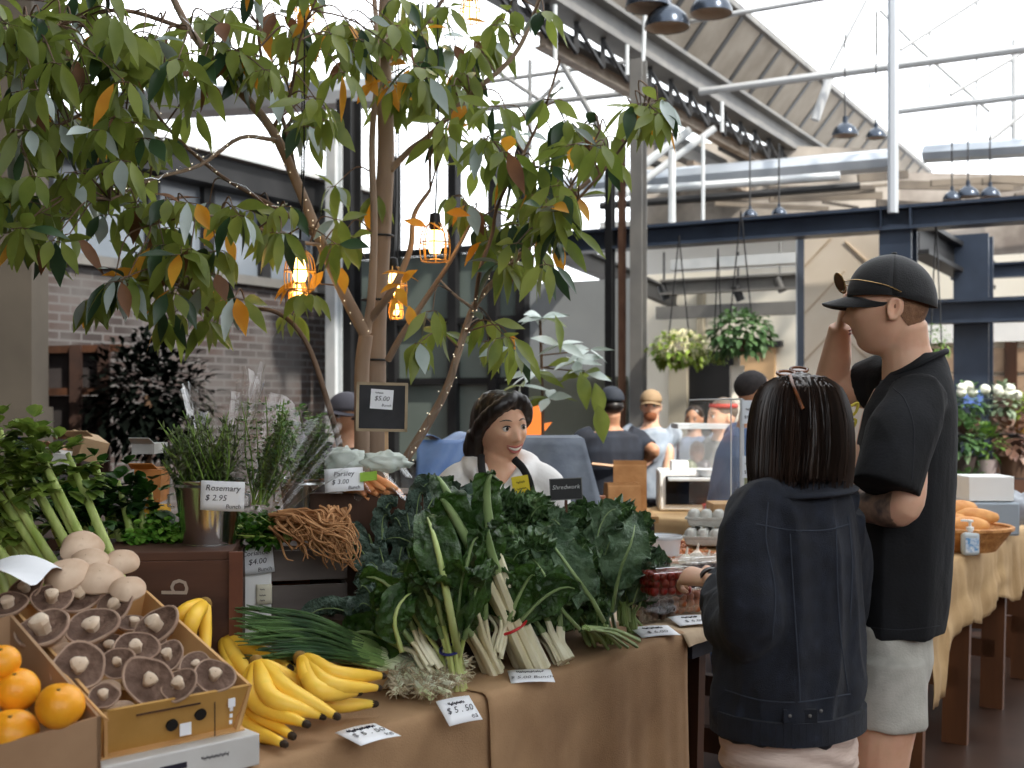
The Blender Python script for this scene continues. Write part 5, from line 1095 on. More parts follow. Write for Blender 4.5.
def headmesh(b, M, sc=1.0, smile=0, jaw=1.0, W_=.074, nose=1.0):
    """head about its centre, face towards local -Y; face half height about .115"""
    nu, nv = 84, 60; th = np.linspace(0, PI, nv + 1)[:, None]; ph = np.linspace(0, 2 * PI, nu, endpoint=False)[None, :]
    X = np.sin(th) * np.cos(ph); Y = np.sin(th) * np.sin(ph); Z = np.cos(th) * np.ones_like(ph)
    zz = np.clip(-Z, 0, 1); k = 1 - .30 * zz ** 1.6 * jaw
    x = X * W_ * k; y = Y * .095 * (1 - .12 * zz); z = Z * .118
    y = np.where((Y > 0) & (Z < 0), y * (1 - .35 * zz), y); y = np.where((Y < 0) & (Z < 0), y / np.maximum(np.sin(th), .05) ** .45, y)
    fr_ = np.clip(-Y, 0, 1) ** 1.2
    ax = np.abs(x); d = np.zeros_like(x)
    d += .024 * nose * gs(x, 0, .010) * np.clip((.012 - z) / .048, 0, 1) * (z > -.038) * 1.0 + .024 * nose * gs(x, 0, .010) * (z <= -.038) * np.clip(1 - (-.038 - z) / .008, 0, 1)
    d += .008 * gs(ax, .013, .007) * gs(z, -.034, .008)                       # nostril wings
    d -= .010 * gs(ax, .031, .014) * gs(z, .006, .012)                        # sockets
    d += .005 * gs(ax, .030, .018) * gs(z, .027, .008)                        # brow
    d += (.005 + .009 * smile) * gs(ax, .043, .018) * gs(z, -.024 + .004 * smile, .018)  # cheeks
    d += .006 * gs(x, 0, .022) * gs(z, -.057, .005) + .006 * gs(x, 0, .020) * gs(z, -.069, .005) - .004 * gs(x, 0, .024 + .008 * smile) * gs(z, -.063, .003)
    d += .009 * gs(x, 0, .022) * gs(z, -.098, .014)                           # chin
    d -= .004 * gs(z, -.080, .006) * gs(x, 0, .02)
    y = y - d * fr_
    pts = np.stack([x, y, z], -1).reshape(-1, 3) * sc
    b.add([M @ V(p) for p in pts], [(i * nu + j, (i + 1) * nu + j, (i + 1) * nu + (j + 1) % nu, i * nu + (j + 1) % nu) for i in range(nv) for j in range(nu)])
    for s in (-1, 1):                                                          # ears: rim ring and lobe
        Me = M @ Matrix.Translation((s * W_ * .97 * sc, .012 * sc, -.004 * sc)) @ Matrix.Rotation(s * R(22), 4, 'Z') @ Matrix.Rotation(R(-10), 4, 'X')
        ring = [Me @ V((s * .008, math.cos(t) * .0145 * sc * (1 + .15 * math.sin(t)), math.sin(t) * .026 * sc)) for t in [2 * PI * i / 16 for i in range(17)]]
        b.tube(ring, .0052 * sc, 7, caps=False); b.ball(Me @ V((-s * .002, .002, 0)), (.005, .012 * sc, .024 * sc), 10, Me.to_3x3()); b.ball(Me @ V((s * .006, -.004, -.027 * sc)), .007 * sc, 8)
def onface(M, sc, x, z, out, W_=.074):
    """a point on the front of the head"""
    Z = z / .118; zz = max(0, -Z); r = math.sqrt(max(0, 1 - Z * Z)); k = 1 - .3 * zz ** 1.6; X = x / (W_ * k); yy = math.sqrt(max(0, r * r - X * X)) * .095 * (1 - .12 * zz)
    if z < 0: yy /= max(r, .05) ** .45
    return M @ V((x * sc, (-yy - out) * sc, z * sc))
def face_parts(root, M, sc, smile=0, brow=HAIRB, W_=.074, eyes=True):
    if eyes:
        for s in (-1, 1):
            c = onface(M, sc, s * .031, .004, -.006, W_); b = MB(); b.ball(c, .0105 * sc, 14); eb = b.build('eye', EYEW, root); b = MB(); dr = (onface(M, sc, s * .031 + .004, .004, .02, W_) - c).normalized(); b.ball(c + dr * .0046 * sc, .0075 * sc, 10); b.build('iris', EYED, eb)
            b = MB(); b.tube([onface(M, sc, s * (.019 + .006 * i), .009 + .004 * math.sin(PI * i / 4), .0035, W_) for i in range(5)], [.0012, .0026, .003, .0026, .0012], 6); b.build('eyelid', brow, root)
            b = MB(); b.tube([onface(M, sc, s * (.014 + .0085 * i), .026 + .006 * math.sin(PI * (i + .5) / 5), .002, W_) for i in range(5)], [.0016, .0028, .003, .0024, .001], 6, flat=.8); b.build('eyebrow', brow, root)
    wl = .022 + .008 * smile
    up = [onface(M, sc, wl * (i / 4 - 1), -.058 + .009 * smile * abs(i / 4 - 1) ** 1.5, .006, W_) for i in range(9)]; lo = [onface(M, sc, wl * (i / 4 - 1), -.066 - .008 * smile * (1 - abs(i / 4 - 1) ** 2) + .012 * smile * abs(i / 4 - 1) ** 2, .007, W_) for i in range(9)]
    b = MB(); b.tube(up, lerps([.0012, .003, .0035, .003, .0012], 9), 6); b.tube(lo, lerps([.0012, .0036, .0042, .0036, .0012], 9), 6); b.build('lips', LIPM, root)
    if smile > .5:
        b = MB(); mid = [(u * .6 + l * .4) for u, l in zip(up, lo)]; b.tube(mid[1:-1], [.0022, .0038, .0046, .005, .0046, .0038, .0022], 6); b.build('teeth', TEETH, root)
def rotm(c, face, pitch=0, roll=0):
    """matrix placing local -Y towards the horizontal direction face"""
    a = math.atan2(face[1], face[0]) + PI / 2
    return Matrix.Translation(c) @ Matrix.Rotation(a, 4, 'Z') @ Matrix.Rotation(pitch, 4, 'X') @ Matrix.Rotation(roll, 4, 'Y')
def hand(b, wrist, d, palm_n, thumb_side, curl=.5, sc=1.0, spread=.12):
    """palm and five curled fingers; d along the hand, palm_n faces out of the palm"""
    d = V(d).normalized(); pn = V(palm_n); pn = (pn - d * pn.dot(d)).normalized(); s = d.cross(pn) * thumb_side; w_ = V(wrist)
    q = crom([w_ - d * .02 * sc, w_ + d * .03 * sc, w_ + d * .075 * sc, w_ + d * .092 * sc], 3)
    b.tube(q, lerps([.024 * sc, .033 * sc, .040 * sc, .034 * sc], len(q)), 14, flat=.42, up=pn)
    for k, (off, L_, r) in enumerate(((.028, .070, .0088), (.0095, .078, .0092), (-.0095, .073, .0088), (-.027, .058, .0078))):
        p = w_ + d * .082 * sc + s * off * sc; a = 0; pts = [p - d * .02 * sc, p]; dd = (d + s * off * spread * 20).normalized()
        for j, f in enumerate((.42, .32, .26)):
            a += curl * (.7 + .12 * k) * (1.0 if j else .8); v = dd * math.cos(a) + pn * math.sin(a); pts.append(pts[-1] + v * L_ * f * sc)
        b.tube(crom(pts, 3), lerps([r * sc * 1.05, r * sc, r * sc * .95, r * sc * .9, r * sc * .75], (len(pts) - 1) * 3 + 1), 9); b.ball(pts[-1], r * sc * .76, 8)
    p = w_ + d * .022 * sc + s * .026 * sc; t1 = (d * .7 + s * .75 + pn * .25).normalized(); t2 = (d * .95 + s * .2 + pn * .5 * (1 + curl)).normalized(); pts = [p - s * .01 * sc, p + t1 * .035 * sc, p + t1 * .035 * sc + t2 * .03 * sc, p + t1 * .035 * sc + t2 * .055 * sc]
    b.tube(crom(pts, 3), lerps([.013 * sc, .0115 * sc, .0105 * sc, .0085 * sc], 10), 9); b.ball(pts[-1], .0086 * sc, 8)
def legs(b, root_c, side, hip_z, face, sc=1.0, stand=.1, knee_r=.058, thigh=.085, calf=.056):
    """two legs with feet; side is the unit vector across the hips"""
    f = V((face[0], face[1], 0)).normalized()
    for s in (-1, 1):
        h = root_c + side * s * .085 * sc + V((0, 0, hip_z)); k = root_c + side * s * stand * sc + f * .02 + V((0, 0, .49 * sc)); a = root_c + side * s * stand * sc - f * .02 + V((0, 0, .085 * sc))
        limb(b, [h, h.lerp(k, .5) + f * .012, k, k.lerp(a, .35) - f * .018, a], [thigh * 1.05, thigh * .92, knee_r, calf, .038 * sc], 16)
        b.tube(crom([a + V((0, 0, .01)) - f * .03, a + V((0, 0, -.035)), a + f * .08 + V((0, 0, -.05)), a + f * .16 + V((0, 0, -.06))], 4), lerps([.034, .042, .04, .022], 13), 12)
def folds(sx=9, sz=3.5, amp=.010, seed=0, fine=.0025):
    def fn(co, nr):
        return amp * (ridge(co, sx, sx, sz, seed) - .55) + fine * fbm(co, 40, 40, 22, seed)
    return fn
from bpy_extras.object_utils import world_to_camera_view
def seam(obj, root, pxs, r, m, name='seam', lift=0):
    """a stitched line lying on obj's surface along the given outline points"""
    bpy.context.view_layer.update(); mi = obj.matrix_world.inverted(); o_ = mi @ V((0, 0, CH)); pts = []
    fine = crom([V((x, y, 0)) for x, y in pxs], 6)
    for p in fine:
        d = (mi.to_3x3() @ (P(p.x, p.y, 1) - V((0, 0, CH)))).normalized(); hit, loc, nr, _ = obj.ray_cast(o_, d)
        if hit: pts.append(obj.matrix_world @ loc + nr * lift)
    if len(pts) > 2: g = MB(); g.tube(pts, r, 6); g.build(name, m, root)
DENIM = mat('black_denim', (15, 19, 29), (25, 31, 44), 30, rough=.85, bump=.4, bsc=420, c3=(36, 43, 58), sheen=.05)
BTEE = mat('black_tshirt', (13, 14, 17), (20, 22, 27), 10, rough=.88, bump=.15, bsc=160)
SHORT = mat('light_grey_shorts', (168, 166, 158), (190, 188, 180), 14, rough=.85, bump=.2, bsc=200)
SKIRT = mat('pale_pink_skirt', (206, 184, 172), (222, 202, 190), 10, rough=.85, bump=.4, bsc=30, stretch=(1, 1, 5))

# ---------------------------------------------------------------- woman in denim jacket (back to us)
wc = V((.665, 2.74, 0)); wf = V((-.66, .75, 0)).normalized(); wsd = V((wf.y, -wf.x, 0))        # wsd: her right
wa = math.atan2(wsd.y, wsd.x)
W1 = thing('woman', 'person in a black denim jacket with dark bob, reaching over the punnets', 'person', wc)
def WP(px, py, Y=2.74): return P(px, py, Y)
HW = rotm(WP(800, 428) + V((0, .01, 0)), wf, R(-8)); 
b = MB(); headmesh(b, HW, .98)
limb(b, [HW @ V((0, .02, -.05)), WP(795, 488), WP(795, 515)], [.052, .045, .05], 14)
RG = [(wc.x - .03, wc.y, .68, .12, .11), (wc.x - .03, wc.y, .80, .135, .11), (wc.x - .02, wc.y, .93, .125, .10), (wc.x - .01, wc.y, 1.05, .115, .09), (wc.x - .01, wc.y, 1.2, .125, .09), (wc.x - .01, wc.y, 1.27, .11, .07), (wc.x - .01, wc.y, 1.31, .06, .05)]
b.rings([(x, y, z, rx, ry, wa) for (x, y, z, rx, ry) in RG])
legs(b, wc + V((-.035, 0, 0)), wsd, .76, wf, .95, .085, .055, .078, .053)
Ls = WP(757, 520, 2.66); Le = WP(752, 622, 2.72); Lw = WP(712, 580, 3.16)
limb(b, [Ls, Ls.lerp(Le, .5), Le, Le.lerp(Lw, .5), Lw], [.04, .04, .038, .034, .026])
hd = (WP(690, 576, 3.26) - Lw).normalized()
hand(b, Lw, V((-.72, .6, .06)), V((.35, .35, -.8)), -1, .95, .95)
Rs = WP(838, 520, 2.84); Re = WP(838, 620, 2.98); Rw = WP(800, 600, 3.2)
limb(b, [Rs, Rs.lerp(Re, .5), Re, Rw], [.04, .04, .036, .026]); hand(b, Rw, V((-.8, .6, 0)), V((0, 0, -1)), -1, .4, .95)
fuse('body', b, .005, SK1, W1, 2)
# jacket
b = MB()
JR = [(WP(788, 722).x, 0, .800, .172, .145), (WP(787, 700).x, 0, .86, .176, .15), (WP(790, 650).x, 0, .98, .176, .148), (WP(794, 600).x, 0, 1.10, .172, .142), (WP(797, 550).x, 0, 1.21, .166, .132), (WP(797, 520).x, 0, 1.275, .162, .118), (WP(798, 500).x, 0, 1.322, .152, .108), (WP(798, 488).x, 0, 1.350, .128, .095), (WP(798, 480).x, 0, 1.385, .08, .075), (WP(798, 474).x, 0, 1.40, .068, .066)]
b.rings([(x, wc.y + .0, z, rx, ry, wa) for (x, _, z, rx, ry) in JR], 40, power=2.3)
limb(b, [WP(780, 500, 2.7), WP(758, 510, 2.66), WP(750, 560, 2.62), WP(752, 622, 2.62), WP(738, 620, 2.78), WP(720, 592, 2.98)], [.05, .066, .072, .080, .072, .046], 20)
limb(b, [WP(812, 496, 2.78), WP(842, 512, 2.82)], [.05, .062], 14, n=3)
limb(b, [WP(838, 515, 2.83), WP(846, 570, 2.88), WP(840, 620, 2.98), WP(812, 612, 3.12)], [.064, .066, .062, .045], 18)
def jd(co, nr):
    f = folds(10, 2.2, .013, 3, .0022)(co, nr)
    sl = np.exp(-((co[:, 1] - 2.84) / .14) ** 2) * (co[:, 0] < .60)
    f = f + .007 * fbm(co, 7, 7, 5, 31) + .005 * np.sin((co[:, 0] * .8 + co[:, 2]) * 42 + 3 * fbm(co, 5, 5, 3, 4)) * np.clip((1.02 - co[:, 2]) / .2, 0, 1)
    return f + sl * .009 * ridge(co, 22, 14, 22, 9)
jk = fuse('jacket', b, .0065, DENIM, W1, 3, jd)
SEAM = mat('denim_seam', (38, 43, 54), (50, 56, 68), 60, rough=.8)
b = MB()                                              # hem band with tab and buttons
hb = [(WP(787, 722).x + math.cos(t + wa) * .178 * 1.0, wc.y + math.sin(t + wa) * .178) for t in [0]]
def jring(z, kx, ky, xo, n=60, power=2.3):
    out = []
    for i in range(n + 1):
        t = 2 * PI * i / n; c_, s_ = math.cos(t), math.sin(t); e = 2 / power; lx = kx * math.copysign(abs(c_) ** e, c_); ly = ky * math.copysign(abs(s_) ** e, s_)
        out.append(V((xo + lx * math.cos(wa) - ly * math.sin(wa), wc.y + lx * math.sin(wa) + ly * math.cos(wa), z)))
    return out
r1 = jring(.832, .180, .152, WP(788, 722).x); g = MB()
g.tube(r1, .024, 8, caps=False, flat=1, up=(0, 0, 1)); 
g2 = MB()
for i in range(len(r1) - 1): g2.beam(r1[i], r1[i + 1], .012, .052)
g2.build('hem_band', DENIM, W1, angle=60)
def backpt(px, py, off=.0): return WP(px, py, 2.74 - .145 + off)
for (px, py, w_, h_, nm) in ((800, 716, .075, .03, 'waist_tab'),):
    g = MB(); g.box(backpt(px, py, -.022), (w_, .01, h_), rz=.05); t_ = g.build(nm, DENIM, W1, smooth=False, bevel=.002); g = MB()
    for k in (-1, 1): g.ball(backpt(px + 10 * k, py, -.03), (.004, .002, .004), 10)
    g.build('button', STEELG, t_)
g = MB(); g.ball(backpt(821, 711, -.016), (.004, .003, .004), 10); g.build('button', STEELG, W1)
SM2 = mat('denim_stitch', (52, 58, 70), rough=.85)
for pl in ([(768, 502), (766, 540), (775, 590), (772, 640)], [(756, 524), (790, 530), (826, 530), (850, 524)], [(790, 534), (794, 600), (798, 660), (800, 702)], [(836, 530), (838, 600), (842, 650), (848, 692)], [(848, 516), (852, 560), (850, 620)], [(725, 690), (760, 700), (800, 702), (850, 694)]): seam(jk, W1, pl, .0016, SM2, lift=.0005)
# collar
g = MB(); cz_ = WP(797, 484)
def cf(u, v):
    t = PI * (.02 + .96 * u) * 2 + PI * .5 ; rr_ = .084 + .064 * v; z = cz_.z + .020 - .036 * v + .008 * math.cos(t)
    lx, ly = rr_ * math.cos(t), rr_ * .9 * math.sin(t); return (cz_.x + lx * math.cos(wa) - ly * math.sin(wa), wc.y + lx * math.sin(wa) + ly * math.cos(wa) + .005, z)
g.grid(cf, 36, 5); g.build('collar', DENIM, W1, thick=.006, angle=180)
g = MB(); cuff = Lw + V((.02, -.03, -.006)); dv = (Lw - WP(738, 612, 2.92)).normalized(); g.tube([cuff - dv * .03, cuff + dv * .02], .041, 20); g.build('cuff', DENIM, W1)
g = MB(); g.tube([Lw + dv * .004, Lw + dv * .02], .030, 20); wt = g.build('watch_strap', BLACK, W1); g = MB(); g.box(Lw + V((.004, -.026, .014)), (.028, .012, .03), M=frame((0, 0, 0), dv, (0, 0, 1)).to_3x3()); g.build('watch_face', CHROME, wt, bevel=.003)
# skirt
b = MB(); sx_ = WP(788, 740).x
b.rings([(sx_ + .002, wc.y, .715, .165, .140, wa), (sx_, wc.y, .76, .165, .140, wa), (sx_, wc.y, .80, .160, .136, wa), (sx_, wc.y, .86, .150, .125, wa)], 36, power=2.2)
fuse('skirt', b, .008, SKIRT, W1, 2, lambda co, nr: .004 * np.sin(co[:, 2] * 130 + 8 * fbm(co, 6, 6, 4, 2)))
# bob hair: shell and strands
b = MB(); hc = WP(800, 424); ha = math.atan2(wsd.y, wsd.x)
HRG = [(.001, .001, 0.118), (.05, .058, .108), (.078, .092, .085), (.094, .110, .045), (.102, .118, 0), (.106, .120, -.045), (.110, .118, -.085), (.112, .114, -.115), (.104, .106, -.128), (.07, .07, -.126)]
pr = [(hc.x, hc.y + .0, hc.z + z * .98 - .0, rx * 1.02, ry, ha) for (rx, ry, z) in HRG]
b.rings(pr, 40)
def hd_(co, nr):
    ang = np.arctan2(co[:, 1] - hc.y, co[:, 0] - hc.x); return .003 * np.sin(ang * 46 + 3 * fbm(co, 8, 8, 3, 1)) + .005 * fbm(co, 26, 26, 4, 5)
fuse('hair', b, .0055, HAIRD, W1, 1, hd_)
b = MB(); rs = random.Random(9)
for k in range(520):
    a = rs.uniform(0, 2 * PI); q = [];  sw = rs.uniform(-.08, .08); ex = rs.uniform(.995, 1.04); zend = rs.uniform(-.02, .012)
    for (rx, ry, z) in HRG[1:8] + [(.110, .112, -.126)]:
        t = a + sw * (.11 - z) * 4; lx, ly = rx * 1.02 * ex * math.cos(t), ry * ex * math.sin(t); zz = z * .98 + (zend if z < -.12 else 0)
        q.append(V((hc.x + lx * math.cos(ha) - ly * math.sin(ha), hc.y + lx * math.sin(ha) + ly * math.cos(ha), hc.z + zz)))
    b.tube(crom(q, 2), .0011, 3, caps=False)
b.build('hair_strands', HAIRD, W1)
# sunglasses on head
TORT = mat('tortoise_frame', (116, 64, 28), (70, 38, 20), 40, rough=.25)
sgp = thing('sunglasses', 'tortoiseshell sunglasses pushed up on the dark bob', 'sunglasses', WP(795, 380))
def hs(px, py, dy=0): return P(px, py, 2.74 + dy)
g = MB(); g.tube(crom([hs(790, 375, -.045), hs(793, 385, -.085), hs(798, 397, -.105), hs(803, 409, -.118)], 4), .0042, 8, flat=.6); g.build('temple_arm', TORT, sgp)
for (x, y, dy) in ((786, 377, .0), (799, 373, .075)):
    g = MB(); c = hs(x, y, dy) + V((0, 0, .004)); ring = [c + V((math.cos(t) * .020, math.sin(t) * .016 , .004 + math.sin(t) * .006)) for t in [2 * PI * i / 18 for i in range(19)]]; g.tube(ring, .0035, 7, caps=False); g.build('rim', TORT, sgp)
    g = MB(); g.poly([p for p in ring[:-1]], .001); g.build('lens', mat('amber_lens', (88, 56, 34), rough=.1), sgp, smooth=False)
g = MB(); g.tube([hs(786, 376, .02), hs(795, 372, .05)], .003, 6); g.build('bridge', TORT, sgp)

# ---------------------------------------------------------------- tall man in cap and black tee
mc = V((.955, 3.02, 0)); mf = V((-.95, .30, 0)).normalized(); msd = V((mf.y, -mf.x, 0))
ma = math.atan2(mf.y, mf.x)
M1 = thing('man', 'tall person in black cap and oversized black t-shirt shading eyes', 'person', mc)
def MP(px, py, Y=3.02): return P(px, py, Y)
HM = rotm(MP(888, 309), mf, R(-3))
b = MB(); headmesh(b, HM, 1.0, .3, .8, .075)
limb(b, [HM @ V((0, .040, -.035)), MP(906, 348), MP(912, 385)], [.056, .058, .075], 18)
b.rings([(mc.x - .01, mc.y, .80, .095, .13, ma), (mc.x, mc.y, 1.0, .095, .14, ma), (mc.x, mc.y, 1.2, .095, .14, ma), (mc.x, mc.y, 1.4, .095, .15, ma), (mc.x + .01, mc.y, 1.52, .08, .13, ma), (mc.x + .02, mc.y, 1.58, .06, .08, ma)])
legs(b, V((MP(890, 0).x, mc.y, 0)), msd, .82, mf, 1.04, .085, .062, .074, .062)
# left arm near camera: elbow, tattooed forearm to the left
NS = MP(912, 405, 2.86); NE = MP(903, 506, 2.80); NW = MP(838, 500, 2.98)
limb(b, [NS, NS.lerp(NE, .5), NE, NE.lerp(NW, .5) + V((0, 0, -.004)), NW], [.05, .048, .043, .045, .032], 18); hand(b, NW, V((-.9, .4, -.1)), V((0, 0, 1)), -1, .5)
# right arm raised to the brow
FS = MP(893, 395, 3.2); FE = MP(833, 384, 3.24); FW = MP(840, 326, 3.16)
limb(b, [FS, FS.lerp(FE, .55), FE, FE.lerp(FW, .5), FW], [.055, .050, .044, .040, .028], 18); hand(b, FW + V((0, 0, .0)), V((.25, -.25, 1)), V((.9, -.2, -.1)), 1, .35)
TAT = mat('tattooed_skin', (176, 142, 120), (84, 74, 72), 30, rough=.55, c3=(110, 94, 86), detail=8)
bo_ = fuse('body', b, .0055, [SK2, TAT], M1, 2); mo = V(M1.location)
for pl in bo_.data.polygons:
    c = pl.center + mo; t = max(0, min(1, (c - NE).dot(NW - NE) / (NW - NE).length_squared))
    if (c - NE.lerp(NW, t)).length < .075 and 0 < t < .97 and c.z < NE.z + .06: pl.material_index = 1
lt = [onface(HM, 1, .022 * (i / 4 - 1), -.058 + .002 * abs(i / 4 - 1), .007, .075) for i in range(9)]; g = MB(); g.tube(lt, lerps([.001, .0035, .001], 9), 6); lt2 = [p - V((0, 0, .008)) for p in lt]; g.tube(lt2, lerps([.001, .004, .001], 9), 6); g.build('lips', LIPM, M1)
for s in (-1, 1):
    c = onface(HM, 1, s * .031, .006, -.006, .075); g = MB(); g.ball(c, .010, 12); e_ = g.build('eye', EYEW, M1); g = MB(); g.ball(c + V((mf.x, mf.y, 0)) * .005, .006, 10); g.build('iris', EYED, e_)
# short cropped hair below cap
b = MB(); hm = HM @ V((0, 0, 0))
def crop(u, v):
    ph = PI * .03 + PI * .94 * u; th = PI * (.42 + (.06 + .19 * min(1, min(u, 1 - u) * 3.2) ** .7) * v * (1 - .0 * abs(u - .5))); r = 1.022
    return HM @ V((math.sin(th) * math.cos(ph) * .075 * r * (1 - .3 * max(0, -math.cos(th)) ** 1.6 * .8), math.sin(th) * math.sin(ph) * .095 * r * (1 - .35 * max(0, -math.cos(th))), math.cos(th) * .118 * r))
b.grid(crop, 30, 10); b.build('cropped_hair', mat('cropped_hair', (112, 80, 58), (134, 98, 72), 80, rough=.8, bump=.4, bsc=300), M1, angle=180)
# tee
b = MB(); x0 = MP(903, 0).x
b.rings([(x0 - .012, mc.y, .975, .108, .165, ma), (x0 - .006, mc.y, 1.05, .114, .17, ma), (x0 - .0, mc.y, 1.2, .120, .175, ma), (x0 + .006, mc.y, 1.35, .122, .18, ma), (x0 + .012, mc.y, 1.45, .118, .185, ma), (x0 + .018, mc.y, 1.53, .110, .18, ma), (x0 + .026, mc.y, 1.575, .095, .15, ma), (x0 + .038, mc.y, 1.61, .075, .115, ma), (x0 + .05, mc.y, 1.64, .055, .09, ma), (x0 + .056, mc.y, 1.665, .040, .06, ma)], 40, power=2.3)
limb(b, [MP(918, 392, 2.90), MP(905, 425, 2.84), MP(893, 462, 2.81), MP(885, 490, 2.79)], [.07, .078, .082, .082], 20)
limb(b, [MP(898, 385, 3.16), MP(880, 383, 3.2), MP(862, 388, 3.23)], [.09, .075, .066], 18)
te = fuse('tshirt', b, .0065, BTEE, M1, 3, folds(6, 1.8, .012, 8, .0012))
SM3 = mat('tee_seam', (34, 36, 42), rough=.9)
for pl in ([(893, 388), (905, 400), (914, 430), (912, 480)], [(862, 487), (884, 492), (908, 494)], [(862, 626), (900, 630), (940, 626)]): seam(te, M1, pl, .0014, SM3)
g = MB(); ring = []
for i in range(33):
    t = 2 * PI * i / 32; lx, ly = .076 * math.cos(t), .088 * math.sin(t); ring.append(V((x0 + .028 + lx * math.cos(ma) - ly * math.sin(ma), mc.y + lx * math.sin(ma) + ly * math.cos(ma), 1.632 - .040 * math.cos(t))))
g.tube(ring, .008, 8, caps=False); g.build('neck_band', BTEE, M1)
g = MB(); YL = mat('yellow_print', (196, 176, 60), rough=.7); pts = [(851, 406), (858, 403), (856, 412), (850, 418), (856, 420), (853, 428), (848, 436)]
g.tube(crom([MP(x, y, 2.93) for x, y in pts], 3), .0035, 6); g.build('yellow_print', YL, M1)
# shorts
b = MB(); sx0 = MP(889, 0).x
b.rings([(sx0, mc.y, .84, .092, .155, ma), (sx0, mc.y, .90, .105, .155, ma), (sx0 + .004, mc.y, 1.0, .10, .15, ma)], 30)
for s in (-1, 1):
    q = V((sx0, mc.y, 0)) + msd * s * .088; limb(b, [q + V((0, 0, .92)), q + V((0, 0, .84)), q + V((.0, 0, .755))], [.086, .088, .090], 20)
fuse('shorts', b, .007, SHORT, M1, 2, folds(9, 7, .007, 15, .001))
# cap
CAPB = mat('black_cap', (22, 23, 25), (34, 35, 38), 20, rough=.8, bump=.2, bsc=300, sheen=.2)
b = MB(); Mh = HM
def dome(u, v):
    th = PI * .5 * v; ph = 2 * PI * u; g_ = 1 + .006 * abs(math.sin(ph * 3)); k = .025 if math.sin(ph) > 0 else 0
    return Mh @ V((math.sin(th) * math.cos(ph) * .086 * g_, (math.sin(th) * math.sin(ph) * .108 + .008) * g_, .028 - .022 * v * max(0, math.sin(ph)) + math.cos(th) ** .85 * .108))
b.grid(dome, 48, 14); co = b.build('cap_crown', CAPB, M1, thick=.003, angle=180)
b = MB()
def brim(u, v):
    a = PI * (u * 1.0); x = math.cos(a) * .080 * (1 - .12 * v); y0 = -math.sin(a) * .098; return Mh @ V((x, .008 + y0 - v * .072 * math.sin(a) ** .5, .030 - .022 * v * math.sin(a) - .16 * abs(x) ** 1 * 1.1 * v - .02 * (abs(x) / .08) ** 2))
b.grid(brim, 24, 8); b.build('cap_brim', CAPB, M1, thick=.004, angle=180)
b = MB(); b.ball(Mh @ V((0, .008, .139)), (.008, .008, .005), 10); b.build('cap_button', CAPB, M1)
# sunglasses on cap
sg2 = thing('sunglasses', 'round brown lensed sunglasses resting on the black cap brim', 'sunglasses', MP(846, 276))
GOLD = mat('gold_wire', (168, 140, 96), rough=.25, metal=.9); BL_ = mat('brown_lens', (112, 76, 48), rough=.08, spec=.8)
for s in (-1, 1):
    c = Mh @ V((s * .031, -.120, .062)); x_ = Mh.to_3x3() @ V((1, .5 * s, 0)); z_ = Mh.to_3x3() @ V((0, -.35, 1)); ring = [c + x_ * math.cos(t) * .024 + z_ * math.sin(t) * .023 for t in [2 * PI * i / 24 for i in range(24)]]
    g = MB(); g.tube(ring + ring[:1], .0016, 6, caps=False); rm = g.build('wire_rim', GOLD, sg2); g = MB(); g.poly(ring, .0015); g.build('lens', BL_, rm, smooth=False)
    g = MB(); g.tube(crom([c + x_ * s * .024, Mh @ V((s * .079, -.075, .064)), Mh @ V((s * .090, -.01, .052)), Mh @ V((s * .088, .03, .036))], 5), .0016, 6); g.build('temple_arm', GOLD, sg2)
g = MB(); g.tube([Mh @ V((-.01, -.124, .066)), Mh @ V((.01, -.124, .066))], .0016, 6); g.build('bridge', GOLD, sg2)

# ---------------------------------------------------------------- smiling seller behind the stall
sc0 = V((-.035, 4.0, 0)); sf = V((.52, -.85, 0)).normalized(); tf = V((.25, -.97, 0)).normalized(); ssd = V((tf.y, -tf.x, 0)); sa = math.atan2(ssd.y, ssd.x)
S1 = thing('stall_seller', 'smiling person with dark bob, white hooded top and black apron', 'person', sc0)
def SP(px, py, Y=4.0): return P(px, py, Y)
HS = rotm(SP(501, 428), sf, R(2), R(-4))
b = MB(); headmesh(b, HS, 1.02, 1, .75, .078)
limb(b, [HS @ V((0, .02, -.05)), SP(500, 466, 3.99), SP(502, 480, 3.95), SP(503, 492, 3.95)], [.058, .054, .048, .04], 16)
b.rings([(sc0.x, 4.0, z, rx, ry, sa) for (z, rx, ry) in ((.8, .17, .12), (1.0, .16, .12), (1.15, .17, .12), (1.27, .16, .10), (1.32, .09, .08))])
legs(b, sc0, ssd, .82, tf, .95)
for s in (-1, 1):
    a = SP(500 + s * 44, 478); e = SP(500 + s * 58, 560, 3.95); w_ = SP(500 + s * 30, 590, 3.75); limb(b, [a, a.lerp(e, .5), e, w_], [.05, .045, .04, .028]); hand(b, w_, V((-s * .5, -.8, -.1)), V((0, 0, -1)), s, .4, .95)
fuse('body', b, .0055, SKL, S1, 2)
face_parts(S1, HS, 1.02, 1, HAIRB, .078)
HOOD = mat('white_hoodie', (222, 220, 218), (234, 232, 230), 6, rough=.85, bump=.15, bsc=120)
b = MB(); b.rings([(sc0.x, 4.01, z, rx, ry, sa) for (z, rx, ry) in ((.85, .19, .15), (1.05, .19, .15), (1.2, .19, .14), (1.255, .18, .12), (1.29, .16, .09), (1.315, .12, .06))], 36)
for s in (-1, 1):
    limb(b, [SP(500 + s * 16, 482, 4.02), SP(500 + s * 38, 480), SP(500 + s * 52, 502), SP(500 + s * 60, 560, 3.95), SP(500 + s * 40, 585, 3.82)], [.05, .062, .064, .058, .045], 18)
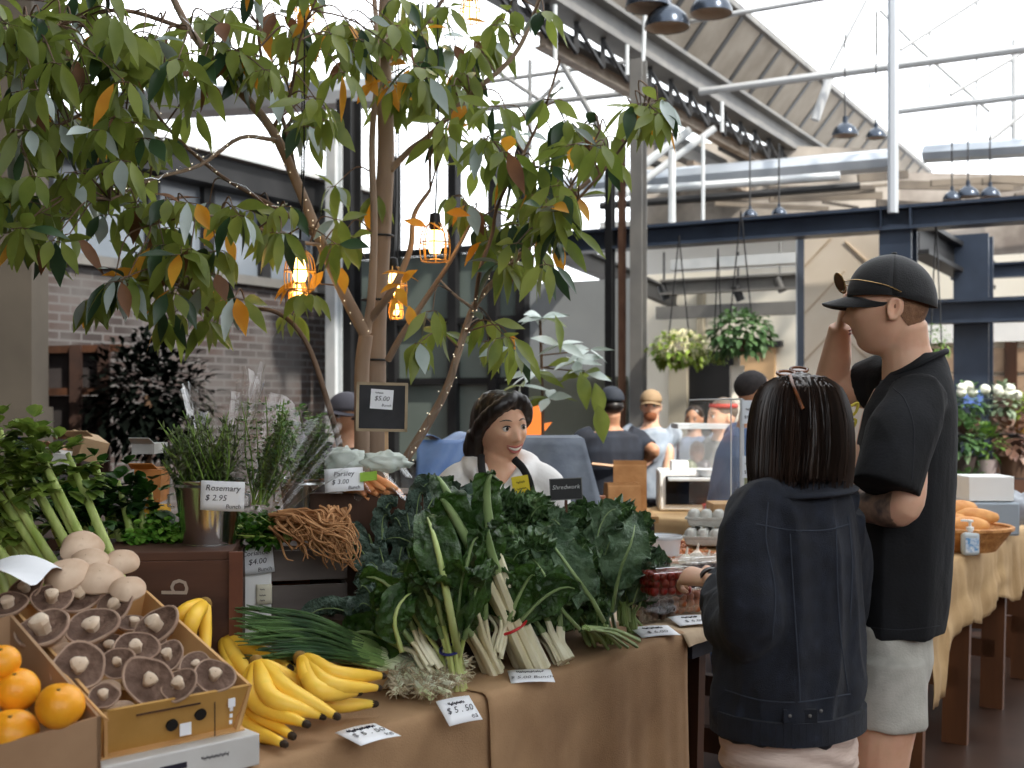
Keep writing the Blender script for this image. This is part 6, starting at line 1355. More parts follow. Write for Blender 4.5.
limb(b, [SP(503, 497, 3.88), SP(484, 479, 3.90), SP(474, 466, 4.02), SP(500, 460, 4.13), SP(528, 466, 4.06), SP(520, 478, 3.92), SP(505, 497, 3.88)], [.028, .034, .045, .05, .045, .034, .028], 16)   # hood roll
fuse('hooded_top', b, .0065, HOOD, S1, 3, folds(8, 4, .009, 22, .001))
AP = mat('black_apron', (18, 18, 20), (26, 26, 28), 20, rough=.8)
b = MB(); b.tube(crom([SP(481, 455, 3.93), SP(482, 470, 3.875), SP(487, 488, 3.85), SP(489, 520, 3.84)], 4), .0125, 8, flat=.3, up=(0, -1, 0)); b.build('apron_strap', AP, S1)
b = MB(); b.tube(crom([SP(514, 459, 3.93), SP(524, 470, 3.88), SP(531, 488, 3.865), SP(533, 520, 3.86)], 4), .0125, 8, flat=.3, up=(0, -1, 0)); b.build('apron_strap', AP, S1)
b = MB(); b.grid(lambda u, v: SP(484 + 54 * u, 505 + 150 * v, 3.845 - .02 * math.sin(PI * u)), 10, 10); b.build('apron', AP, S1, thick=.004)
b = MB(); Mb = frame(SP(521, 486, 3.845), V((1, .1, .16)), V((-.1, 0, 1))); slab(b, Mb, .055, .065, .002); bd = b.build('yellow_badge', mat('badge_yellow', (222, 200, 40), rough=.5), S1, smooth=False)
b = MB(); text(b, '~~~~', Mb @ Matrix.Translation((0, .008, .001)), .014); text(b, '~~~~~', Mb @ Matrix.Translation((0, -.012, .001)), .012); b.build('badge_lettering', mat('olive_ink', (110, 96, 30), rough=.6), bd, smooth=False)
# bob hair of the seller
b = MB(); hc2 = HS @ V((0, 0, 0))
q = Matrix.Identity(4)
b.ball(HS @ V((.0, .020, .028)), (.088, .103, .100), 26, HS.to_3x3()); b.ball(HS @ V((.0, -.030, .078)), (.056, .056, .042), 20, HS.to_3x3())
limb(b, [HS @ V((.03, -.060, .108)), HS @ V((-.010, -.082, .098)), HS @ V((-.048, -.078, .078)), HS @ V((-.074, -.050, .050)), HS @ V((-.086, -.008, .008)), HS @ V((-.078, .03, -.03))], [.02, .024, .024, .024, .026, .026], 14)
limb(b, [HS @ V((.02, -.065, .106)), HS @ V((.046, -.072, .088)), HS @ V((.072, -.050, .052)), HS @ V((.084, -.02, .015)), HS @ V((.078, .02, -.015))], [.02, .022, .022, .020, .018], 14)
limb(b, [HS @ V((0, .085, .03)), HS @ V((-.01, .085, -.04)), HS @ V((-.02, .075, -.10))], [.06, .065, .055], 16)
limb(b, [HS @ V((-.075, .035, -.01)), HS @ V((-.078, .05, -.07)), HS @ V((-.064, .05, -.125))], [.034, .038, .03], 14)
fuse('hair', b, .006, HAIRB, S1, 5, lambda co, nr: .002 * fbm(co, 90, 90, 12, 5) + .001 * np.sin(co[:, 0] * 300 + 3 * fbm(co, 10, 10, 4, 2)))

# ---------------------------------------------------------------- background people
def simple(name, label, c, f, H, top, capm=None, hairm=HAIRB, shirt=None, pants=None, skin=SK2, beard=None, headpx=None, arms=None, lean=0, parts=None, smile=0, sleeve=.5, apron=None, bw=1.0):
    f = V(f).normalized(); sd = V((f.y, -f.x, 0)); a_ = math.atan2(sd.y, sd.x); root = thing(name, label, 'person', c); k = H / 1.72
    hp = V((c.x, c.y, H - .118)) + f * lean; Hh = rotm(hp, f, R(-8) if lean else 0); b = MB(); headmesh(b, Hh, .98, smile)
    sh = 1.40 * k; sp = V((c.x, c.y, sh)) + f * lean * .75
    limb(b, [Hh @ V((0, .02, -.05)), sp + V((0, 0, .06)), sp], [.06, .058, .08], 12)
    zz = [(.85, 0, .16, .11), (1.0, .1, .15, .11), (1.15, .3, .165, .115), (1.28, .55, .175, .115), (1.38, .75, .15, .09), (1.43, .8, .07, .06)]
    b.rings([(c.x + f.x * lean * q, c.y + f.y * lean * q, z * k, rx * bw, ry * bw, a_) for (z, q, rx, ry) in zz], 24)
    legs(b, c, sd, .88 * k, f, k)
    sl = MB(); sl.rings([(c.x + f.x * lean * q, c.y + f.y * lean * q, z * k, (rx + .022) * bw, (ry + .025) * bw, a_) for (z, q, rx, ry) in zz[:5]] + [(c.x + f.x * lean * .8, c.y + f.y * lean * .8, 1.425 * k, .085, .075, a_)], 28)
    for s, (e, w_) in zip((-1, 1), arms or ((None, None), (None, None))):
        S_ = sp + sd * s * .175 * bw - V((0, 0, .045)); e = V(e) if e is not None else S_ + V((0, 0, -.29)) + sd * s * .04; w_ = V(w_) if w_ is not None else e + f * .2 + V((0, 0, -.12))
        limb(b, [S_, S_.lerp(e, .5), e, e.lerp(w_, .5), w_], [.05, .045, .04, .038, .028], 12); hand(b, w_, (w_ - e), V((0, 0, -1)), s, .5, .95)
        m_ = S_.lerp(e, sleeve * 1.6) if sleeve < .6 else e; pts = [sp + sd * s * .12, S_, S_.lerp(e, .4), m_] if sleeve < .6 else [sp + sd * s * .12, S_, S_.lerp(e, .5), e, e.lerp(w_, .35 if sleeve < .9 else .9)]
        limb(sl, pts, [.065, .066, .06, .058, .05][:len(pts)], 14)
    fuse('body', b, .009, skin, root, 2); fuse('shirt', sl, .011, shirt, root, 2, folds(8, 3.5, .010, c.x * 9, .001))
    lg = MB(); legs(lg, c, sd, .90 * k, f, k, thigh=.105, knee_r=.08, calf=.075); lg.rings([(c.x, c.y, z * k, rx * bw, ry * bw, a_) for (z, rx, ry) in ((.82, .17, .13), (.98, .172, .135), (1.02, .165, .13))], 24); fuse('trousers', lg, .013, pants or DENIM, root, 2)
    if capm:
        g = MB(); g.grid(lambda u, v: Hh @ V((math.sin(PI * .5 * v) * math.cos(2 * PI * u) * .085, math.sin(PI * .5 * v) * math.sin(2 * PI * u) * .107 + .006, .032 + math.cos(PI * .5 * v) ** .85 * .098)), 32, 10); g.build('cap_crown', capm, root, thick=.003, angle=180)
        g = MB(); g.grid(lambda u, v: Hh @ V((math.cos(PI * u) * .078, .006 - math.sin(PI * u) * .098 - v * .06 * math.sin(PI * u) ** .5, .036 - .012 * v - .02 * (abs(math.cos(PI * u))) ** 2)), 16, 5); g.build('cap_brim', capm, root, thick=.004, angle=180)
    g = MB(); g.ball(Hh @ V((0, .016 if not capm else .02, .044 if not capm else -.002)), (.080, .092, .082 if not capm else .055), 20, Hh.to_3x3(), fn=lambda u: 1 + .03 * noise.noise(u * 6)); g.build('hair', hairm, root)
    face_parts(root, Hh, .98, smile, hairm)
    if beard:
        g = MB(); g.ball(Hh @ V((0, -.052, -.075)), (.052, .05, .042), 16, Hh.to_3x3(), fn=lambda u: 1 + .08 * noise.noise(u * 7)); g.build('beard', beard, root)
    return root, Hh, f, sd, sp
NAVY = mat('navy_tshirt', (26, 30, 40), (36, 42, 54), 8, rough=.85); LBLUE = mat('pale_blue_shirt', (136, 148, 162), (160, 170, 182), 14, rough=.8); BLUE = mat('mid_blue_shirt', (84, 106, 142), (106, 128, 162), 8, rough=.8)
q = P(611, 0, 8.0); q.z = 0
r_, Hh, f_, sd_, sp_ = simple('man', 'person in navy tee and black cap seen from behind, elbow out', q, (-.2, .98, 0), 1.63, None, mat('navy_cap', (34, 40, 50), rough=.8), HAIRB, NAVY, BLACK, SK3, arms=((P(573, 480, 8.1), P(585, 500, 8.4)), (P(654, 452, 7.95), P(628, 470, 8.3))), sleeve=.42, bw=1.15)
# waist apron tie
g = MB(); g.tube([P(592, 464, 7.82), P(612, 466, 7.8), P(636, 464, 7.84)], .02, 8, flat=.5); g.build('apron_tie', mat('tan_tie', (196, 160, 130), rough=.7), r_)
q = P(651, 0, 9.2); q.z = 0
simple('man', 'bearded person in pale blue shirt and tan cap, facing camera', q, (-.2, -1, 0), 1.62, None, mat('tan_cap', (150, 126, 96), rough=.8), HAIRD, LBLUE, DENIM, SK2, beard=mat('ginger_beard', (140, 84, 52), (110, 62, 38), 60, rough=.9), arms=((P(635, 470, 9.0), P(628, 480, 8.8)), (P(668, 448, 9.1), P(667, 490, 9.0))), sleeve=.42)
q = P(732, 0, 6.2); q.z = 0
r_, Hh, f_, sd_, sp_ = simple('man', 'person in mid blue shirt leaning right behind the clear screen', q, (.92, .25, 0), 1.70, None, None, mat('dark_beanie', (38, 34, 36), (50, 46, 46), 40, rough=.9), BLUE, mat('blue_trousers', (88, 126, 178), rough=.8), SK3, lean=.13, arms=((P(765, 452, 6.1), P(775, 478, 6.2)), (P(760, 455, 6.4), P(778, 470, 6.5))), sleeve=.95, bw=1.0)
q = P(694, 0, 10.2); q.z = 0
simple('man', 'distant person in grey blue top behind the display case', q, (-.4, -.9, 0), 1.5, None, None, HAIRD, mat('slate_shirt', (92, 104, 128), rough=.8), DENIM, SK3)
q = P(722, 0, 7.6); q.z = 0
rb = simple('woman', 'distant person with grey hair and red headband behind clear screen', q, (-.9, -.3, 0), 1.56, None, None, mat('grey_hair', (96, 84, 74), (124, 112, 100), 30, rough=.7), mat('grey_top', (120, 120, 118), rough=.8), DENIM, SK2)
g = MB(); g.lathe([(.088, -.012), (.093, 0), (.086, .014)], rb[1] @ V((0, .01, .07)), 24, rb[1].to_3x3()); g.build('headband', mat('red_headband', (180, 64, 54), rough=.7), rb[0])
q = P(346, 0, 6.2); q.z = 0
simple('man', 'dark clothed person mostly hidden behind the chalkboard sign', q, (-.6, -.7, 0), 1.58, None, mat('grey_cap', (84, 82, 90), rough=.8), HAIRB, BTEE, BLACK, SK3)
# ================================================================ TREE
BARK = mat('smooth_bark', (128, 108, 92), (164, 142, 122), 5, rough=.7, stretch=(1, 1, .25), bump=.3, bsc=40, c3=(104, 86, 72)); BARK2 = mat('dark_twig', (84, 66, 52), (120, 94, 74), 9, rough=.7)
LF = mat('tree_leaf', (104, 122, 50), (146, 158, 74), 5, rough=.38, translu=.5, c3=(150, 164, 80)); LFD = mat('tree_leaf_dark', (40, 62, 40), (62, 88, 58), 6, rough=.3, translu=.2); LFO = mat('tree_leaf_orange', (214, 140, 36), (230, 172, 60), 8, rough=.5, translu=.45); LFB = mat('tree_leaf_brown', (104, 70, 48), (134, 92, 60), 9, rough=.6, translu=.2); LFS = mat('tree_leaf_silver', (150, 166, 160), (182, 194, 190), 6, rough=.25, translu=.1)
TRB = P(372, 0, 4.45); TRB.z = 0
tree = thing('indoor_tree', 'slim branching tree with drooping leaves behind the stall', 'tree', TRB)
def br(name, pts, r0, r1, m=BARK, n=5, seg=10):
    q = crom([P(*p) if not isinstance(p, V) else p for p in pts], n); b = MB(); b.tube(q, lerps([r0, r1], len(q)), seg); b.build(name, m, tree); return q
BRS = []
def B_(name, pts, r0, r1, m=BARK, seg=10): q = br(name, pts, r0, r1, m, seg=seg); BRS.append((q, r1)); return q
B_('trunk', [V((TRB.x, 4.5, 0)), (375, 440, 4.5), (376, 330, 4.5), (382, 230, 4.5), (386, 150, 4.48), (384, 60, 4.45), (388, -40, 4.4)], .046, .024, seg=16)
B_('trunk', [V((TRB.x - .035, 4.42, 0)), (362, 440, 4.42), (362, 370, 4.42), (366, 335, 4.4)], .030, .026, seg=14)
B_('branch', [(366, 335, 4.4), (345, 295, 4.35), (322, 245, 4.3), (300, 190, 4.2), (272, 130, 4.05), (230, 80, 3.9), (190, 30, 3.8), (160, -30, 3.7)], .024, .010)
B_('branch', [(367, 330, 4.4), (372, 290, 4.38), (374, 220, 4.4), (372, 140, 4.42), (378, 60, 4.4), (372, -30, 4.4)], .017, .008)
B_('branch', [(370, 320, 4.4), (392, 290, 4.3), (410, 250, 4.25), (414, 215, 4.2), (430, 190, 4.15)], .015, .006)
B_('branch', [(386, 175, 4.48), (410, 150, 4.45), (430, 135, 4.4), (470, 95, 4.35), (510, 60, 4.3), (530, 25, 4.3), (545, -20, 4.3)], .013, .007)
B_('branch', [(405, 460, 4.2), (430, 420, 4.2), (448, 385, 4.2), (462, 340, 4.2), (475, 305, 4.2), (500, 275, 4.15), (530, 245, 4.1), (556, 210, 4.1), (590, 180, 4.1)], .016, .007)
B_('branch', [(388, 360, 4.4), (402, 335, 4.35), (425, 300, 4.3), (445, 270, 4.25), (462, 240, 4.2), (470, 225, 4.2)], .013, .005)
B_('branch', [(345, 468, 3.9), (330, 410, 3.95), (305, 340, 4.0), (270, 310, 4.0), (215, 312, 4.0), (190, 290, 3.95)], .011, .004, BARK2)
B_('branch', [(320, 240, 4.3), (280, 210, 4.2), (220, 175, 4.1), (165, 125, 4.0), (120, 60, 3.9), (105, 30, 3.8)], .008, .004, BARK2)
B_('branch', [(275, 140, 4.05), (240, 138, 4.0), (200, 165, 3.95), (150, 180, 3.9), (110, 200, 3.8)], .008, .004)
B_('branch', [(298, 190, 4.2), (286, 130, 4.2), (262, 60, 4.1), (256, 0, 4.0)], .009, .004, BARK2)
B_('branch', [(475, 310, 4.2), (480, 270, 4.15), (492, 235, 4.15), (500, 200, 4.1), (540, 120, 4.1), (560, 60, 4.1)], .008, .004, BARK2)
B_('branch', [(475, 310, 4.2), (455, 295, 4.15), (440, 280, 4.15)], .006, .003)
B_('branch', [(500, 275, 4.15), (545, 232, 4.1), (600, 175, 4.05), (640, 120, 4.05), (652, 90, 4.05)], .007, .003, BARK2)
B_('branch', [(560, 205, 4.1), (585, 160, 4.1), (600, 130, 4.1)], .005, .003, BARK2)
B_('branch', [(392, 60, 4.4), (420, 30, 4.35), (450, -10, 4.3)], .012, .006)
B_('branch', [(165, 125, 4.0), (100, 110, 3.85), (50, 130, 3.75), (0, 150, 3.65), (-60, 160, 3.6)], .007, .003, BARK2)
B_('branch', [(190, 30, 3.8), (120, 10, 3.7), (60, 25, 3.6), (0, 40, 3.5), (-50, 60, 3.5)], .008, .003, BARK2)
B_('branch', [(322, 245, 4.3), (290, 240, 4.1), (250, 225, 4.0), (200, 215, 3.9), (150, 225, 3.85)], .007, .003)
B_('branch', [(272, 130, 4.05), (290, 95, 4.0), (300, 40, 3.95), (320, -10, 3.9)], .007, .003, BARK2)
for z, r in ((360, .049), (300, .046), (236, .043)):
    q = P(374 if z > 240 else 382, z, 4.5); b = MB(); b.tube([q + V((math.cos(t) * r, math.sin(t) * r, 0)) for t in [2 * PI * i / 20 for i in range(21)]], .004, 6, caps=False); b.build('tie_strap', BLACK, tree)
# foliage: clusters (pixel centre, spread x, spread y, clusters, depth)
CL = [(30, 40, 70, 50, 15, 3.6), (110, 25, 70, 35, 10, 3.7), (60, 110, 70, 55, 14, 3.6), (20, 190, 45, 50, 8, 3.55), (120, 105, 60, 50, 9, 3.8), (175, 60, 55, 45, 8, 3.85), (110, 185, 45, 35, 6, 3.8), (50, 235, 35, 25, 3, 3.6),
      (235, 30, 45, 35, 6, 3.9), (300, 35, 45, 40, 6, 4.0), (290, 95, 40, 35, 4, 4.0), (160, 250, 55, 22, 7, 3.9), (215, 225, 40, 28, 6, 3.95), (105, 280, 30, 22, 3, 3.85), (140, 285, 35, 25, 4, 3.9), (215, 285, 28, 22, 4, 3.95), (270, 225, 25, 20, 3, 4.0),
      (330, 110, 30, 30, 2, 4.1), (395, 30, 50, 30, 5, 4.25), (400, 100, 35, 30, 3, 4.3), (455, 75, 45, 40, 7, 4.2), (480, 30, 40, 25, 5, 4.2), (500, 150, 35, 30, 6, 4.15), (450, 130, 25, 25, 3, 4.2), (345, 200, 25, 25, 2, 4.2), (300, 300, 15, 15, 1, 4.1), (340, 240, 16, 20, 2, 4.1),
      (535, 190, 40, 28, 7, 4.1), (510, 240, 30, 28, 5, 4.1), (560, 215, 30, 22, 4, 4.1), (540, 265, 18, 16, 2, 4.1), (500, 335, 22, 14, 3, 4.15), (430, 320, 15, 25, 2, 4.1), (455, 200, 20, 20, 2, 4.15), (575, 135, 35, 18, 4, 4.1), (640, 110, 25, 20, 4, 4.05), (610, 150, 18, 15, 2, 4.05), (560, 100, 18, 16, 1, 4.1), (350, 35, 30, 30, 3, 4.1)]
rs = random.Random(77); FB = [MB() for _ in range(5)]; TW = MB()
def tleaf(b, p, d, L_, W_, rs):
    """one curved leaf with raised halves and a drip tip"""
    d = d.normalized(); s = d.cross(V((rs.uniform(-.5, .5), rs.uniform(-1, .2), .6))).normalized(); nr = s.cross(d); n = 6; vs_ = []; cv = rs.uniform(-.05, .35); cu = rs.uniform(.05, .4)
    for i in range(n + 1):
        t = i / n; w_ = W_ * (.04, .55, .92, 1, .8, .42, .02)[i]; c = p + d * L_ * t - nr * L_ * cv * t * t * .6 + V((0, 0, -.1 * L_ * t * t)); vs_ += [c - s * w_ + nr * cu * w_, c, c + s * w_ + nr * cu * w_]
    b.add(vs_, [q for i in range(n) for q in ((i * 3, i * 3 + 1, i * 3 + 4, i * 3 + 3), (i * 3 + 1, i * 3 + 2, i * 3 + 5, i * 3 + 4))])
allp = [p for q, _ in BRS for p in q if p.z > 1.7]
for (px, py, sx, sy, n, Y) in CL:
    for k in range(int(n * 1.5 + .5)):
        c = P(px + rs.gauss(0, .55) * sx, py + rs.gauss(0, .55) * sy, Y + rs.uniform(-.35, .35))
        near = min(allp, key=lambda p: (p - c).length + (.25 if p.z > c.z + .2 else 0))
        if (near - c).length > .02:
            m_ = near.lerp(c, .5) + V((rs.uniform(-.03, .03), rs.uniform(-.03, .03), .05)); q = crom([near, m_, c], 4); TW.tube(q, lerps([.0035, .0018], len(q)), 5)
        nl = rs.randint(5, 8); a0 = rs.uniform(0, 6)
        for j in range(nl):
            a = a0 + 2 * PI * j / nl; d = V((math.cos(a) * .8, math.sin(a) * .8, rs.uniform(-2.2, -.5) if rs.random() < .85 else rs.uniform(-.2, .5))); st = c + V((math.cos(a), math.sin(a), -.2)) * rs.uniform(.01, .035); TW.tube([c, st], .0012, 4)
            x = rs.random(); i = 0 if x < .76 else 1 if x < .86 else 4 if x < .945 else 2 if x < .975 else 3
            tleaf(FB[i], st, d, rs.uniform(.075, .135), rs.uniform(.017, .026), rs)
for (px, py, n) in ((383, 75, 8), (300, 275, 3), (430, 215, 3), (460, 20, 2), (392, 280, 4), (340, 265, 3), (300, 10, 3), (400, 300, 3), (180, 262, 1), (215, 232, 2)):
    for k in range(n): tleaf(FB[2], P(px + rs.uniform(-18, 18), py + rs.uniform(-12, 12), 4.1), V((rs.uniform(-1, 1), rs.uniform(-.3, .3), rs.uniform(-1, .2))), .085, .02, rs)
for b, m in zip(FB, (LF, LFD, LFO, LFB, LFS)): b.build('foliage', m, tree, angle=180)
TW.build('twigs', BARK2, tree)
# fairy light wire
FL = thing('fairy_lights', 'fine fairy light wire wound on the tree branches', 'fairy lights', P(450, 380, 4.15)); g = MB(); gw = MB()
for qi in (2, 6, 10, 9):
    q = BRS[qi][0]; q = [p + V((.012 * math.cos(i * 1.7), -.018, .012 * math.sin(i * 1.7))) for i, p in enumerate(q)]; gw.tube(q, .0008, 4)
    for i in range(0, len(q) - 1):
        for f_ in (.3,): g.ball(q[i].lerp(q[i + 1], f_) + V((rs.uniform(-.02, .02), -.006, rs.uniform(-.02, .02))), .0022, 6)
gw.build('wire', CHROME, FL); g.build('bulbs', mat('fairy_bulb', (255, 246, 226), emit=(255, 240, 210), es=1.2), FL)
# caged bulbs
EB = mat('glowing_bulb', (255, 236, 200), emit=(255, 196, 110), es=9); CAGE = mat('brass_cage', (206, 150, 66), rough=.35, metal=.4)
def cage(px, py, Y, sc, label, up=1):
    c = P(px, py, Y); root = thing('cage_lamp', label, 'lamp', c); r = .042 * sc; h = .11 * sc
    b = MB(); b.lathe([(.001, -.03 * sc), (.014 * sc, -.028 * sc), (.02 * sc, -.01 * sc), (.014 * sc, .02 * sc), (.01 * sc, .035 * sc), (.001, .036 * sc)], c, 16); b.build('bulb', EB, root)
    for k in range(8):
        t = 2 * PI * k / 8; b = MB(); b.tube(crom([c + V((math.cos(t) * .012, math.sin(t) * .012, .06 * sc * up)), c + V((math.cos(t) * r * .8, math.sin(t) * r * .8, .035 * sc * up)), c + V((math.cos(t) * r, math.sin(t) * r, -.01 * sc * up)), c + V((math.cos(t) * r * .9, math.sin(t) * r * .9, -.05 * sc * up))], 3), .0022, 5); b.build('cage_wire', CAGE, root)
    for z, q in ((-.05, .9), (0, 1)): b = MB(); b.tube([c + V((math.cos(t) * r * q, math.sin(t) * r * q, z * sc * up)) for t in [2 * PI * i / 16 for i in range(17)]], .0022, 5, caps=False); b.build('cage_hoop', CAGE, root)
    b = MB(); b.lathe([(.001, .085 * sc), (.014 * sc, .08 * sc), (.017 * sc, .05 * sc), (.013 * sc, .035 * sc)], c, 14); b.build('socket', STEELB, root)
    b = MB(); b.tube([c + V((0, 0, .08)), c + V((.01, .02, .35)), c + V((0, .1, 1.6))], .003, 5); b.build('cord', BLACK, root)
    l = bpy.data.lights.new('bulb_light', 'POINT'); l.energy = 1.6; l.color = (1, .68, .34); l.shadow_soft_size = .03; lo = bpy.data.objects.new('bulb_light', l); COL.objects.link(lo); lo.parent = root
cage(300, 271, 4.0, 1.25, 'glowing caged bulb hanging left of the trunk'); cage(435, 243, 4.15, 1.25, 'glowing caged bulb right of the trunk'); cage(393, 285, 4.7, 1.3, 'glowing caged bulb partly behind the trunk')
cage(298, 292, 4.35, .8, 'small glowing caged bulb under the left one'); cage(305, 8, 4.4, .9, 'glowing caged bulb at the top edge left'); cage(470, 10, 4.6, .9, 'glowing caged bulb at the top edge, right of trunk'); cage(396, 310, 4.9, .7, 'small low caged bulb behind the trunk')

# variegated plant with silvery leaves behind seller
vp = thing('potted_plant', 'tall thin plant with silvery whorled leaves behind the seller', 'plant', V((P(545, 0, 5.6).x, 5.6, 0)))
b = MB(); st = crom([V((P(545, 0, 5.6).x, 5.6, 0)), P(543, 440, 5.6), P(542, 380, 5.6), P(540, 318, 5.6)], 5); b.tube(st, .007, 6); b.build('stem', BARK2, vp)
SIL = mat('silver_leaf', (176, 192, 184), (212, 222, 216), 7, rough=.3, translu=.15); fa = MB(); fb_ = MB()
for (px, py, n) in ((542, 318, 7), (535, 372, 7), (575, 362, 8), (560, 345, 4), (585, 372, 7), (548, 398, 6), (590, 350, 4), (520, 385, 4)):
    c = P(px, py, 5.5 + rs.uniform(-.15, .15)); b = MB(); b.tube([min(st, key=lambda p: (p - c).length), c], .004, 5); b.build('stem', BARK2, vp)
    for j in range(n):
        a = 2 * PI * j / n + px; d = V((math.cos(a), math.sin(a) * .6, rs.uniform(-.35, .35))); tleaf(fa if rs.random() < .7 else fb_, c, d, rs.uniform(.10, .16), .026, rs)
for (px, py) in ((595, 383), (598, 405), (580, 372), (555, 315)): tleaf(fb_, P(px, py, 5.4), V((.2, 0, -1)), .16, .04, rs)
fa.build('foliage', SIL, vp, angle=180); fb_.build('foliage', LF, vp, angle=180)
b = MB(); b.lathe([(.001, 0), (.13, 0), (.17, .34), (.175, .36), (.16, .36), (.15, .3), (.001, .3)], V((P(545, 0, 5.6).x, 5.6, 0)), 28); b.build('pot', mat('terracotta', (150, 90, 64), rough=.8), vp)

# ================================================================ BACKGROUND THINGS
# orange cut-out leaning on the ribbed wall
oc = thing('orange_cutout', 'flat orange cut-out shape leaning behind the seller', 'sign', P(536, 460, 7.0)); b = MB()
b.poly([P(x, y, 7.0) for x, y in ((526, 414), (532, 410), (536, 400), (541, 412), (542, 424), (552, 422), (546, 430), (541, 434), (538, 442), (524, 442), (522, 428))][::-1], .02, (0, -1, 0)); b.build('board', mat('orange_board', (240, 128, 50), rough=.6), oc, smooth=False)
b = MB(); b.beam(P(534, 436, 7.02), V((P(534, 0, 7.02).x, 7.02, 0)), .03, .02, V((0, 1, 0))); b.build('stake', WOODM, oc, smooth=False)
# plastic crates / tarps behind seller
TARP = mat('blue_tarp', (84, 116, 170), (124, 152, 196), 5, rough=.35, bump=.4, bsc=12, c3=(176, 196, 220)); SLT = mat('slate_sheet', (76, 84, 98), (104, 112, 124), 9, rough=.6, bump=.2, bsc=30, c3=(128, 136, 146))
b = MB(); b.grid(lambda u, v: P(417 + 62 * u, 440 + 60 * v, 4.9) + V((0, .12 * math.sin(v * 2) * 0 - .12 * v + .02 * math.sin(u * 9 + v * 5), .0)), 20, 16); bo = thing('blue_tarp', 'blue tarp draped over a rack behind the seller, left', 'tarp', P(448, 500, 4.9)); b.build('front_sheet', TARP, bo, thick=.004, angle=180)
b = MB(); b.grid(lambda u, v: P(417 + 62 * u, 440, 4.9) + V((0, .5 * v, .02 * math.sin(u * 8 + v * 3))), 20, 8); b.build('top_sheet', TARP, bo, thick=.004, angle=180)
b = MB(); b.box((P(448, 0, 5.1).x, 5.14, .66), (.22, .42, 1.28)); b.build('rack', STEELB, bo, smooth=False)
bo = thing('slate_cover', 'grey speckled cover over a rack right of the seller', 'cover', P(560, 500, 4.7)); b = MB()
fx = [(519, 440), (584, 438), (606, 520), (512, 524)]
def cov(u, v):
    a = P(fx[0][0] + (fx[1][0] - fx[0][0]) * u, 439, 4.75); c = P(fx[3][0] + (fx[2][0] - fx[3][0]) * u, 522, 4.55); return a.lerp(c, v) + V((0, .015 * math.sin(u * 8 + v * 3), 0))
b.grid(cov, 16, 12); b.build('front_sheet', SLT, bo, thick=.005, angle=180); b = MB(); b.grid(lambda u, v: cov(u, 0) + V((0, .45 * v, 0)), 14, 4); b.build('top_sheet', SLT, bo, thick=.005); b = MB(); b.grid(lambda u, v: cov(1, u) + V((-.0 * v, .45 * v, 0)), 10, 4); b.build('side_sheet', SLT, bo, thick=.005)
b = MB(); b.box((P(552, 0, 5).x, 5.0, .55), (.24, .36, 1.08)); b.build('rack', STEELB, bo, smooth=False)
b = MB(); b.lathe([(.001, 0), (.018, 0), (.024, .05), (.001, .05)], P(600, 508, 4.9), 16); solo('paper_cup', b, mat('terracotta_cup', (156, 100, 72), rough=.7), 'small brown cup at the foot of the slate cover', 'cup')
# paper bags
b = MB(); c = P(624, 520, 5.5); kb = mat('kraft_paper', (176, 124, 76), (196, 146, 96), 12, rough=.8, bump=.3, bsc=30)
for (c, w_, h_, d_, l, rz) in ((P(622, 517, 5.6), .155, .16, .1, 'front squat kraft paper bag beside the navy tee person', .2), (P(630, 514, 5.85), .16, .26, .1, 'tall kraft paper bag standing behind the squat one', -.1)):
    root = thing('paper_bag', l, 'paper bag', c); Mz = Matrix.Rotation(rz, 3, 'Z'); b = MB(); vs_ = []
    for z, k, dd_ in ((0, 1, 1), (h_ * .5, 1.0, .96), (h_ * .9, 1.0, .7), (h_, .99, .55)): vs_ += [Mz @ V((sx * w_ / 2 * k, sy * d_ / 2 * dd_, z)) + c for sx, sy in ((-1, -1), (1, -1), (1, 1), (-1, 1))]
    b.add(vs_, [(i * 4 + k, i * 4 + (k + 1) % 4, i * 4 + 4 + (k + 1) % 4, i * 4 + 4 + k) for i in range(3) for k in range(4)] + [(3, 2, 1, 0)]); b.build('bag_body', kb, root, smooth=False, thick=.002)
    b = MB(); q = [Mz @ V((sx * w_ / 2, -d_ * .30, h_)) + c for sx in (-1, 1)]; b.poly([q[0], q[1], q[1] + V((0, .0, -.05)), q[0] + V((0, 0, -.05))], .003); b.build('folded_flap', kb, root, smooth=False)
bt = thing('packing_bench', 'low bench with brown top under the kraft paper bags', 'bench', V((P(620, 0, 5.8).x, 5.8, 0))); b = MB(); b.box((P(622, 0, 5.7).x, 5.75, 1.0), (.3, .5, .03)); b.build('top', CARD, bt, smooth=False)
for sx in (-1, 1):
    for sy in (-1, 1): b = MB(); b.box((P(622, 0, 5.7).x + sx * .12, 5.75 + sy * .2, .5), (.03, .03, .98)); b.build('leg', STEELB, bt, smooth=False)
# microwave
mw = thing('microwave_oven', 'white microwave with black door on the far stall table', 'microwave', P(690, 515, 7.2)); c = P(694, 497, 7.1); c.z = .885 + .125
b = MB(); b.box(c + V((.06, .2, 0)), (.50, .36, .235), rz=-.06); b.build('casing', WHITE, mw, bevel=.012)
b = MB(); b.box(c + V((.02, .012, .004)), (.37, .012, .17), rz=-.06); b.build('door', mat('black_glass', (18, 18, 20), rough=.12), mw, bevel=.003)
b = MB(); b.box(c + V((.255, .0, .0)), (.08, .012, .19), rz=-.06); b.build('control_panel', PALE, mw, bevel=.003); b = MB(); b.tube([c + V((.20, -.014, -.07)), c + V((.20, -.014, .07))], .007, 8); b.build('handle', PALE, mw)
b = MB(); b.box(P(700, 478, 7.2), (.4, .3, .02), rz=-.06); solo('cutting_board', b, PALE, 'pale board on top of the microwave', 'board', bevel=.004)
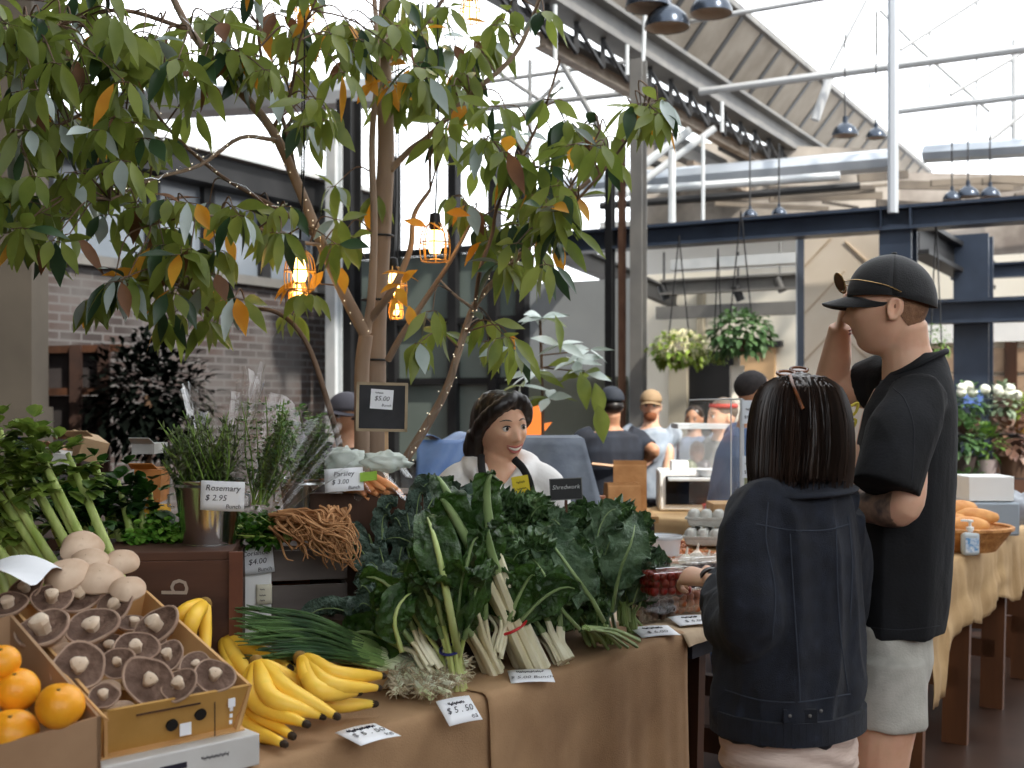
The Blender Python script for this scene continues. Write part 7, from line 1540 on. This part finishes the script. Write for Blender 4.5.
b = MB(); b.lathe([(.001, 0), (.06, 0), (.075, .04), (.07, .04), (.055, .008), (.001, .008)], P(708, 476, 7.15), 20); solo('dish', b, PALE, 'small pale dish on the board above the microwave', 'dish')
b = MB(); b.box(P(679, 468, 7.2) , (.1, .1, .09)); solo('carton', b, WHITE, 'white carton left on the microwave', 'carton', bevel=.004)
b = MB(); b.box(P(712, 512, 6.85), (.1, .1, .09), taper=.85); solo('red_tub', b, mat('red_plastic', (208, 32, 34), rough=.4), 'small red plastic tub right of the microwave', 'tub', bevel=.005)
# glass display case with jars
dc = thing('display_case', 'clear display case on the microwave table with dark jars', 'display case', P(700, 478, 7.5)); b = MB(); b.box(P(700, 452, 7.5), (.3, .3, .32)); b.build('glass', CLEAR, dc, smooth=False); b = MB(); b.box(P(700, 426, 7.5) , (.32, .32, .03)); b.build('top', PALE, dc, smooth=False)
for k, (x, y) in enumerate(((690, 470), (704, 470), (697, 452))):
    b = MB(); b.ball(P(x, y, 7.5), (.05, .05, .07), 12); solo('jar', b, mat('olive_jar' + str(k), ((90, 100, 60), (60, 52, 60), (110, 70, 50))[k], rough=.3), ('olive coloured jar', 'dark purple jar', 'brown jar')[k] + ' inside the clear display case', 'jar')
# clear screen with pole and price stickers
sc_ = thing('clear_screen', 'clear acrylic screen with white edge post and price stickers', 'screen', P(742, 535, 4.5)); b = MB(); b.poly([P(690, 400, 5.4), P(742, 399, 4.5), P(742, 545, 4.5), P(690, 530, 5.4)], .004); b.build('acrylic_sheet', mat('acrylic', (240, 246, 250), rough=.04, alpha=.08, spec=.6), sc_, smooth=False)
b = MB(); b.box((P(742, 400, 4.5) + P(742, 545, 4.5)) / 2, (.014, .014, .55)); b.build('edge_post', PALE, sc_, smooth=False)
b = MB(); b.tube([P(690, 400, 5.4), P(742, 399, 4.5)], .003, 6); b.tube([P(731, 400, 4.7), P(731, 540, 4.7)], .003, 6); b.build('edge_strip', PALE, sc_)
for (px, py, w_, h_, tt) in ((749, 412, .05, .088, ('~~~', '$8.00')), (748, 467, .042, .082, ('~~~', '$7.0'))):
    M = frame(P(px, py, 4.49), V((1, 0, 0)), V((0, 0, 1))); b = MB(); slab(b, M, w_, h_, .001); p_ = b.build('price_sticker', mat('translucent_label', (214, 222, 230), rough=.5), sc_, smooth=False)
    b = MB(); text(b, tt[0], M @ Matrix.Translation((0, .005, .001)), .016); text(b, tt[1], M @ Matrix.Translation((0, -.024, .001)), .016); b.build('price_lettering', INK, p_, smooth=False)
b = MB(); b.poly([P(755, 470, 5.0), P(800, 470, 5.0), P(800, 520, 5.0), P(755, 520, 5.0)], .3, (0, -1, 0)); solo('green_tub', b, mat('pale_green_tub', (150, 170, 140), (176, 192, 160), 6, rough=.5), 'pale green translucent tub behind the screen stickers', 'tub', smooth=False)
b = MB(); q = P(738, 525, 5.3); b.box(q, (.25, .2, .2)); solo('carton', b, CARD, 'cardboard box standing behind the clear screen', 'carton', smooth=False)
# hanging baskets
def basket(px, py, Y, rx, rz_, m, label, seed, fl=None, n=420):
    c = P(px, py, Y); root = thing('hanging_basket', label, 'hanging basket', c - V((0, 0, rz_ * .6))); rs = random.Random(seed); f = MB(); g = MB()
    b = MB(); b.lathe([(.001, -rz_ * .75), (rx * .4, -rz_ * .6), (rx * .55, -rz_ * .2), (rx * .5, -rz_ * .2), (.001, -rz_ * .3)], c, 16); b.build('basket', WOODD, root)
    for k in range(n):
        a = rs.uniform(0, 2 * PI); th = math.acos(rs.uniform(-.75, 1)); r_ = rs.uniform(.7, 1.05); u = V((math.sin(th) * math.cos(a), math.sin(th) * math.sin(a), math.cos(th))); p = c + V((u.x * rx, u.y * rx * .9, u.z * rz_)) * r_ * (1 + .25 * noise.noise(u * 3 + V((seed, 0, 0))))
        if fl and rs.random() < .4:
            for j in range(4): leafpatch(g, p, u + V((math.cos(j * 1.6), 0, math.sin(j * 1.6))) * .9, rx * .13, rx * .055, .1, n=2)
        else: leafpatch(f, p, u + V((rs.uniform(-.7, .7), rs.uniform(-.7, .7), rs.uniform(-.8, .3))), rx * .28, rx * .09, .4, n=3)
    f.build('foliage', m, root, angle=180)
    if fl: g.build('flowers', fl, root, angle=180)
    b = MB()
    for dx in (-.7, .7): b.tube([c + V((dx * rx * .6, 0, 0)), c + V((0, 0, rz_ + .85))], .006, 4)
    b.build('hanging_wire', STEELB, root)
    return root
basket(679, 350, 10.6, .24, .16, mat('basket_green', (96, 126, 40), (150, 170, 70), 12, rough=.5, translu=.3), 'hanging basket of white and pale flowers near the grey column', 1, mat('cream_flower', (244, 240, 210), rough=.6, translu=.2), 520)
basket(741, 334, 10.2, .25, .20, mat('basket_green_deep', (48, 82, 44), (96, 128, 78), 12, rough=.5, translu=.25), 'larger all green hanging basket beside the plywood screen', 2, None, 560)
basket(718, 356, 10.5, .09, .09, MATS['basket_green'], 'small green hanging plant between the two larger baskets', 3, None, 140)
basket(936, 345, 9.82, .11, .16, mat('basket_green_mid', (70, 112, 44), (120, 150, 70), 12, rough=.5, translu=.25), 'green hanging plant just behind the man\'s neck', 4, None, 240)
b = MB(); b.box(P(737, 385, 10.4), (.12, .06, .34)); b.tube([P(737, 345, 10.4), P(737, 470, 10.4)], .03, 8); solo('white_tube_post', b, mat('white_tube_paint', (226, 220, 206), rough=.5), 'white upright tube below the green hanging basket', 'post', bevel=.01)  # plain white upright box and tube
# dark bush, timber rack and boxes against the brick wall
def bush(name, c, rx, ry, rz_, m, label, n, seed, ls=.09, cat='bush'):
    root = thing(name, label, cat, V((c.x, c.y, max(0, c.z - rz_)))); rs = random.Random(seed); f = MB()
    for k in range(n):
        a = rs.uniform(0, 2 * PI); th = math.acos(rs.uniform(-1, 1)); r_ = rs.uniform(.35, 1.05); u = V((math.sin(th) * math.cos(a), math.sin(th) * math.sin(a), math.cos(th))); p = c + V((u.x * rx, u.y * ry, u.z * rz_)) * r_
        leafpatch(f, p, u + V((rs.uniform(-.8, .8), rs.uniform(-.8, .8), rs.uniform(-.5, .8))), ls * rs.uniform(.7, 1.3), ls * .3, .3, n=2)
    f.build('foliage', m, root, angle=180); b = MB(); b.tube([V((c.x, c.y, max(0, c.z - rz_ * 1.6))), c], .03, 6); b.build('stem', BARK2, root); return root
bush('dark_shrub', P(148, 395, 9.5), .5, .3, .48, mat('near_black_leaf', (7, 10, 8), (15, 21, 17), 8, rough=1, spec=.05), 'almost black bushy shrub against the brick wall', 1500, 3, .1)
rk = thing('timber_rack', 'dark reddish timber rack of empty frames by the brick wall', 'rack', V((P(80, 0, 9.8).x, 9.8, 0)))
for (x0, y0, x1, y1) in ((38, 350, 122, 348), (38, 392, 122, 391), (38, 436, 122, 434)): b = MB(); b.beam(P(x0, y0, 9.8), P(x1, y1, 9.8), .08, .06); b.build('shelf_board', WOODD, rk, smooth=False)
for x in (76, 104, 42): b = MB(); q = P(x, 345, 9.75); b.beam((q.x, q.y, 0), q, .09, .05, V((0, 1, 0))); b.build('post', mat('red_brown_timber', (44, 28, 22), (60, 38, 28), 6, rough=.7), rk, smooth=False)
PAN = mat('brown_panel', (38, 34, 34), (56, 50, 50), 3, rough=.8)
for x0, y0, x1, y1 in ((46, 352, 72, 388), (80, 352, 101, 388), (46, 396, 72, 432), (80, 396, 101, 432)): b = MB(); b.poly([P(x0, y1, 9.85), P(x1, y1, 9.85), P(x1, y0, 9.85), P(x0, y0, 9.85)], .02, (0, -1, 0)); b.build('panel', PAN, rk, smooth=False)
BX = [(88, 447, 26, 22, 4.3, (214, 180, 140), 'tilted open tan carton with paper on the back table', .6), (52, 455, 22, 18, 4.4, (220, 170, 140), 'pinkish tan box left of the tilted carton', .1), (62, 458, 16, 12, 4.1, (230, 230, 226), 'small white box behind celery leaves', .3), (152, 484, 26, 32, 4.0, (196, 132, 70), 'tan orange carton between celery and rosemary', .1), (150, 448, 22, 10, 4.2, (190, 192, 190), 'grey metal tray left of the rosemary', 0), (152, 510, 24, 8, 3.9, (220, 170, 40), 'yellow edged tray low beside the bucket', 0), (24, 452, 24, 20, 4.5, (60, 70, 120), 'small blue box far left behind celery', .2)]
bk = thing('back_table', 'table at the left wall carrying cartons and trays', 'table', V((-1.45, 4.2, 0))); b = MB(); b.box((-1.45, 4.3, 1.08), (1.5, .8, .04)); b.build('tabletop', WOODD, bk, smooth=False)
for sx in (-1, 1):
    for sy in (-1, 1): b = MB(); b.box((-1.45 + sx * .7, 4.3 + sy * .35, .53), (.06, .06, 1.06)); b.build('leg', WOODD, bk, smooth=False)
for (x, y, w_, h_, Y, c_, l, rz) in BX:
    q = P(x, y, Y); ww, hh = w_ * Y / 1200, h_ * Y / 1200; b = MB(); b.box(q, (ww, .16, hh), M=Matrix.Rotation(rz * .5, 3, 'Y') @ Matrix.Rotation(rz, 3, 'Z'))
    o = thing('carton', l, 'carton', q - V((0, 0, hh / 2))); m = mat('box_%d_%d_%d' % c_, c_, tuple(int(v * .85) for v in c_), 8, rough=.7); b.build('body', m, o, smooth=False)
    b = MB(); b.poly([q + V((-ww / 2, -.08, hh / 2)), q + V((ww / 2, -.08, hh / 2)), q + V((ww * .45, -.13, hh / 2 + .02)), q + V((-ww * .45, -.13, hh / 2 + .02))], .003); b.build('flap', m, o, smooth=False)
# bread basket, sanitiser, bags on the right table
c = P(962, 520, 5.3); c.z = .89
bb = thing('bread_basket', 'wide wicker basket of bread on the burlap table', 'basket', c); WK = mat('wicker', (170, 112, 58), (206, 150, 90), 40, rough=.7, bump=.6, bsc=90); b = MB(); b.lathe([(.001, 0), (.14, 0), (.2, .08), (.215, .1), (.2, .1), (.13, .02), (.001, .02)], c, 48, wob=lambda t, z: 1 + .02 * math.sin(24 * t)); b.build('body', WK, bb)
b = MB(); b.tube([c + V((.208 * math.cos(t), .208 * math.sin(t), .1)) for t in [2 * PI * i / 40 for i in range(41)]], .011, 6, caps=False); b.build('rim', WK, bb)
BR_ = mat('bread_crust', (196, 128, 66), (222, 166, 100), 14, rough=.7, c3=(166, 96, 44))
for (dx, dy, dz, rz, L_, l) in ((-.05, 0, .12, .3, .12, 'long loaf on the left side of the basket'), (.05, .03, .14, -.2, .12, 'plump loaf on the right of the basket'), (.0, -.06, .11, .1, .1, 'small loaf at the front of the basket'), (.02, .08, .17, .5, .1, 'topmost loaf at the back of the basket'), (-.09, .06, .14, 1.0, .09, 'short loaf at back left of the basket')):
    b = MB(); b.ball(c + V((dx, dy, dz)), (L_, .055, .042), 20, Matrix.Rotation(rz, 3, 'Z'), fn=lambda u: 1 + .03 * math.sin(u.x * 22)); solo('bread_loaf', b, BR_, l, 'bread')
c = P(970, 541, 5.1); c.z = .89; hs_ = thing('sanitiser_bottle', 'small clear pump bottle with blue label on burlap', 'bottle', c)
b = MB(); b.box(c + V((0, 0, .05)), (.075, .045, .1)); b.build('bottle_body', mat('clear_gel', (214, 226, 232), rough=.1, alpha=.75), hs_, bevel=.015); b = MB(); b.box(c + V((0, -.0235, .045)), (.055, .002, .06)); b.build('label', mat('blue_label', (70, 140, 196), (230, 236, 240), 60, rough=.5), hs_, smooth=False)
b = MB(); b.lathe([(.016, .1), (.016, .12), (.006, .122), (.006, .14), (.014, .142), (.014, .15), (.001, .152)], c, 14); b.box(c + V((-.018, 0, .148)), (.04, .01, .008)); b.build('pump', WHITE, hs_)
crumple('plastic_bag', 'pale crumpled plastic bag at the right edge of burlap table', P(1018, 515, 5.9) + V((0, 0, .03)), .09, .1, .08, 9, mat('grey_film', (186, 192, 200), rough=.3, alpha=.7))
b = MB(); b.box(V((P(1000, 0, 5.7).x, 5.9, .89 + .23)), (.22, .2, .12)); b.build('x', WHITE) and None
bpy.data.objects.remove(bpy.data.objects['x'])
solo('carton', b, WHITE, 'white carton above the bread at the right edge', 'carton', bevel=.004)
b = MB(); b.box(V((P(1000, 0, 5.7).x, 5.9, .89 + .085)), (.26, .24, .16)); solo('carton', b, mat('grey_bin', (150, 160, 170), rough=.5), 'grey tub beneath the white carton at right edge', 'tub', bevel=.01)
# flower shelf at right
fs = thing('plant_shelf', 'dark tiered shelf of potted flowers behind the bread', 'shelf', V((P(990, 0, 8.8).x, 8.8, 0)))
for z, dy in ((.55, 0), (.98, .15), (1.28, .3)): b = MB(); b.box((P(1000, 0, 8.8).x, 8.8 + dy, z), (1.1, .26, .03)); b.build('shelf_board', STEELB, fs, smooth=False)
for sx in (-.5, .5): b = MB(); b.box((P(1000, 0, 8.8).x + sx, 9.0, .65), (.04, .4, 1.3)); b.build('side_frame', STEELB, fs, smooth=False)
def potflower(px, pz, Y, r, potc, leafm, fl, label, seed, n=160):
    c = V((P(px, 0, Y).x, Y, pz)); root = thing('flower_pot', label, 'potted plant', c); b = MB(); b.lathe([(.001, 0), (r * .7, 0), (r * .95, r * 1.3), (r * .85, r * 1.3), (.001, r * 1.2)], c, 16); b.build('pot', mat('pot_%d' % seed, potc, rough=.7), root)
    rs = random.Random(seed); f = MB(); g = MB(); cc = c + V((0, 0, r * 2.4))
    for k in range(n):
        u = V((rs.gauss(0, 1), rs.gauss(0, 1), rs.gauss(.2, 1))).normalized(); p = cc + u * r * 1.4 * rs.uniform(.5, 1); leafpatch(f, p, u, r * .6, r * .2, .3, n=2)
    f.build('foliage', leafm, root, angle=180)
    if fl:
        for k in range(5): g.ball(cc + V((rs.uniform(-1, 1) * r, -r * .9, rs.uniform(.2, 1.3) * r)), r * .38, 10, fn=lambda u: 1 + .2 * noise.noise(u * 5))
        g.build('blooms', fl, root)
    return root
WF = mat('white_bloom', (226, 228, 216), rough=.7)
potflower(968, 1.30, 8.9, .1, (92, 66, 62), MATS['basket_green_deep'], WF, 'pot of white blooms on top shelf under the steel column', 1); potflower(1002, 1.30, 8.9, .1, (150, 130, 118), mat('grey_green_leaf', (98, 116, 92), (130, 146, 120), 9, rough=.5), WF, 'pot with grey green leaves and pale blooms on top shelf', 2); potflower(1024, 1.30, 8.9, .08, (190, 150, 80), MATS['basket_green'], None, 'yellowish pot at the right edge of top shelf', 3)
b = MB(); b.box(V((P(978, 0, 9).x, 9.1, 1.56)), (.15, .02, .13)); b.beam(V((P(978, 0, 9).x, 9.11, 1.5)), V((P(978, 0, 9).x, 9.11, 1.28)), .02, .02, V((0, 1, 0))); solo('blue_sign', b, mat('blue_sign', (96, 124, 200), rough=.5), 'small blue sign behind the white blooms', 'sign', smooth=False)
potflower(962, .99, 8.7, .12, (60, 50, 48), MATS['basket_green_deep'], None, 'leafy dark green pot on middle shelf, left', 4, 220); potflower(985, .99, 8.7, .1, (150, 140, 140), MATS['basket_green_mid'], None, 'leafy pot on the middle shelf, centre', 5); potflower(1014, .99, 8.7, .12, (90, 70, 56), mat('wine_leaf', (88, 56, 50), (120, 90, 70), 9, rough=.5), None, 'dark reddish leafed pot on middle shelf, right', 6)
potflower(964, .56, 8.6, .13, (60, 60, 60), MATS['basket_green_deep'], None, 'broad leafy pot on the lowest shelf, left', 7, 220)
for k in range(3):
    pass
b = MB(); b.box((P(960, 0, 13.5).x + .6, 13.0, .8), (1.2, .4, 1.6)); solo('planter_crate', b, WOODD, 'dark timber cabinet far behind the flower shelf', 'cabinet', smooth=False)
